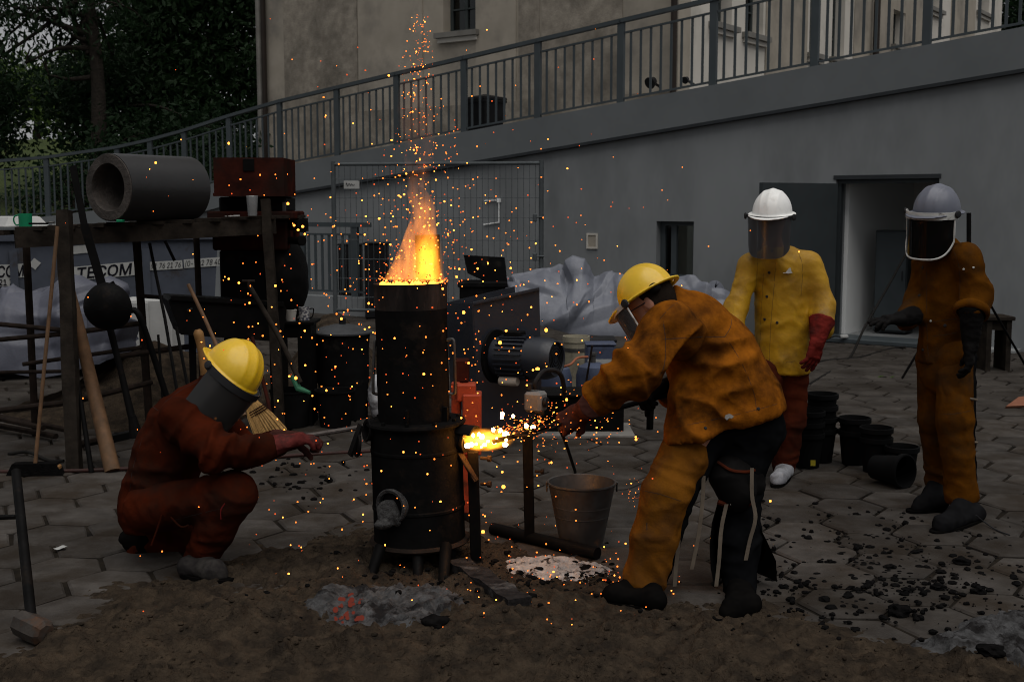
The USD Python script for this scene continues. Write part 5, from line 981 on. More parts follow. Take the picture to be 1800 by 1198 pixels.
for u in (538, 492): part(st, 'leg', MB().box(A(P(u, 600, 9.0)[0], 9.05, (tz - .024) / 2), (.1 if u > 500 else .05, .26, tz - .026)), 'black_iron', smooth=False)
q = A(*P(511, 560, 8.98)[:2], tz); wc = thing('cream_cup', 'cream paper cup on the small black table', 'cup', q); part(wc, 'cup_wall', MB().lathe([(0, .003), (.034, .003), (.036, 0), (.046, .078), (.049, .08), (.047, .084), (.043, .08), (.034, .01), (0, .01)], q, UP, 22), 'cup_cream'); part(wc, 'stirrer', MB().tube([q + A(-.02, 0, .03), q + A(-.048, 0, .115)], .003, 5), 'cup_cream')
q = A(*P(535, 560, 9.02)[:2], tz); wm_ = thing('printed_mug', 'mug with a dark printed pattern beside the cream cup', 'mug', q); part(wm_, 'mug_body', MB().lathe([(0, .003), (.038, .003), (.039, 0), (.043, .1), (.04, .1), (.037, .01), (0, .01)], q, UP, 22), 'cup_print'); part(wm_, 'handle', MB().tube(bez([q + A(.04, 0, .085), q + A(.07, 0, .085), q + A(.062, 0, .03), q + A(.04, 0, .015)], 5), .005, 6), 'black_iron')
for i, (u, v, ru, rl, lab) in enumerate(((512, 748, 36, 30, 'dirty dark bucket under the green tool, behind the straw broom'), (590, 748, 35, 27, 'dirty dark bucket in front of the black barrel'))):
    q = G(u, v); k = q[1] / 2100; h = P(u, 687, q[1])[2]; dbk = thing('dark_bucket', lab, 'bucket', q, 'dark buckets by the barrel')
    part(dbk, 'bucket_body', MB().lathe([(0, .012), (rl * k * .98, .012), (rl * k, 0), (ru * k, h), (ru * k + .008, h), (ru * k + .008, h + .012), (ru * k - .006, h + .01), (rl * k * .95, .03), (0, .03)], q, UP, 32), 'bucket_black')
    part(dbk, 'handle', MB().tube([q + A(ru * k * math.cos(t), ru * k * math.sin(t) * .9, h + .004) for t in np.linspace(math.pi, 2 * math.pi, 16)], .005, 6), 'rust_brown')
q = P(662, 690, 9.3); single('plastic_bag', nets(lambda p: sd_ell(p, A(q[0], q[1], .17), (.07, .08, .18)) + .05 * (meshkit.fbm(p * 14, 3, 4) - .5), A(q[0] - .16, q[1] - .16, .0), A(q[0] + .16, q[1] + .16, .42), .012), 'bag_white', 'crumpled pale plastic bag beside the furnace shaft', 'bag', smooth=True)
q = G(640, 712); single('red_rag', nets(lambda p: sd_ell(p, q + A(0, 0, .02), (.1, .05, .03)) + .03 * (meshkit.fbm(p * 20, 3, 6) - .5), q - A(.16, .1, .02), q + A(.16, .1, .08), .009), 'bright_red', 'red rag on the pavers behind the furnace', 'rag', smooth=True)
# sledgehammer
hb, ht = G(58, 1128), P(28, 828, 5.0); hb[2] = .055
sl_ = thing('sledgehammer', 'sledgehammer standing on its rusty head at the lower left', 'hammer', hb * A(1, 1, 0)); hd = unit(A(.8, -.5, -.12))
part(sl_, 'handle', MB().tube([hb, ht], [.0205, .0195], 14), 'black_iron'); look('hammer_steel', (.065, .055, .048), (.03, .026, .023), 16, (.5, .8), metal=.35, bump=.6, bscale=60, c3=(.09, .045, .025), s3=8, f3=(.52, .68))
part(sl_, 'head', MB().lathe([(0, -.078), (.034, -.078), (.05, -.066), (.052, -.02), (.052, .02), (.05, .066), (.034, .078), (0, .078)], hb + A(0, 0, .002), hd, 8), 'hammer_steel', smooth=False)
rod('iron_rod', 'short black rod reaching in from the left edge beside the hammer', 'rod', [P(-70, 910, 5.1), P(27, 908, 5.1)], .011, 'black_iron')
# hose, cable, chips on the ground
rod('red_hose', 'thin dark red hose lying across the pavers behind the crouching worker', 'hose', bez([G(-40, 832) + UP * .012, G(100, 831) + UP * .012, G(230, 826) + UP * .012, G(380, 815) + UP * .012, G(520, 803) + UP * .012, G(660, 795) + UP * .012], 8), .012, 'red_hose'); rod('loose_cable', 'short black cable end lying near the push broom', 'cable', bez([G(15, 800) + UP * .01, G(50, 802) + UP * .03, G(85, 812) + UP * .012, G(112, 815) + UP * .02], 6), .011, 'cable_black')
for i, (u, v, lab) in enumerate(((109, 717, 'small wood block on the pavers near the rack post'), (196, 700, 'small wood block behind the iron rammer'))): q = G(u, v); single('wood_block', MB().box(q + UP * .02, (.055, .04, .03), Rz(20 + 50 * i), .004), 'pale_wood', lab, 'block', 'wood blocks on the ground')
q = G(106, 963, .004); single('paper_scrap', MB().grid(np.array([[q + A(x, y, .004 + .006 * math.sin(x * 90 + y * 50)) for y in np.linspace(-.02, .02, 5)] for x in np.linspace(-.028, .028, 7)])), 'sign_white', 'small white paper scrap on the pavers at left', 'paper', smooth=True)
pr = MB()
for i, (v0, x) in enumerate(((620, 0), (640, 40), (655, -20))): pr.tube([P(-60 + x, v0 + 30, 8.9) * A(1, 1, 0) + UP * (.05 + .04 * i), P(95 + x, v0 + 55, 8.3) * A(1, 1, 0) + UP * (.04 + .03 * i)], .02, 7)
single('pipe_bundle', pr, 'rust_brown', 'old pipes lying on the ground under the left end of the rack', 'pipes', kind='stuff')
# ================================================================ right side: pots, tripod, bench, cables
pot_at = {}
def pot(u, v, z, label, first=[None], rz=0.0):
    q = G(u, v) + UP * z
    if first[0] is None:
        t = thing('flower_pot', label, 'flower pot', q, 'black plastic flower pots'); first[0] = t
        part(t, 'pot_wall', MB().lathe([(0, .008), (.066, .008), (.07, 0), (.072, .0), (.092, .185), (.098, .19), (.1, .225), (.094, .225), (.087, .19), (.067, .014), (0, .014)], q, UP, 28), 'pot_black'); part(t, 'pot_rim', MB().lathe([(.0985, .19), (.104, .195), (.104, .222), (.0985, .224)], q, UP, 28), 'pot_black'); return t
    return copy_of(first[0], q, rz, label)
for z, lab in ((0, 'bottom pot of the tall rear stack beside the red trousers'), (.075, 'second pot of the tall rear stack'), (.15, 'third pot of the tall rear stack'), (.225, 'top pot of the tall rear stack')): pot(1442, 811, z, lab)
for z, lab in ((0, 'bottom pot of the tall front stack with the yellow label'), (.07, 'middle pot of the tall front stack'), (.14, 'upper pot of the tall front stack')): pot(1419, 820, z, lab)
for z, lab in ((0, 'bottom pot of the low pair nearest the tall stacks'), (.08, 'top pot of the low pair nearest the tall stacks')): pot(1500, 815, z, lab)
for z, lab in ((0, 'bottom pot of the low front pair'), (.06, 'top pot of the low front pair')): pot(1538, 829, z, lab)
pot(1584, 838, -.03, 'single upright pot right of the low pairs')
q = G(1420, 822); yl = q + A(.01, -.085, .05); single('yellow_sticker', MB().box(yl, (.03, .004, .035)), 'yellow_label', 'yellow sticker on the foot of the tall front pot stack', 'sticker', smooth=False)
q = G(1556, 850); lying = thing('tipped_pot', 'black flower pot lying on its side with the opening toward the boots', 'flower pot', q)
ax_ = unit(A(.55, -.8, .05)); c_ = q + UP * .093 - ax_ * .08; part(lying, 'pot_wall', MB().lathe([(0, .008), (.066, .008), (.07, 0), (.072, .0), (.092, .185), (.098, .19), (.1, .225), (.094, .225), (.087, .19), (.067, .014), (0, .014)], c_, ax_, 28), 'pot_black'); part(lying, 'pot_rim', MB().lathe([(.0985, .19), (.104, .195), (.104, .222), (.0985, .224)], c_, ax_, 28), 'pot_black')
tc = P(1703, 470, 11.4)
tp_ = thing('tripod', 'thin black tripod stand half hidden behind the rightmost worker', 'tripod', A(tc[0], tc[1], 0)); part(tp_, 'column', MB().tube([P(1703, 374, 11.4), P(1703, 560, 11.4)], .022, 10), 'black_iron')
for q in (G(1586, 664), G(1806, 648), A(tc[0] + .1, 12.6, 0)): part(tp_, 'leg', MB().tube([tc, q], .012, 8), 'black_iron')
b0, b1 = P(1737, 557, 11.9), P(1786, 557, 11.9)
bn_ = thing('dark_bench', 'low dark bench at the wall behind the rightmost worker', 'bench', A((b0[0] + b1[0]) / 2, 12.1, 0)); part(bn_, 'seat', MB().box(A((b0[0] + b1[0]) / 2, 12.1, b0[2] - .02), (b1[0] - b0[0] + .02, .35, .04), None, .006), 'old_timber', smooth=False)
part(bn_, 'panel', MB().box(A((b0[0] + b1[0]) / 2, 12.0, b0[2] - .09), (b1[0] - b0[0] - .02, .02, .1)), 'old_timber', smooth=False)
for x in (b0[0] + .04, b1[0] - .04): part(bn_, 'leg', MB().box(A(x, 12.1, (b0[2] - .04) / 2), (.05, .3, b0[2] - .042)), 'old_timber', smooth=False)
rod('door_cable', 'black cable slung from the doorway down to the pavers', 'cable', bez([P(1598, 436, 14.5), P(1560, 505, 14.0), P(1520, 575, 13.5), G(1492, 630), G(1440, 665), G(1395, 690)], 10), .014, 'cable_black'); rod('ground_cable', 'black cable snaking over the pavers from the threshold', 'cable', bez([P(1592, 598, 13.9) * A(1, 1, 0) + UP * .02, G(1565, 613), G(1510, 628), G(1450, 634), G(1400, 650)], 8), .014, 'cable_black')
q = P(1484, 590, 14.45); pgc = thing('cable_plug', 'white plug and cable lying on the door threshold', 'plug', q); part(pgc, 'plug', MB().box(A(q[0], q[1], .085), (.1, .05, .04), Rz(20), .01), 'white_plastic'); part(pgc, 'cord', MB().tube(bez([A(q[0] - .04, q[1], .08), A(q[0] - .14, q[1] - .05, .09), A(q[0] - .26, q[1] - .02, .03)], 6), .009, 6), 'cable_black')
q = G(1795, 716); tl = thing('clay_tile', 'leaning terracotta tile at the right edge of the yard', 'tile', q); part(tl, 'tile_body', MB().poly(Polygon([(-.15, 0), (.3, 0), (.3, .13), (.0, .1)]), q, A(1, .2, 0), A(0, .8, .6), .025), 'terracotta', smooth=False)
q = G(1556, 664, .0); lv = MB()
for i in range(7): lv.grid(np.array([[q + A(.02 * i - .06 + x, y + .01 * math.sin(i * 2), .012 + .01 * math.sin(i + x * 60)) for y in (-.02, 0, .02)] for x in (-.02, 0, .02)]))
single('fallen_leaf', lv, 'leaf_light', 'yellow green fallen leaf on the pavers near the doorway', 'leaf', smooth=True)
# ================================================================ people
look('suede_tan', (.29, .092, .007), (.105, .032, .004), 8, (.75, .95), bump=.6, bscale=110, dist=.003, c3=(.045, .016, .004), s3=4.6, f3=(.43, .66), sheen=0.0, crease=.75, cscale=6.5, spec=0.01)
look('suede_chaps', (.185, .07, .008), (.08, .03, .005), 5, (.75, .95), bump=.6, bscale=110, dist=.003, c3=(.06, .027, .011), s3=4, f3=(.47, .68), sheen=0.0, crease=.75, cscale=6.5, spec=0.01)
look('suede_brown', (.105, .037, .003), (.045, .016, .002), 5, (.75, .95), bump=.6, bscale=110, dist=.003, c3=(.035, .018, .008), s3=3.6, f3=(.47, .68), sheen=0.0, crease=.75, cscale=6.5, spec=0.01)
look('suede_russet', (.056, .0098, .0035), (.021, .005, .0024), 5, (.78, .95), bump=.6, bscale=110, dist=.003, c3=(.022, .009, .006), s3=3.6, f3=(.47, .68), sheen=0.0, crease=.75, cscale=6.5, spec=0.01)
look('leather_yellow', (.44, .24, .003), (.26, .13, .003), 5, (.5, .75), bump=.4, bscale=90, dist=.003, c3=(.16, .085, .01), s3=4.2, f3=(.5, .72), spec=.35, crease=.7, cscale=6)
look('leather_rust', (.075, .016, .007), (.038, .009, .005), 6, (.75, .95), bump=.4, c3=(.03, .012, .008), s3=4, f3=(.5, .7), crease=.5, spec=0.01)
look('denim_dark', (.0065, .0068, .0075), (.004, .0042, .0048), 20, (.8, .95), bump=.4, bscale=200, dist=.002, spec=0.0); look('leather_black', (.0075, .007, .007), (.005, .0045, .0045), 9, (.45, .7), bump=.3, bscale=70, spec=0.03)
look('glove_red', (.16, .02, .016), (.08, .012, .01), 9, (.6, .8), bump=.4, bscale=90, c3=(.06, .02, .018), s3=9, f3=(.5, .7), spec=0.0); look('glove_pink', (.125, .028, .025), (.05, .011, .01), 14, (.5, .75), bump=.5, bscale=80, c3=(.04, .02, .018), s3=11, f3=(.46, .62), spec=0.0); look('glove_soot', (.07, .026, .02), (.03, .014, .012), 9, (.6, .8), bump=.4, spec=0.0)
look('boot_black', (.006, .0055, .0052), (.0035, .0033, .0033), 12, (.5, .75), bump=.3, bscale=60, spec=0.0); look('boot_grey', (.011, .011, .012), (.006, .006, .0065), 12, (.55, .8), bump=.3, spec=0.0); look('shoe_dusty', (.32, .33, .35), (.2, .2, .22), 12, (.7, .9), bump=.5, c3=(.1, .1, .1), s3=9, f3=(.55, .7)); look('boot_dusty', (.05, .046, .042), (.02, .018, .017), 14, (.7, .9), bump=.6, c3=(.02, .018, .018), s3=9, f3=(.45, .6), spec=0.0)
look('helmet_yellow', (.72, .46, .012), (.6, .37, .01), 5, (.3, .5), bump=.12, c3=(.28, .17, .02), s3=11, f3=(.6, .74), spec=.5, coat=.2); look('helmet_white', (.8, .8, .78), (.72, .72, .7), 6, (.35, .5), bump=.1, c3=(.5, .49, .46), s3=7, f3=(.56, .75), spec=.5); look('helmet_blue', (.12, .127, .16), (.09, .097, .125), 6, (.35, .55), bump=.12, c3=(.08, .085, .11), s3=7, f3=(.56, .72), spec=.5)
look('trim_white', (.55, .55, .53), (.42, .42, .4), 12, (.3, .5), c3=(.12, .11, .1), s3=18, f3=(.54, .66)); look('trim_dark', (.03, .03, .032), None, 8, (.4, .6), spec=0.03); look('strap_pale', (.15, .12, .09), (.095, .075, .057), 12, (.7, .9))
look('skin', (.42, .2, .13), (.34, .15, .1), 10, (.45, .6), bump=.15, bscale=200, dist=.001); look('hair_dark', (.02, .015, .012), None, 60, (.6, .8), bump=.8, bscale=150, spec=0.0)
pane('visor_smoke', (.52, .53, .54), fac=.2, rough=.3, dark=(.09, .09, .095)); pane('visor_black', (.16, .165, .17), fac=.06, rough=.06, dark=(.03, .03, .03)); pane('visor_grime', (.22, .22, .22), fac=.45, rough=.22, dark=(.045, .044, .043)); pane('visor_clear', (.62, .62, .62), fac=.10, rough=.07, dark=(.2, .2, .2))

def wrinkle(vf, amp=.008, freq=(5, 5, 9), seed=1, folds=(), fine=.0015):
    v, f = vf; n = normals(vf); q = v * np.asarray(freq, float) + seed; q = q + .9 * (np.stack([meshkit.fbm(v * 4 + seed + 7 * k, 2, k) for k in range(3)], -1) - .5) * 2
    d = amp * (1.6 * (1 - np.abs(2 * meshkit.noise(q, seed) - 1)) ** 2 + .8 * (1 - np.abs(2 * meshkit.noise(q * 2.1 + 4, seed + 1) - 1)) ** 2 - .9) + fine * (meshkit.noise(v * 60, 3) - .5)
    for c, ax, lam, a, s in folds:
        w = v - np.asarray(c, float); F_ = frame(ax); e = np.exp(-(w ** 2).sum(1) / s ** 2); z = (w @ F_.T) / A(lam * 1.25, lam * 3.6, lam * 3.6) + seed * 1.7; z = z + .55 * (np.stack([meshkit.fbm(v * 5 + seed + 3 * k, 2, k) for k in range(3)], -1) - .5) * 2
        d = d + a * e * 1.3 * ((1 - np.abs(2 * meshkit.noise(z, seed + 4) - 1)) ** 1.6 * 1.5 - .75)
    return smooth_mesh((v + n * d[:, None], f), 1)
def sdf_of(prims, k=.05):
    def fn(p):
        out = None
        for a, b, ra, rb, *e in prims:
            d = sd_cone(p, a, b, ra, rb, *(e or ())); out = d if out is None else smin(out, d, k)
        return out
    return fn
def bounds(prims, pad=.06):
    q = np.array([x for pr in prims for x in (np.asarray(pr[0]) - max(pr[2], pr[3]), np.asarray(pr[0]) + max(pr[2], pr[3]), np.asarray(pr[1]) - max(pr[2], pr[3]), np.asarray(pr[1]) + max(pr[2], pr[3]))])
    return q.min(0) - pad, q.max(0) + pad
SLIM = .92
def garment(prims, k=.05, cuts=(), h=.011, wr={}, extra=None):
    prims = [(a, b, ra * SLIM, rb * SLIM, *e) for a, b, ra, rb, *e in prims]; wr = {**wr, 'amp': wr.get('amp', .008) * .75}
    fn = sdf_of(prims, k)
    def g(p):
        d = fn(p)
        if extra is not None: d = extra(p, d)
        for o, n, *lim in cuts:
            c = (p - np.asarray(o, float)) @ unit(n)
            if lim: c = np.where(np.linalg.norm(p - np.asarray(o, float), axis=-1) < lim[0], c, -1.0)
            d = np.maximum(d, c)
        return d
    return wrinkle(nets(g, *bounds(prims), h), **wr)
def chain(*j): return [(j[i][0], j[i + 1][0], j[i][1], j[i + 1][1]) for i in range(len(j) - 1)]
def face_prims(c, f, u):             # c: middle of the head; f: facing; u: up
    l = np.cross(u, f); R = np.array([f, l, u])
    def fn(p):
        d = sd_ell(p, c + u * .02 - f * .008, (.1, .076, .115), R); d = smin(d, sd_ell(p, c - u * .06 + f * .03, (.062, .055, .06), R), .03)
        d = smin(d, sd_cone(p, c + u * .0 + f * .09, c - u * .028 + f * .106, .009, .015), .012); d = smin(d, sd_cone(p, c + u * .022 + f * .084 - l * .035, c + u * .022 + f * .084 + l * .035, .012, .012), .015)
        for s in (-1, 1):
            d = smax(d, -sd_ell(p, c + u * .004 + f * .1 + l * s * .034, (.016, .017, .011), R), .008); d = smin(d, sd_ell(p, c + u * .003 + f * .084 + l * s * .033, (.011, .012, .011), R), .003)
            e = sd_ell(p, c + l * s * .079 - f * .012 - u * .005, (.022, .009, .033), R); d = smin(d, smax(e, -sd_ell(p, c + l * s * .088 - f * .008 - u * .003, (.011, .006, .02), R), .004), .005)
        d = smin(d, sd_cone(p, c + f * .088 - u * .062 - l * .018, c + f * .088 - u * .062 + l * .018, .008, .008), .006); d = smax(d, -sd_cone(p, c + f * .1 - u * .062 - l * .02, c + f * .1 - u * .062 + l * .02, .003, .003), .004)
        return smin(d, sd_ell(p, c + f * .082 - u * .098, (.02, .024, .016), R), .018)
    return fn
def body(t, head, prims, hands=()):
    prims = [(a, b, ra * .84, rb * .84) for a, b, ra, rb in prims]
    c, f, u = head; u = unit(u - f * (u @ f)); fn0, fh = sdf_of(prims, .05), face_prims(c, f, u)
    fn = lambda p: smin(fn0(p), fh(p), .025); lo, hi = bounds(prims + [(c, c, .14, .14)], .03)
    part(t, 'body', smooth_mesh(nets(fn, lo, hi, .011), 1), 'skin', smooth=True)
def hand_sdf(w, f, n, side, curl=(.5, .5, .5, .5), thumb=.6, sc=1.0, spread=.08):
    f = unit(f); n = unit(n - f * (n @ f)); s = np.cross(n, f) * side; pr = []; K = sc
    for i, (o, L, cu) in enumerate(zip((.031, .0105, -.0105, -.031), (.074, .083, .077, .06), curl)):
        b = w + f * .098 * K + s * o * K; a = 0.0; d0 = unit(f + s * (o * spread / .02)); q = b; r = .0108
        pr.append((w + f * .04 * K + s * o * .9 * K, b, .0165 * K, .0125 * K))
        for j, fr_ in enumerate((.45, .32, .23)):
            a += cu * (.7, 1.1, .8)[j]; e = q + (d0 * math.cos(a) + n * math.sin(a)) * L * fr_ * 1.02 * K; pr.append((q, e, (r - .0008 * j) * K, (r - .0008 * (j + 1)) * K)); q = e
    b = w + f * .03 * K + s * .03 * K + n * .008 * K; d = unit(f * .72 + s * .72 + n * (.15 + .6 * thumb)); e = b + d * .045 * K; d2 = unit(f * .9 + s * (.45 - .6 * thumb) + n * (.2 + .8 * thumb)); e2 = e + d2 * .035 * K; e3 = e2 + unit(d2 + n * .2) * .026 * K
    pr += [(b, e, .017 * K, .0135 * K), (e, e2, .0135 * K, .0118 * K), (e2, e3, .0118 * K, .0098 * K)]
    return pr
def glove(t, w, f, n, side, cuff_to, mat, rc=(.05, .045), cl=.11, label=None, **kw):
    pr = hand_sdf(w, f, n, side, **kw); cd = unit(np.asarray(cuff_to, float) - w); K = kw.get('sc', 1.0)
    palm = lambda p: sd_box(p, w + unit(f) * .058 * K, A(.052, .043, .019) * K, np.array([unit(f), np.cross(unit(n - unit(f) * (n @ unit(f))), unit(f)), unit(n - unit(f) * (n @ unit(f)))]), .017 * K)
    fn = sdf_of(pr, .0045); cuff = [(w + unit(f) * .02, w + cd * cl, .036 * K, rc[0])]
    g_ = lambda p: smax(smin(smin(fn(p), palm(p), .008), sdf_of(cuff)(p), .02), (p - (w + cd * cl)) @ cd, .004)
    part(t, 'glove', wrinkle(nets(g_, *bounds(pr + cuff, .03), .0052), amp=.0022, freq=(22, 22, 30), seed=int(abs(w[0]) * 100), fine=.0006), mat, smooth=True, label=label)
def helmet(t, c, f, u, mat, peak=1, big=1.0, ridge=True):
    f = unit(f); u = unit(u - f * (u @ f)); l = np.cross(u, f); R = np.array([f, l, u])
    def fn(p):
        q = (p - c) @ R.T; x, y, z = q[..., 0], q[..., 1], q[..., 2]; E = lambda rx, ry, rz: (lambda k0, k1: k0 * (k0 - 1) / np.maximum(k1, 1e-9))(np.sqrt((x / rx) ** 2 + (y / ry) ** 2 + (z / rz) ** 2), np.sqrt((x / rx ** 2) ** 2 + (y / ry ** 2) ** 2 + (z / rz ** 2) ** 2))
        out = E(.142 * big, .119 * big, .148 * big)
        if ridge:
            out = out - (.0042 * np.exp(-(y / .013) ** 2) + .003 * np.exp(-((np.abs(y) - .05) / .009) ** 2)) * np.clip(z / .06, 0, 1)
        d = np.maximum(np.maximum(out, -E(.129 * big, .106 * big, .135 * big)), -z - .004)
        ex = .156 + .05 * np.clip(x * peak / .1, 0, 1) ** 1.5; ring = (np.sqrt((x / ex) ** 2 + (y / (.131 + .006)) ** 2) - 1) * .135; inn = -(np.sqrt((x / .134) ** 2 + (y / .111) ** 2) - 1) * .12
        zz = z + .004 + .09 * np.clip(x * peak - .1, 0, 1) ; br_ = np.maximum(np.maximum(ring, inn), np.abs(zz) - .0035)
        return smin(d, br_ - .001, .007)
    v, f_ = nets(fn, c - .24 * big, c + .24 * big, .0048); part(t, 'helmet', smooth_mesh((v, f_), 5), mat, smooth=True); return f, l, u
def visor(t, c, f, u, mat, drop=.23, top=.012, ang=1.25, rx=.168, ry=.142, flare=.02, trim=None, trim_r=.004, band='trim_dark', band_h=.026, back=0.0, round_=.06):
    f = unit(f); u = unit(u - f * (u @ f)); l = np.cross(u, f)
    def pt(th, s, e=0.0):
        k = 1 + flare * s / drop * 2; return c + f * ((rx + e) * math.cos(th) * k - back * s) + l * (ry + e) * math.sin(th) * k + u * (top - s)
    na, ns = 30, 12; ths = np.linspace(-ang, ang, na)
    def low(th): return drop - round_ * (abs(th) / ang) ** 4
    o = np.array([[pt(th, low(th) * j / ns) for j in range(ns + 1)] for th in ths]); i_ = np.array([[pt(th, low(th) * j / ns, -.0025) for j in range(ns + 1)] for th in ths])
    m = MB().grid(o); m.grid(i_[::-1])
    rim = [(o[:, 0], i_[:, 0]), (o[:, -1], i_[:, -1]), (o[0], i_[0]), (o[-1], i_[-1])]
    for a, b in rim: m.grid(np.stack([a, b], 1))
    vz = part(t, 'visor', m, mat, smooth=40)
    b = np.array([[pt(th, s, e) for s, e in ((-.004, .002), (-.004, .007), (band_h, .007), (band_h, .002), (-.004, .002))] for th in np.linspace(-ang - .12, ang + .12, 32)])
    part(t, 'visor_band', MB().grid(b), band, smooth=40)
    for s in (-1, 1):
        q = pt(s * (ang + .05), .008, .008); part(t, 'visor_pivot', MB().lathe([(0, .0), (.018, 0), (.02, .004), (.016, .01), (.008, .012), (0, .012)], q, unit(q - (c + u * ((q - c) @ u))), 16), 'trim_dark')
    if trim:
        edge_ = np.vstack([o[0], o[1:-1, -1], o[-1][::-1]]); part(vz, 'visor_trim', MB().tube(edge_, trim_r, 6), trim)
def boot(t, ankle, heel, toe, r_sh, mat, up_to=None, sole='boot_black', w=.04):
    ankle, heel, toe = (np.asarray(x, float) for x in (ankle, heel, toe)); d = unit((toe - heel) * A(1, 1, 0)); ball = toe - unit(toe - heel) * .06
    pr = [(heel + UP * .045, ankle, .04, r_sh), (heel + UP * .04, ball + UP * .037, .038, w), (ball + UP * .036, toe - unit(toe - heel) * .026 + UP * .026, w * .98, .025), (ankle + d * .015 + UP * .03, ball + UP * .038, .048, .034)]
    if up_to is not None: pr.append((ankle, np.asarray(up_to, float), r_sh, r_sh * .95))
    zf = min(heel[2], toe[2]); nrm = unit(np.cross(np.cross(toe - heel, UP), toe - heel)); 
    fn = sdf_of(pr, .03); g_ = lambda p: smax(fn(p), -((p - heel) @ nrm - .012), .006)
    part(t, 'boot', wrinkle(nets(g_, *bounds(pr, .03), .007), amp=.0025, freq=(16, 16, 22), seed=3, fine=.0008), mat, smooth=True)
    s = np.cross(UP, d); n = 22; a_ = np.linspace(0, 2 * math.pi, n, endpoint=False); L = np.linalg.norm(toe - heel); X_ = unit(toe - heel)
    pg = Polygon([(L * .5 + (L * .5 + .035) * math.copysign(abs(math.cos(q)) ** .75, math.cos(q)), (w + .004 + .004 * math.cos(q)) * math.copysign(abs(math.sin(q)) ** .8, math.sin(q))) for q in a_])
    part(t, 'boot_sole', MB().poly(pg, heel + nrm * .001, X_, np.cross(nrm, X_), .017), sole, smooth=False)
def stitch(t, vf, uvs, mat='trim_dark', r=.0022, name='seam', off=.0):
    pts = bez([(a, b, 0) for a, b in uvs], 7)[:, :2]; hs = [h for h in hits(vf, pts) if h is not None]
    if len(hs) > 3:
        q = np.array([h[0] for h in hs]); keep = [0]
        for i in range(1, len(q)):
            if np.linalg.norm(q[i] - q[keep[-1]]) < .09: keep.append(i)
        if len(keep) > 3: part(t, name, MB().tube(q[keep] - np.array([hs[k][1] for k in keep]) * r * .3, r * .62, 5), mat)
def stud(t, vf, uvs, mat='trim_dark', r=.009, name='button'):
    for h in hits(vf, uvs):
        if h is not None: part(t, name, MB().lathe([(r * .0, .004), (r * .7, .004), (r, .0015), (r, -.003)], h[0], h[1], 10), mat)

# ---------------------------------------------------------------- standing worker in the yellow jacket
q0 = P(1372, 838, 7.17); pc = thing('person', 'person in a yellow jacket, white helmet, smoked visor and red gauntlets', 'person', A(q0[0], 7.17, 0)); Y = 7.2
hc = P(1357, 388, 7.12); hf, hu = unit(A(-.42, -.9, -.12)), A(0, 0, 1)
sh = [P(1324, 464, 7.2), P(1421, 462, 7.2)]; aR = [P(1424, 467, 7.2), P(1447, 535, 7.15), P(1446, 572, 7.06)]; aL = [P(1320, 468, 7.2), P(1294, 540, 7.14), P(1288, 598, 7.05)]
lR = [P(1395, 650, 7.22), P(1393, 738, 7.2), P(1378, 818, 7.24)]; lL = [P(1352, 650, 7.2), P(1345, 738, 7.1), P(1322, 822, 7.12)]
body(pc, (hc, hf, hu), [(hc - UP * .06, P(1368, 452, 7.22), .052, .058), (P(1372, 480, 7.24), P(1376, 640, 7.24), .105, .105), (sh[0], sh[1], .05, .05)] + chain((aR[0], .045), (aR[1], .036), (aR[2], .028)) + chain((aL[0], .045), (aL[1], .036), (aL[2], .028)) + chain((lR[0], .075), (lR[1], .055), (lR[2], .04)) + chain((lL[0], .075), (lL[1], .055), (lL[2], .04)))
jk = garment([(P(1372, 478, 7.22), P(1377, 665, 7.22), .178, .176, A(.3, 1, 0), .72), (sh[0], sh[1], .07, .07), (P(1366, 436, 7.2), P(1368, 458, 7.2), .072, .095)] + chain((aR[0], .078), (aR[1], .071), (aR[2] - UP * .02, .066)) + chain((aL[0], .078), (aL[1], .07), (aL[2], .066)), .055,
             [(P(1377, 655, 7.22), A(0, 0, -1), .33), (P(1366, 432, 7.2), A(0, -.1, 1), .14)], .011,
             dict(amp=.008, freq=(6, 6, 3.6), seed=4, folds=[(aR[1] + UP * .0, aR[2] - aR[0], .05, .016, .11), (aL[1], aL[2] - aL[0], .05, .014, .11), (aR[0] - UP * .05, A(.5, 0, 1), .06, .009, .1), (P(1376, 600, 7.0), A(1, 0, .15), .085, .013, .2), (P(1376, 530, 7.0), A(1, 0, -.3), .1, .008, .2)]))
part(pc, 'jacket', jk, 'leather_yellow', smooth=True)
stud(pc, jk, [(1357, 441), (1352, 479), (1348, 521), (1344, 561), (1366, 567)]); stitch(pc, jk, [(1365, 436), (1361, 500), (1355, 570), (1352, 648)]); stitch(pc, jk, [(1345, 436), (1341, 500), (1337, 570), (1334, 648)], r=.0016); stitch(pc, jk, [(1404, 445), (1411, 470), (1408, 520)]); stitch(pc, jk, [(1332, 452), (1330, 490), (1326, 530)]); stitch(pc, jk, [(1336, 634), (1370, 637), (1420, 632)], r=.0018)
for h in hits(jk, [(1386, 477)]):
    if h is not None:
        e1 = unit(np.cross(h[1], UP)) * -1; e2 = np.cross(e1, h[1]) * -1; pg = shapely.union_all([Polygon([(-.02, -.006), (.0, .02), (.02, -.002), (.0, -.012)]), sbox(-.034, -.01, .022, -.005), Polygon([(-.006, .01), (.008, .026), (.014, .008)])])
        part(pc, 'chest_emblem', MB().poly(pg, h[0] + h[1] * .006, e1, e2 * np.sign(e2[2]), .002), 'trim_white', smooth=False)
tr_ = garment(chain((lR[0], .1), (lR[1], .083), (lR[2], .074)) + chain((lL[0], .1), (lL[1], .083), (lL[2], .074)), .03, [], .011, dict(amp=.007, freq=(6, 6, 9), seed=7, folds=[(lR[2] + UP * .04, UP, .05, .014, .12), (lR[1], UP, .06, .01, .12)]))
part(pc, 'trousers', tr_, 'leather_rust', smooth=True)
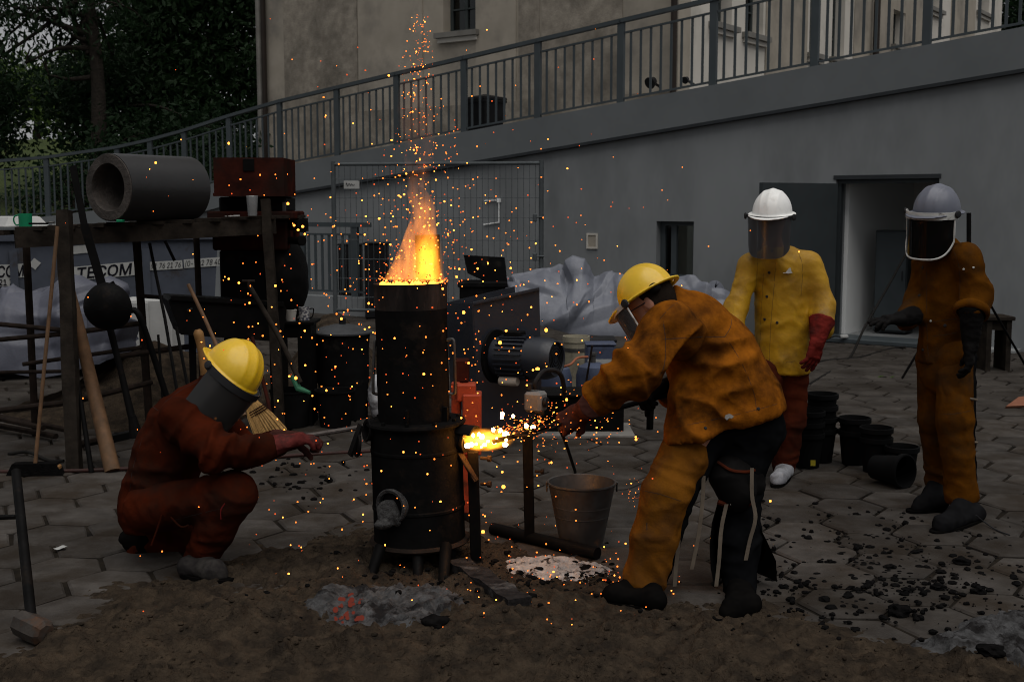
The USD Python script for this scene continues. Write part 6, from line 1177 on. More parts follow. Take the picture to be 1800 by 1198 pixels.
boot(pc, lR[2] - UP * .05, G(1382, 838) * A(1, 1, 0), G(1364, 856) * A(1, 1, 0), .05, 'shoe_dusty'); boot(pc, lL[2] - UP * .05, G(1326, 846) * A(1, 1, 0), G(1298, 862) * A(1, 1, 0), .05, 'shoe_dusty')
glove(pc, P(1438, 596, 6.98), A(-.28, -.1, -.95), A(-.5, .8, .2), -1, aR[2] + UP * .06, 'glove_red', rc=(.078, .05), cl=.13, curl=(.22, .25, .3, .35), thumb=.05, sc=1.1, spread=.16); glove(pc, aL[2] - UP * .06, A(.1, -.2, -1), A(.8, .3, 0), 1, aL[2] + UP * .06, 'glove_red', rc=(.075, .05), cl=.12, sc=1.1)
hp = hc + UP * .045; helmet(pc, hp, hf, A(.03, 0, 1), 'helmet_white', 1, .97); visor(pc, hp, hf, A(.03, 0, 1), 'visor_smoke', drop=.245, ang=1.15, flare=-.03, band='trim_dark', band_h=.012, top=-.004, round_=.05)

# ---------------------------------------------------------------- standing worker at the right, brown suede
pd = thing('person', 'person in a brown suede suit, blue helmet, dark visor and black gloves', 'person', A(*P(1672, 900, 6.35)[:2], 0)); hc = P(1646, 388, 6.32); hf = unit(A(-.72, -.68, -.1)); Y = 6.35
aN = [P(1699, 452, 6.2), P(1716, 520, 6.17), P(1708, 556, 6.1)]; aF = [P(1632, 455, 6.5), P(1615, 525, 6.5), P(1596, 562, 6.28)]
lN = [P(1677, 632, 6.28), P(1678, 735, 6.2), P(1690, 882, 6.2)]; lF = [P(1643, 632, 6.46), P(1643, 735, 6.46), P(1652, 852, 6.55)]
body(pd, (hc, hf, A(0, 0, 1)), [(hc - UP * .06, P(1655, 440, 6.36), .052, .058), (P(1662, 475, 6.36), P(1660, 630, 6.36), .11, .11), (aN[0], aF[0], .05, .05)] + chain((aN[0], .045), (aN[1], .036), (aN[2], .028)) + chain((aF[0], .045), (aF[1], .036), (aF[2], .028)) + chain((lN[0], .075), (lN[1], .055), (lN[2], .04)) + chain((lF[0], .075), (lF[1], .055), (lF[2], .04)))
jd = garment([(P(1664, 478, 6.36), P(1657, 645, 6.36), .150, .142, A(.7, .7, 0), .9), (aN[0], aF[0], .066, .066), (P(1652, 428, 6.35), P(1660, 450, 6.36), .075, .1)] + chain((aN[0], .074), (aN[1], .07), (aN[2] + UP * .01, .074)) + chain((aF[0], .078), (aF[1], .07), (aF[2], .066)), .055,
             [(P(1657, 638, 6.36), A(-.05, 0, -1), .34), (P(1650, 424, 6.35), A(-.2, 0, 1), .14), (aN[2] + UP * .02, A(0, 0, -1), .13)], .011,
             dict(amp=.008, freq=(6, 6, 6), seed=9, folds=[(aN[1], aN[2] - aN[0], .045, .017, .11), (aF[1], aF[2] - aF[0], .05, .012, .1), (P(1640, 560, 6.2), A(.2, 0, 1), .07, .008, .2)]))
part(pd, 'jacket', jd, 'suede_brown', smooth=True)
cf = MB().lathe([(.07, -.022), (.083, -.018), (.088, .0), (.083, .02), (.074, .022)], aN[2] + UP * .03, unit(aN[1] - aN[2]), 22, wob=.05); part(pd, 'rolled_cuff', cf, 'suede_brown', smooth=True)
stud(pd, jd, [(1622, 470), (1616, 519), (1618, 567), (1622, 615), (1661, 572)]); stud(pd, jd, [(1694, 473), (1711, 470), (1636, 564)], 'trim_white', .006, 'rivet')
stitch(pd, jd, [(1674, 434), (1686, 470), (1687, 520), (1684, 560)]); stitch(pd, jd, [(1630, 430), (1628, 500), (1629, 570), (1632, 634)]); stitch(pd, jd, [(1640, 566), (1662, 562), (1684, 560)]); stitch(pd, jd, [(1640, 590), (1662, 588), (1682, 584)]); stitch(pd, jd, [(1680, 428), (1700, 420), (1722, 440)], r=.0018)
for nm, L_, mm in (('trouser_leg', lN, 'suede_brown'), ('trouser_leg', lF, 'suede_brown')):
    tg = garment(chain((L_[0], .103), (L_[1], .094), (L_[2] + UP * .03, .082)), .03, [(L_[2], A(0, 0, -1))], .011, dict(amp=.008, freq=(6, 6, 4), seed=11 + (L_ is lF), folds=[(L_[2] + UP * .06, A(.3, 0, 1), .05, .016, .11), (L_[1], UP, .07, .008, .12)])); part(pd, nm, tg, mm, smooth=True)
    if L_ is lN: stitch(pd, tg, [(1646, 728), (1675, 727), (1706, 722)], r=.002)
part(pd, 'trousers_seat', garment([(P(1668, 600, 6.36), P(1660, 655, 6.36), .125, .13), (lN[0], lF[0], .1, .1)] + chain((lN[0], .1), (P(1678, 690, 6.23), .085)) + chain((lF[0], .1), (P(1643, 690, 6.46), .085)), .04, [], .012, dict(amp=.004, seed=29)), 'suede_brown', smooth=True)
part(pd, 'jeans', garment(chain((lN[0] + A(.055, .05, .0), .085), (lN[1] + A(.055, .06, 0), .075), (lN[2] + A(.045, .05, 0), .06)), .03, [], .013, dict(amp=.008, seed=13)), 'denim_dark', smooth=True)
for v in (700, 775): part(pd, 'leg_strap', MB().tube([P(u, v + (u - 1705) * .2, 6.16) for u in (1704, 1712, 1718)], .007, 6), 'strap_pale')
boot(pd, lN[2] - UP * .02 + A(.03, 0, 0), G(1716, 916) * A(1, 1, 0), G(1645, 938) * A(1, 1, 0), .058, 'boot_grey', w=.047); boot(pd, lF[2] - UP * .02, G(1652, 896) * A(1, 1, 0), G(1604, 901) * A(1, 1, 0), .055, 'boot_grey', w=.043)
glove(pd, P(1706, 602, 6.1), A(-.05, -.12, -1), A(-.8, .45, 0), -1, aN[2], 'leather_black', rc=(.066, .05), cl=.185, curl=(.35, .4, .45, .5), thumb=.35, sc=1.08); glove(pd, P(1590, 560, 6.2), A(-.93, -.3, -.02), A(0, .1, -1), 1, aF[2] + A(.1, .06, .03), 'leather_black', rc=(.055, .05), cl=.1, curl=(.15, .2, .3, .45), thumb=.5, sc=1.08)
part(pd, 'boot_lace', MB().tube(bez([G(1716, 905, .09), G(1728, 915, .03), G(1750, 930, .01), G(1775, 940, .01)], 5), .004, 5), 'trim_dark')
hp = hc + UP * .048; helmet(pd, hp, hf, A(.08, 0, 1), 'helmet_blue', 1, .97); visor(pd, hp, hf, A(.08, 0, 1), 'visor_black', drop=.24, ang=1.2, flare=-.01, trim='trim_white', trim_r=.0055, band='trim_white', band_h=.034, top=.008, round_=.09)

# ---------------------------------------------------------------- bent worker tapping the nozzle
SLIM = .955
pb_ = thing('person', 'person bent double in a tan suede jacket with yellow helmet and clear visor', 'person', A(*P(1220, 1060, 4.95)[:2], 0)); hc = P(1146, 535, 5.06); hf = unit(A(-.74, .34, -.56)); hu = unit(A(-.46, .30, .84))
aN = [P(1180, 572, 4.95), P(1106, 655, 4.86), P(1048, 702, 4.95)]; aF = [P(1186, 560, 5.32), P(1215, 655, 5.38), P(1182, 694, 5.25)]
lN = [P(1238, 742, 5.02), P(1172, 862, 4.92), P(1133, 1020, 4.92)]; lF = [P(1312, 752, 5.16), P(1302, 860, 5.1), P(1300, 1040, 4.98)]
body(pb_, (hc, hf, hu), [(hc - hu * .05 - hf * .02, P(1192, 545, 5.12), .055, .062), (P(1212, 585, 5.13), P(1285, 690, 5.13), .12, .11), (aN[0], aF[0], .055, .055)] + chain((aN[0], .05), (aN[1], .04), (aN[2], .03)) + chain((aF[0], .05), (aF[1], .04), (aF[2], .03)) + chain((lN[0], .08), (lN[1], .056), (lN[2], .04)) + chain((lF[0], .08), (lF[1], .056), (lF[2], .04)))
hemn = A(.235, 0, -.972)
jb_ = garment([(P(1222, 588, 5.13), P(1288, 712, 5.13), .178, .218, A(.1, 1, 0), .95), (P(1270, 620, 5.13), P(1318, 725, 5.13), .15, .155, A(.1, 1, 0), .95), (P(1212, 700, 5.04), P(1216, 780, 5.0), .095, .135), (aN[0] + A(.02, 0, -.01), aF[0], .09, .085), (P(1180, 532, 5.12), P(1200, 552, 5.13), .078, .11)] + chain((aN[0], .104), (aN[1], .088), (aN[2], .08)) + chain((aF[0], .09), (aF[1], .08), (aF[2], .066)), .055,
              [(P(1270, 744, 5.1), hemn, .42), (P(1174, 524, 5.12), A(-.7, 0, .45), .13), (P(1040, 707, 4.95), A(-.8, .1, -.55), .13)], .0105,
              dict(amp=.007, freq=(5, 5, 5), seed=15, folds=[(P(1195, 640, 4.9), A(.6, 0, -.75), .07, .042, .18), (aN[1], aN[2] - aN[0], .055, .032, .13), (P(1270, 650, 4.9), A(-.25, 0, 1), .075, .03, .17), (P(1240, 720, 4.9), A(.5, 0, 1), .08, .028, .16), (P(1330, 680, 4.95), A(.8, 0, .5), .07, .012, .16), (P(1060, 690, 4.9), aN[2] - aN[1], .04, .012, .08)]))
part(pb_, 'jacket', jb_, 'suede_tan', smooth=True)
stitch(pb_, jb_, [(1166, 596), (1200, 594), (1240, 592), (1274, 592)], r=.0028); stitch(pb_, jb_, [(1274, 592), (1284, 575), (1286, 560)], r=.0024); stitch(pb_, jb_, [(1160, 560), (1185, 535), (1222, 522)], r=.0024); stitch(pb_, jb_, [(1166, 565), (1170, 600), (1168, 640), (1160, 660)], r=.003); stitch(pb_, jb_, [(1278, 595), (1305, 640), (1325, 690), (1330, 722)], r=.0018); stitch(pb_, jb_, [(1172, 620), (1200, 650), (1220, 665)], r=.002); stitch(pb_, jb_, [(1176, 752), (1250, 738), (1320, 722), (1372, 708)], r=.0016)
stud(pb_, jb_, [(1240, 752), (1333, 718)], r=.007)
for h in hits(jb_, [(1281, 732)]):
    if h is not None: part(pb_, 'paint_spot', MB().lathe([(0, .002), (.014, .002), (.016, 0)], h[0], h[1], 9, wob=.3), 'slab_grey')
part(pb_, 'cuff_lining', MB().lathe([(.062, -.03), (.07, 0), (.0, .0)], P(1042, 706, 4.95), unit(A(-.8, .1, -.55)), 20), 'trim_dark')
ch = garment(chain((P(1218, 742, 5.07), .092), (P(1200, 805, 4.99), .103), (lN[1], .098), (P(1150, 945, 4.92), .098), (lN[2], .092)), .03, [(lN[2] - UP * .04, A(.05, 0, -1))], .0105, dict(amp=.007, freq=(5, 5, 6), seed=17, folds=[(lN[1] + UP * .03, A(.4, 0, 1), .05, .014, .12), (P(1140, 1005, 4.9), A(.9, 0, .4), .05, .016, .1), (P(1215, 800, 4.9), A(.5, 0, 1), .06, .01, .1)]))
part(pb_, 'leather_chaps', ch, 'suede_chaps', smooth=True); stitch(pb_, ch, [(1130, 862), (1160, 868), (1196, 880)], r=.0026); stitch(pb_, ch, [(1137, 918), (1137, 931)], r=.004, name='slit')
jn = garment([(P(1290, 738, 5.14), lF[0], .17, .17)] + chain((lF[0], .155), (P(1300, 810, 5.12), .115), (lF[1], .09), (P(1300, 950, 5.04), .088), (lF[2], .07)) + chain((lN[0] + A(.035, .07, -.01), .112), (lN[1] + A(.06, .05, 0), .078), (lN[2] + A(.05, .06, 0), .06)), .04, [(P(1290, 712, 5.14), A(-.2, 0, 1))], .011, dict(amp=.008, freq=(7, 7, 11), seed=19, folds=[(P(1300, 960, 5.0), UP, .045, .008, .2)]))
part(pb_, 'jeans', jn, 'denim_dark', smooth=True)
kp = garment([(P(1285, 838, 5.02), P(1295, 866, 5.0), .098, .085), (P(1318, 835, 5.07), P(1322, 850, 5.07), .062, .058)], .03, [], .01, dict(amp=.006, seed=21)); part(pb_, 'knee_guard', kp, 'leather_black', smooth=True)
def flap(px, yy, th=.012):              # leather gaiter hanging open round the shin
    rows = []
    for (ua, va, ya), (ub, vb, yb), bow in px: rows.append([P(ua + (ub - ua) * s, va + (vb - va) * s, ya + (yb - ya) * s) + A(0, bow * math.sin(math.pi * s), 0) for s in np.linspace(0, 1, 12)])
    a = np.array(rows); b = a + A(0, th, 0); m = MB().grid(a); m.grid(b[::-1])
    for x, y in ((a[0], b[0]), (a[-1], b[-1]), (a[:, 0], b[:, 0]), (a[:, -1], b[:, -1])): m.grid(np.stack([x, y], 1))
    return m
part(pb_, 'gaiter', flap([((1262, 884, 4.99), (1325, 880, 5.0), .2), ((1252, 920, 4.98), (1330, 915, 5.0), .22), ((1248, 960, 4.96), (1348, 950, 5.02), .24), ((1250, 1000, 4.95), (1364, 985, 5.04), .24), ((1256, 1030, 4.94), (1366, 1022, 5.04), .22)], 0), 'leather_black', smooth=60)
part(pb_, 'buckle_band', MB().tube([P(u, 884 + 3 * math.sin(u), 4.955) for u in np.linspace(1262, 1320, 9)], .011, 6), 'leather_rust')
for u in (1286, 1304): part(pb_, 'buckle', MB().box(P(u, 881, 4.94), (.012, .008, .026)), 'trim_white', smooth=False)
part(pb_, 'knee_strap', MB().tube(bez([P(1262, 812, 4.99), P(1285, 826, 4.93), P(1312, 829, 4.95), P(1326, 826, 5.0)], 5), .007, 6), 'leather_rust')
for pts in ([(1237, 836), (1235, 880), (1228, 940), (1216, 1000)], [(1322, 822), (1322, 870), (1328, 910), (1318, 950), (1311, 984)], [(1277, 886), (1268, 930), (1264, 985), (1259, 1030)], [(1196, 915), (1192, 960), (1188, 1000), (1186, 1030)]):
    q = bez([P(u, v, 4.93) for u, v in pts], 5); n_ = len(q); s_w = A(.0085, .002, 0); part(pb_, 'hanging_strap', MB().grid(np.stack([q - s_w, q + s_w, q + s_w + A(0, .004, 0), q - s_w + A(0, .004, 0), q - s_w], 1)), 'strap_pale', smooth=False)
boot(pb_, P(1138, 1030, 4.93), G(1152, 1072) * A(1, 1, 0), G(1058, 1056) * A(1, 1, 0), .055, 'boot_black', up_to=lN[2]); boot(pb_, P(1302, 1042, 4.97), G(1318, 1078) * A(1, 1, 0), G(1268, 1092) * A(1, 1, 0), .055, 'boot_black', up_to=lF[2])
rod0, rod1 = P(866, 776, 5.34), P(1200, 686, 5.12); rdir = unit(rod1 - rod0)
onrod = lambda u: rod0 + rdir * ((u - 866) / (1200 - 866)) * np.linalg.norm(rod1 - rod0)
gn = onrod(1000); glove(pb_, gn + A(.075, -.035, .055), unit(A(-.75, .25, -.5)), A(.3, .85, -.3), -1, aN[2] + A(.06, 0, .03), 'glove_soot', rc=(.06, .055), cl=.1, curl=(1.15, 1.15, 1.15, 1.15), thumb=1.0, sc=1.12, label='scorched dark red glove')
gf = onrod(1150); glove(pb_, gf + A(.065, .05, .045), unit(A(-.75, -.5, -.2)), A(.0, -.3, -.95), 1, aF[2] + A(.08, .06, .03), 'leather_black', rc=(.062, .055), cl=.1, curl=(1.05, 1.05, 1.05, 1.05), thumb=.9, sc=1.12)
hp = hc + hu * .046 - hf * .002; helmet(pb_, hp, hf, hu, 'helmet_yellow', 1, .9); visor(pb_, hp, hf, hu, 'visor_clear', drop=.21, ang=1.2, flare=-.02, trim='trim_white', trim_r=.004, band='trim_white', band_h=.018, top=.0, round_=.1)
l_ = np.cross(unit(hu - hf * (hu @ hf)), hf)
part(pb_, 'ear_muff', nets(lambda p: sd_ell(p, hc - l_ * 0 + l_ * (.084 if l_[1] < 0 else -.084) - hf * .07 + hu * .035, (.03, .025, .024), np.array([hf, l_, hu])), hc - .16, hc + .16, .008), 'leather_black', smooth=True)
part(pb_, 'hair', nets(lambda p: smax(sd_ell(p, hc + hu * .02 - hf * .012, (.104, .081, .112), np.array([hf, l_, unit(hu)])), ((p - hc) @ hf) - .0 - .3 * ((p - hc) @ hu), .01), hc - .16, hc + .16, .008), 'hair_dark', smooth=True)
part(pb_, 'spectacle_arm', MB().tube([hc + hu * .012 + hf * .085 + l_ * (.078 if l_[1] < 0 else -.078), hc + hu * .006 - hf * .005 + l_ * (.084 if l_[1] < 0 else -.084)], .0025, 5), 'trim_dark')
tb = thing('tapping_bar', 'long black iron bar held into the fiery nozzle by the bent worker', 'bar', rod0); part(tb, 'bar_shaft', MB().tube([rod0, rod1], [.011, .0125], 10), 'black_iron')
w0 = bez([P(905, 765, 5.28), P(940, 763, 5.2), P(975, 750, 5.18), P(988, 742, 5.25)], 6); tw = thing('thin_wire_rod', 'thin bent iron wire running beside the tapping bar', 'rod', w0[0]); part(tw, 'wire', MB().tube(w0, .005, 6), 'rust_brown')

# ---------------------------------------------------------------- crouching worker at the left
SLIM = .91
pa = thing('person', 'crouching person in a russet suede suit, yellow helmet and black visor', 'person', A(*P(310, 1000, 5.4)[:2], 0)); hc = P(396, 668, 5.38); hf = unit(A(.55, -.70, -.44)); hu = unit(A(.66, 0.0, .78))
aN = [P(318, 738, 5.26), P(380, 792, 5.16), P(468, 788, 5.26)]; aF = [P(376, 715, 5.62), P(425, 795, 5.66), P(486, 780, 5.5)]
lN = [P(262, 893, 5.36), P(412, 868, 5.22), P(347, 985, 5.3)]; lF = [P(275, 900, 5.62), P(352, 955, 5.72), P(245, 962, 5.62)]
body(pa, (hc, hf, hu), [(hc - hu * .06 - hf * .03, P(352, 715, 5.44), .055, .062), (P(320, 745, 5.45), P(270, 870, 5.47), .13, .13), (aN[0], aF[0], .055, .055)] + chain((aN[0], .05), (aN[1], .04), (aN[2], .03)) + chain((aF[0], .05), (aF[1], .04), (aF[2], .03)) + chain((lN[0], .085), (lN[1], .056), (lN[2], .04)) + chain((lF[0], .085), (lF[1], .056), (lF[2], .04)))
ja = garment([(P(318, 752, 5.45), P(272, 878, 5.47), .172, .162, A(.2, 1, 0), 1.0), (P(285, 800, 5.45), P(262, 905, 5.47), .14, .142), (aN[0], aF[0], .085, .085), (P(372, 682, 5.42), P(345, 712, 5.44), .078, .11)] + chain((aN[0], .1), (aN[1], .083), (aN[2], .068)) + chain((aF[0], .09), (aF[1], .078), (aF[2], .066)), .055,
             [(P(250, 930, 5.47), A(.1, 0, -1), .34), (P(384, 678, 5.42), A(.6, 0, .55), .13)], .0105,
             dict(amp=.0085, freq=(5, 5, 5), seed=23, folds=[(aN[1], aN[2] - aN[0], .05, .034, .14), (P(425, 790, 5.2), A(1, 0, -.1), .05, .022, .11), (P(300, 850, 5.25), A(.1, 0, 1), .07, .02, .17), (P(330, 760, 5.2), A(.6, 0, -.7), .07, .014, .13), (P(245, 840, 5.35), A(.2, 0, 1), .08, .01, .15)]))
part(pa, 'jacket', ja, 'suede_russet', smooth=True)
stitch(pa, ja, [(268, 714), (280, 722), (292, 724)], r=.002); stitch(pa, ja, [(292, 700), (297, 735), (310, 775), (335, 812)], r=.0026); stitch(pa, ja, [(352, 668), (320, 684), (290, 706)], r=.0018); stitch(pa, ja, [(250, 770), (232, 830), (226, 900)], r=.0018)
ta = garment(chain((lN[0], .125), (lN[1], .1), (P(380, 930, 5.26), .088), (lN[2], .078)) , .04, [], .0105, dict(amp=.007, freq=(6, 6, 6), seed=25, folds=[(P(330, 880, 5.2), A(1, 0, -.3), .07, .012, .15), (lN[1] + A(-.05, 0, -.03), A(.4, 0, 1), .05, .012, .12), (P(352, 968, 5.2), UP, .04, .012, .09)])); part(pa, 'trouser_leg', ta, 'suede_russet', smooth=True)
tf = garment(chain((lF[0], .12), (lF[1], .09), (lF[2], .07)), .04, [], .011, dict(amp=.007, seed=27)); part(pa, 'trouser_leg', tf, 'suede_russet', smooth=True)
stitch(pa, ta, [(395, 884), (388, 896), (388, 912)], 'bright_red', .006, 'red_tab'); stitch(pa, ta, [(300, 915), (340, 905), (392, 892)], r=.002)
boot(pa, P(345, 990, 5.3), G(330, 1012) * A(1, 1, 0) , G(398, 1022) * A(1, 1, 0), .056, 'boot_dusty', w=.05); boot(pa, lF[2], P(226, 962, 5.62), P(268, 992, 5.6), .052, 'boot_black')
for pts in ([(284, 905), (276, 930), (266, 958)], [(300, 908), (318, 925), (332, 922)]): part(pa, 'lace', MB().tube(bez([P(u, v, 5.2) for u, v in pts], 5), .004, 5), 'suede_russet')
wr0, wr1 = P(512, 770, 5.33), P(655, 747, 5.46); rd = unit(wr1 - wr0)
glove(pa, P(489, 780, 5.27), unit(A(.94, .1, .2)), A(.1, .15, -1), -1, aN[2] + A(-.05, 0, -.015), 'glove_pink', rc=(.066, .055), cl=.15, curl=(.42, .46, .5, .56), thumb=.8, sc=1.12, spread=-.004, label='worn pink red leather glove'); glove(pa, P(512, 774, 5.42), unit(A(.95, -.1, .12)), A(0, -.2, -1), 1, aF[2] + A(-.08, .02, 0), 'glove_soot', rc=(.06, .055), cl=.1, curl=(1.15, 1.15, 1.15, 1.15), thumb=1.0, sc=1.1)
pk2 = thing('poking_rod', 'straight iron rod held to the furnace spout by the crouching worker', 'rod', wr0); look('rod_steel', (.1, .085, .078), (.05, .042, .038), 20, (.4, .6), metal=.3)
part(pk2, 'rod_shaft', MB().tube([wr0, wr1], .0115, 9), 'rod_steel')
hp = hc + hu * .05 ; helmet(pa, hp, hf, hu, 'helmet_yellow', -1, 1.06); visor(pa, hp, hf, hu, 'visor_grime', drop=.295, ang=1.35, flare=-.03, band='trim_dark', band_h=.03, top=-.002, rx=.176, ry=.15, round_=.07)
part(pa, 'collar', MB().lathe([(.078, -.03), (.085, .03), (.079, .032), (.07, -.03)], P(372, 688, 5.42), unit(A(.5, -.1, .7)), 24, wob=.03), 'suede_russet', smooth=True)
# ================================================================ fire, sparks and embers
def flame_look(name, col, strength, scale, lo, hi, stretch=(1, 1, .45), density=.02, soft=None, fade=None):
    nd = {'g': ('geometry', {}), 'm': ('mapping', {'scale': stretch}), 'n': ('noise_texture', {'scale': scale, 'detail': 4, 'roughness': .6, 'distortion': .8}),
        'r': ('map_range', {'from_min': lo, 'from_max': hi, 'to_min': 0.0, 'to_max': strength, 'clamp': True}), 'v': ('principled_volume', {'color': (.3, .2, .15), 'density': density, 'emission_color': col})}
    L = [('g.position', 'm.vector'), ('m.vector', 'n.vector'), ('n.fac', 'r.value')]; last = 'r.result'
    if soft:                                                  # burns brightest along its heart, thins out to its edge
        c, rad = soft; nd |= {'sb': ('vector_math', {'math_type': 'subtract', 'vector2': tuple(map(float, c))}), 'sm': ('vector_math', {'math_type': 'multiply', 'vector2': tuple(1 / x if x else 0.0 for x in rad)}), 'sl': ('vector_math', {'math_type': 'length'}),
            'sr': ('map_range', {'range_type': 'smoothstep', 'from_min': 1.0, 'from_max': .15, 'to_min': 0.0, 'to_max': 1.0, 'clamp': True}), 'mu': ('math', {'math_type': 'multiply'})}
        L += [('g.position', 'sb.vector1'), ('sb.vector', 'sm.vector1'), ('sm.vector', 'sl.vector1'), ('sl.value', 'sr.value'), ('sr.result', 'mu.value1'), (last, 'mu.value2')]; last = 'mu.value'
    if fade:
        nd |= {'fx': ('separate_xyz', {}), 'fr': ('map_range', {'range_type': 'smoothstep', 'from_min': float(fade[1]), 'from_max': float(fade[0]), 'clamp': True}), 'mf': ('math', {'math_type': 'multiply'})}
        L += [('g.position', 'fx.vector'), ('fx.z', 'fr.value'), ('fr.result', 'mf.value1'), (last, 'mf.value2')]; last = 'mf.value'
    LOOKS[name] = usdkit.material(stage, f'/World/Looks/{name}', nd, L + [(last, 'v.emission_strength')], volume='v.volume')
zf = lambda v: P(730, v, YF)[2]
flame_look('flame_outer', (1, .29, .05), 10, 14, .4, .68, fade=(zf(400), zf(282))); flame_look('flame_core', (1, .31, .016), 44, 15, .36, .66, soft=(P(751, 478, YF), (.085, .12, .235)))
flame_look('flame_smoke', (1, .4, .22), .85, 17, .42, .72, fade=(zf(300), zf(60))); flame_look('flame_jet', (1, .34, .022), 150, 34, .4, .66, (.45, 1, 1), soft=(P(850, 772, 5.36), (.15, .085, .056)))
def plume(rows, ydep, n=20, wob=.12, seed=1):    # rows: (left u, right u, v) from below; a closed wavering body of flame
    V = []
    for k, (ul, ur, v) in enumerate(rows):
        a, b = P(ul, v, YF), P(ur, v, YF); c, r = (a + b) / 2, (b[0] - a[0]) / 2; t = np.linspace(0, 2 * math.pi, n, endpoint=False)
        w = 1 + wob * (2 * meshkit.noise(np.stack([np.cos(t) * 1.3, np.sin(t) * 1.3, np.full(n, k * .55)], -1) + seed, seed) - 1)
        V.append(c + np.stack([np.cos(t) * r * w, np.sin(t) * r * ydep * w, 0 * t], 1))
    m = len(V); V = np.vstack(V + [V[0].mean(0), V[-1].mean(0)]); i, j = np.meshgrid(np.arange(m - 1), np.arange(n), indexing='ij'); k = (j + 1) % n
    f = np.stack([i * n + j, i * n + k, (i + 1) * n + k, (i + 1) * n + j], -1).reshape(-1, 4); f = np.vstack([f[:, [0, 1, 2]], f[:, [0, 2, 3]]]); q = np.arange(n)
    return V, np.vstack([f, np.stack([np.full(n, m * n), (q + 1) % n, q], 1), np.stack([np.full(n, m * n + 1), (m - 1) * n + q, (m - 1) * n + (q + 1) % n], 1)])
single('flame', plume([(680, 780, 492), (682, 778, 480), (692, 774, 458), (702, 769, 430), (711, 766, 405), (721, 768, 384), (724, 768, 366), (716, 757, 347), (713, 746, 328), (718, 748, 312), (726, 750, 298), (731, 745, 286)], .8, wob=.2), 'flame_outer', 'tall orange flame leaping from the mouth of the furnace', 'flame', smooth=True)
single('flame', plume([(700, 781, 491), (708, 782, 475), (712, 782, 450), (716, 780, 425), (720, 776, 400), (728, 768, 380), (738, 758, 362)], .9, seed=4), 'flame_core', 'bright yellow heart of the flame in the furnace mouth', 'flame', smooth=True)
single('glowing_fumes', plume([(712, 758, 330), (708, 762, 290), (712, 762, 250), (700, 766, 210), (706, 764, 150), (716, 756, 80), (724, 750, 10)], .8, wob=.25, seed=7), 'flame_smoke', 'faint glowing fumes rising above the flame', 'fumes', kind='stuff', smooth=True)
jw = lambda u, v, y=None: P(u, v, 5.36 if y is None else y)
def jet(pts, rad, n=16, seed=2):
    p = np.asarray(pts, float); m = MB().tube(p, rad, n); v, f = m.get(); d = .014 * (meshkit.noise(v * 38 + seed, seed) - .5) * 2; return v + normals((v, f)) * d[:, None], f
single('flame_jet', jet(bez([jw(818, 781), jw(836, 776), jw(862, 769), jw(886, 764), jw(912, 757)], 5), np.interp(np.linspace(0, 1, 21), [0, .15, .5, .8, 1], [.03, .056, .06, .05, .02])), 'flame_jet', 'yellow jet of flame and sparks bursting from the side nozzle', 'flame', smooth=True)
single('flame_jet', jet(bez([jw(822, 783), jw(850, 784), jw(880, 783), jw(905, 786)], 5), np.interp(np.linspace(0, 1, 16), [0, .3, .7, 1], [.028, .04, .034, .012]), seed=5), 'flame_jet', 'lower tongue of yellow flame under the tapping bar', 'flame', smooth=True)
glow('hot_white', (1, .38, .06), 75); glow('coal_glow', (1, .26, .03), 4.5); glow('spark_yellow', (1, .31, .045), 3.0); glow('spark_orange', (1, .22, .03), 1.7); glow('spark_red', (1, .13, .03), .75); glow('ember_red', (1, .2, .13), .09)
def blobs(items, seed=1, sub=1, stretch=None):
    r = np.random.default_rng(seed); t0 = trimesh.creation.icosphere(sub, 1.0); V0, F0 = np.array(t0.vertices), np.array(t0.faces); m = MB()
    for it in items:
        p, k = it[0], it[1]; sc = k * A(r.uniform(.85, 1.2), r.uniform(.85, 1.2), r.uniform(.85, 1.25))
        v = V0 * sc
        if len(it) > 2:
            d = unit(it[2]); v = v + (v @ d)[:, None] * d * .8
        m.add(v + p, F0)
    return m
px = YF / 2100
hot = [(832, 765, 4.2), (842, 763, 4.2), (847, 767, 5.5), (867, 755, 4.8), (880, 757, 5.2), (889, 763, 6.3), (869, 777, 5), (888, 781, 5.5), (852, 781, 4), (890, 773, 3), (925, 748, 4.8), (937, 751, 4.8), (883, 727, 4.5), (882, 733, 4.2), (902, 731, 3.8), (822, 783, 6.5), (829, 781, 5), (837, 780, 3.6), (858, 775, 3), (873, 770, 2.6), (846, 785, 2.6)]
single('molten_drops', blobs([(P(u, v, 5.34 + .05 * math.sin(u)), k * .8 * px) for u, v, k in hot], 3, 2), 'hot_white', 'white hot molten drops in the jet at the side nozzle', 'sparks', kind='stuff', smooth=True)
r = np.random.default_rng(21); S = {'spark_red': [], 'spark_orange': [], 'spark_yellow': []}
def spark(u, v, y, k, d=None):
    c = r.random(); mt = 'spark_red' if c < .34 else 'spark_orange' if c < .84 else 'spark_yellow'; k = k * {'spark_red': .5, 'spark_orange': .58, 'spark_yellow': .7}[mt]
    S[mt].append((P(u, v, y), k * y / 2100) if d is None else (P(u, v, y), k * y / 2100, d))
for i in range(620):                                     # the dense column over the mouth
    v = 495 - 470 * r.random() ** 1.9; sg = np.interp(v, [30, 120, 200, 330, 420, 495], [10, 14, 20, 38, 46, 42]); u = np.interp(v, [60, 200, 300, 380, 495], [737, 738, 738, 742, 732]) + r.normal() * sg; spark(u, v, YF + r.normal() * sg * px, r.uniform(1.0, 2.0) if v < 300 else r.uniform(1.2, 2.7))
for i in range(80): spark(r.uniform(678, 785), 494 + r.normal() * 3.5, YF + r.normal() * .1, r.uniform(1.6, 3.2))
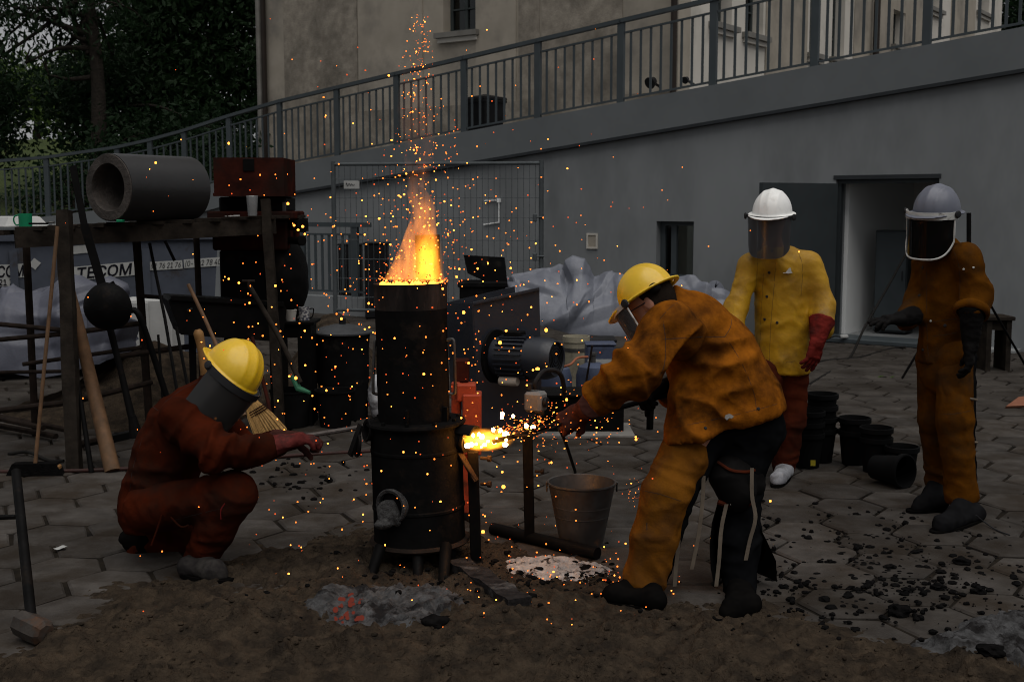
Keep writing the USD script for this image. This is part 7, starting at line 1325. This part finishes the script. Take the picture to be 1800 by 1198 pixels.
for i in range(260):                                     # strays, far and wide
    u, v = r.normal(740, 235), r.normal(600, 200)
    if 120 < v < 1100: spark(u, v, min(YF + r.normal() * .3, 1.64 * 2100 / max(v - 365, 50) * .97), r.uniform(1.2, 2.4))
for i in range(330):                                     # the wide halo
    u, v = r.normal(752, 165), r.normal(460, 170)
    if 20 < v < 760: spark(u, v, YF + r.normal() * .45, r.uniform(1.3, 2.8))
for i in range(420):                                     # falling around and in front
    u, v = r.normal(745, 215), r.uniform(480, 1185)
    if v > 900 and u < 480 and r.random() < .6: continue
    spark(u, v, np.clip(YF + r.normal() * .5, 4.4, min(6.6, 1.64 * 2100 / max(v - 365, 50) * .97)), r.uniform(1.3, 3.0))
for i in range(300):                                     # the spray from the nozzle
    d = abs(r.normal()) * 95 + 10; a = r.normal(-.12, .2); u, v = 850 + d * math.cos(a) * 1.25, 768 + d * math.sin(a) * .9 - 8; spark(u, v, 5.3 + r.normal() * .12, r.uniform(.7, 1.7), A(math.cos(a), r.normal() * .3, -math.sin(a)))
for i in range(55): spark(r.normal(985, 55), r.normal(735, 28), 5.3 + r.normal() * .15, r.uniform(.8, 1.7), A(1, r.normal() * .4, .35))
for i in range(150):                                     # sparks that have dropped on sand and ash
    u, v = r.normal(1000, 120), r.normal(1015, 34); q = G(u, min(v, 1130)); spark(u, v, (1.64 - max(float(sand_h(q[0], q[1])), 0) - .01) / 1.64 * q[1], r.uniform(1.2, 2.9))
for i in range(26): u, v = r.normal(1118, 9), r.normal(868, 16); spark(u, v, 5.6, r.uniform(.7, 1.4))
single('red_sparks', blobs(S['spark_red'], 4), 'spark_red', 'dim red sparks drifting around the furnace', 'sparks', kind='stuff', smooth=True); single('orange_sparks', blobs(S['spark_orange'], 5), 'spark_orange', 'orange sparks flying around the furnace', 'sparks', kind='stuff', smooth=True); single('yellow_sparks', blobs(S['spark_yellow'], 6), 'spark_yellow', 'bright yellow sparks flying around the furnace', 'sparks', kind='stuff', smooth=True)
big = [(885, 855, 5.4), (849, 934, 5), (935, 958, 5), (985, 943, 4.6), (1043, 992, 6), (1038, 998, 5), (1096, 994, 4), (1087, 999, 5), (1016, 1087, 4.5), (1190, 942, 3.6), (1188, 960, 4), (1241, 1018, 4), (1257, 1065, 4.4), (1288, 1065, 4.4), (1294, 1070, 3.6), (1354, 880, 3.2), (1438, 982, 3), (1398, 1079, 3.4), (1179, 1054, 3.2), (1208, 1005, 3), (1162, 1043, 2.6), (873, 1037, 3.6), (918, 1026, 3.4), (930, 1040, 4.2), (900, 1046, 3), (773, 1056, 3.6), (417, 901, 4.6), (402, 252, 3), (418, 1025, 3), (379, 735, 3.4), (1576, 939, 2.6), (948, 740, 3.4), (1049, 751, 2.6), (996, 702, 4), (945, 648, 5), (960, 580, 4.2), (879, 602, 4.6), (815, 549, 4.2), (1118, 772, 3), (532, 398, 3.6), (524, 404, 3.2), (517, 396, 3.6), (506, 358, 3.6), (484, 502, 3), (420, 497, 3), (402, 490, 3), (600, 560, 3), (745, 657, 3.6), (520, 664, 3.6), (708, 622, 3.4), (546, 1024, 3)]
bp = []
for u, v, k in big:
    yg = 1.64 * 2100 / max(v - 365, 1) if v > 365 else 99
    bp.append((P(u, v, min(5.3, yg * .985) if v < 930 else min(yg * .992, 5.9)), k * .68 * min(5.3, yg) / 2100))
single('large_sparks', blobs(bp, 8, 2), 'spark_yellow', 'largest glowing sparks in the air and on the ground', 'sparks', kind='stuff', smooth=True)
em = []
for i in range(30): u, v = 612 + r.normal() * 17, 1085 + r.normal() * 9; q = G(u, v); em.append((q + UP * (max(float(sand_h(q[0], q[1])), 0) - q[2] + .024), r.uniform(.003, .011)))
for i in range(14): u, v = 602 + r.normal() * 9, 1104 + r.normal() * 4; q = G(u, v); em.append((q + UP * (max(float(sand_h(q[0], q[1])), 0) - q[2] + .016), r.uniform(.003, .007)))
single('glowing_embers', blobs(em, 9), 'ember_red', 'patch of dull red glowing embers in the grey ash', 'embers', kind='stuff', smooth=True)
q = []
for i in range(130): a = r.uniform(0, 2 * math.pi); R_ = UR * .9 * math.sqrt(r.random()); q.append((fu1 - uax * .02 + A(R_ * math.cos(a), R_ * math.sin(a), r.uniform(-.02, .012)), r.uniform(.008, .02)))
single('burning_coals', blobs(q, 10), 'coal_glow', 'burning coals heaped in the mouth of the furnace', 'coals', kind='stuff', smooth=True)
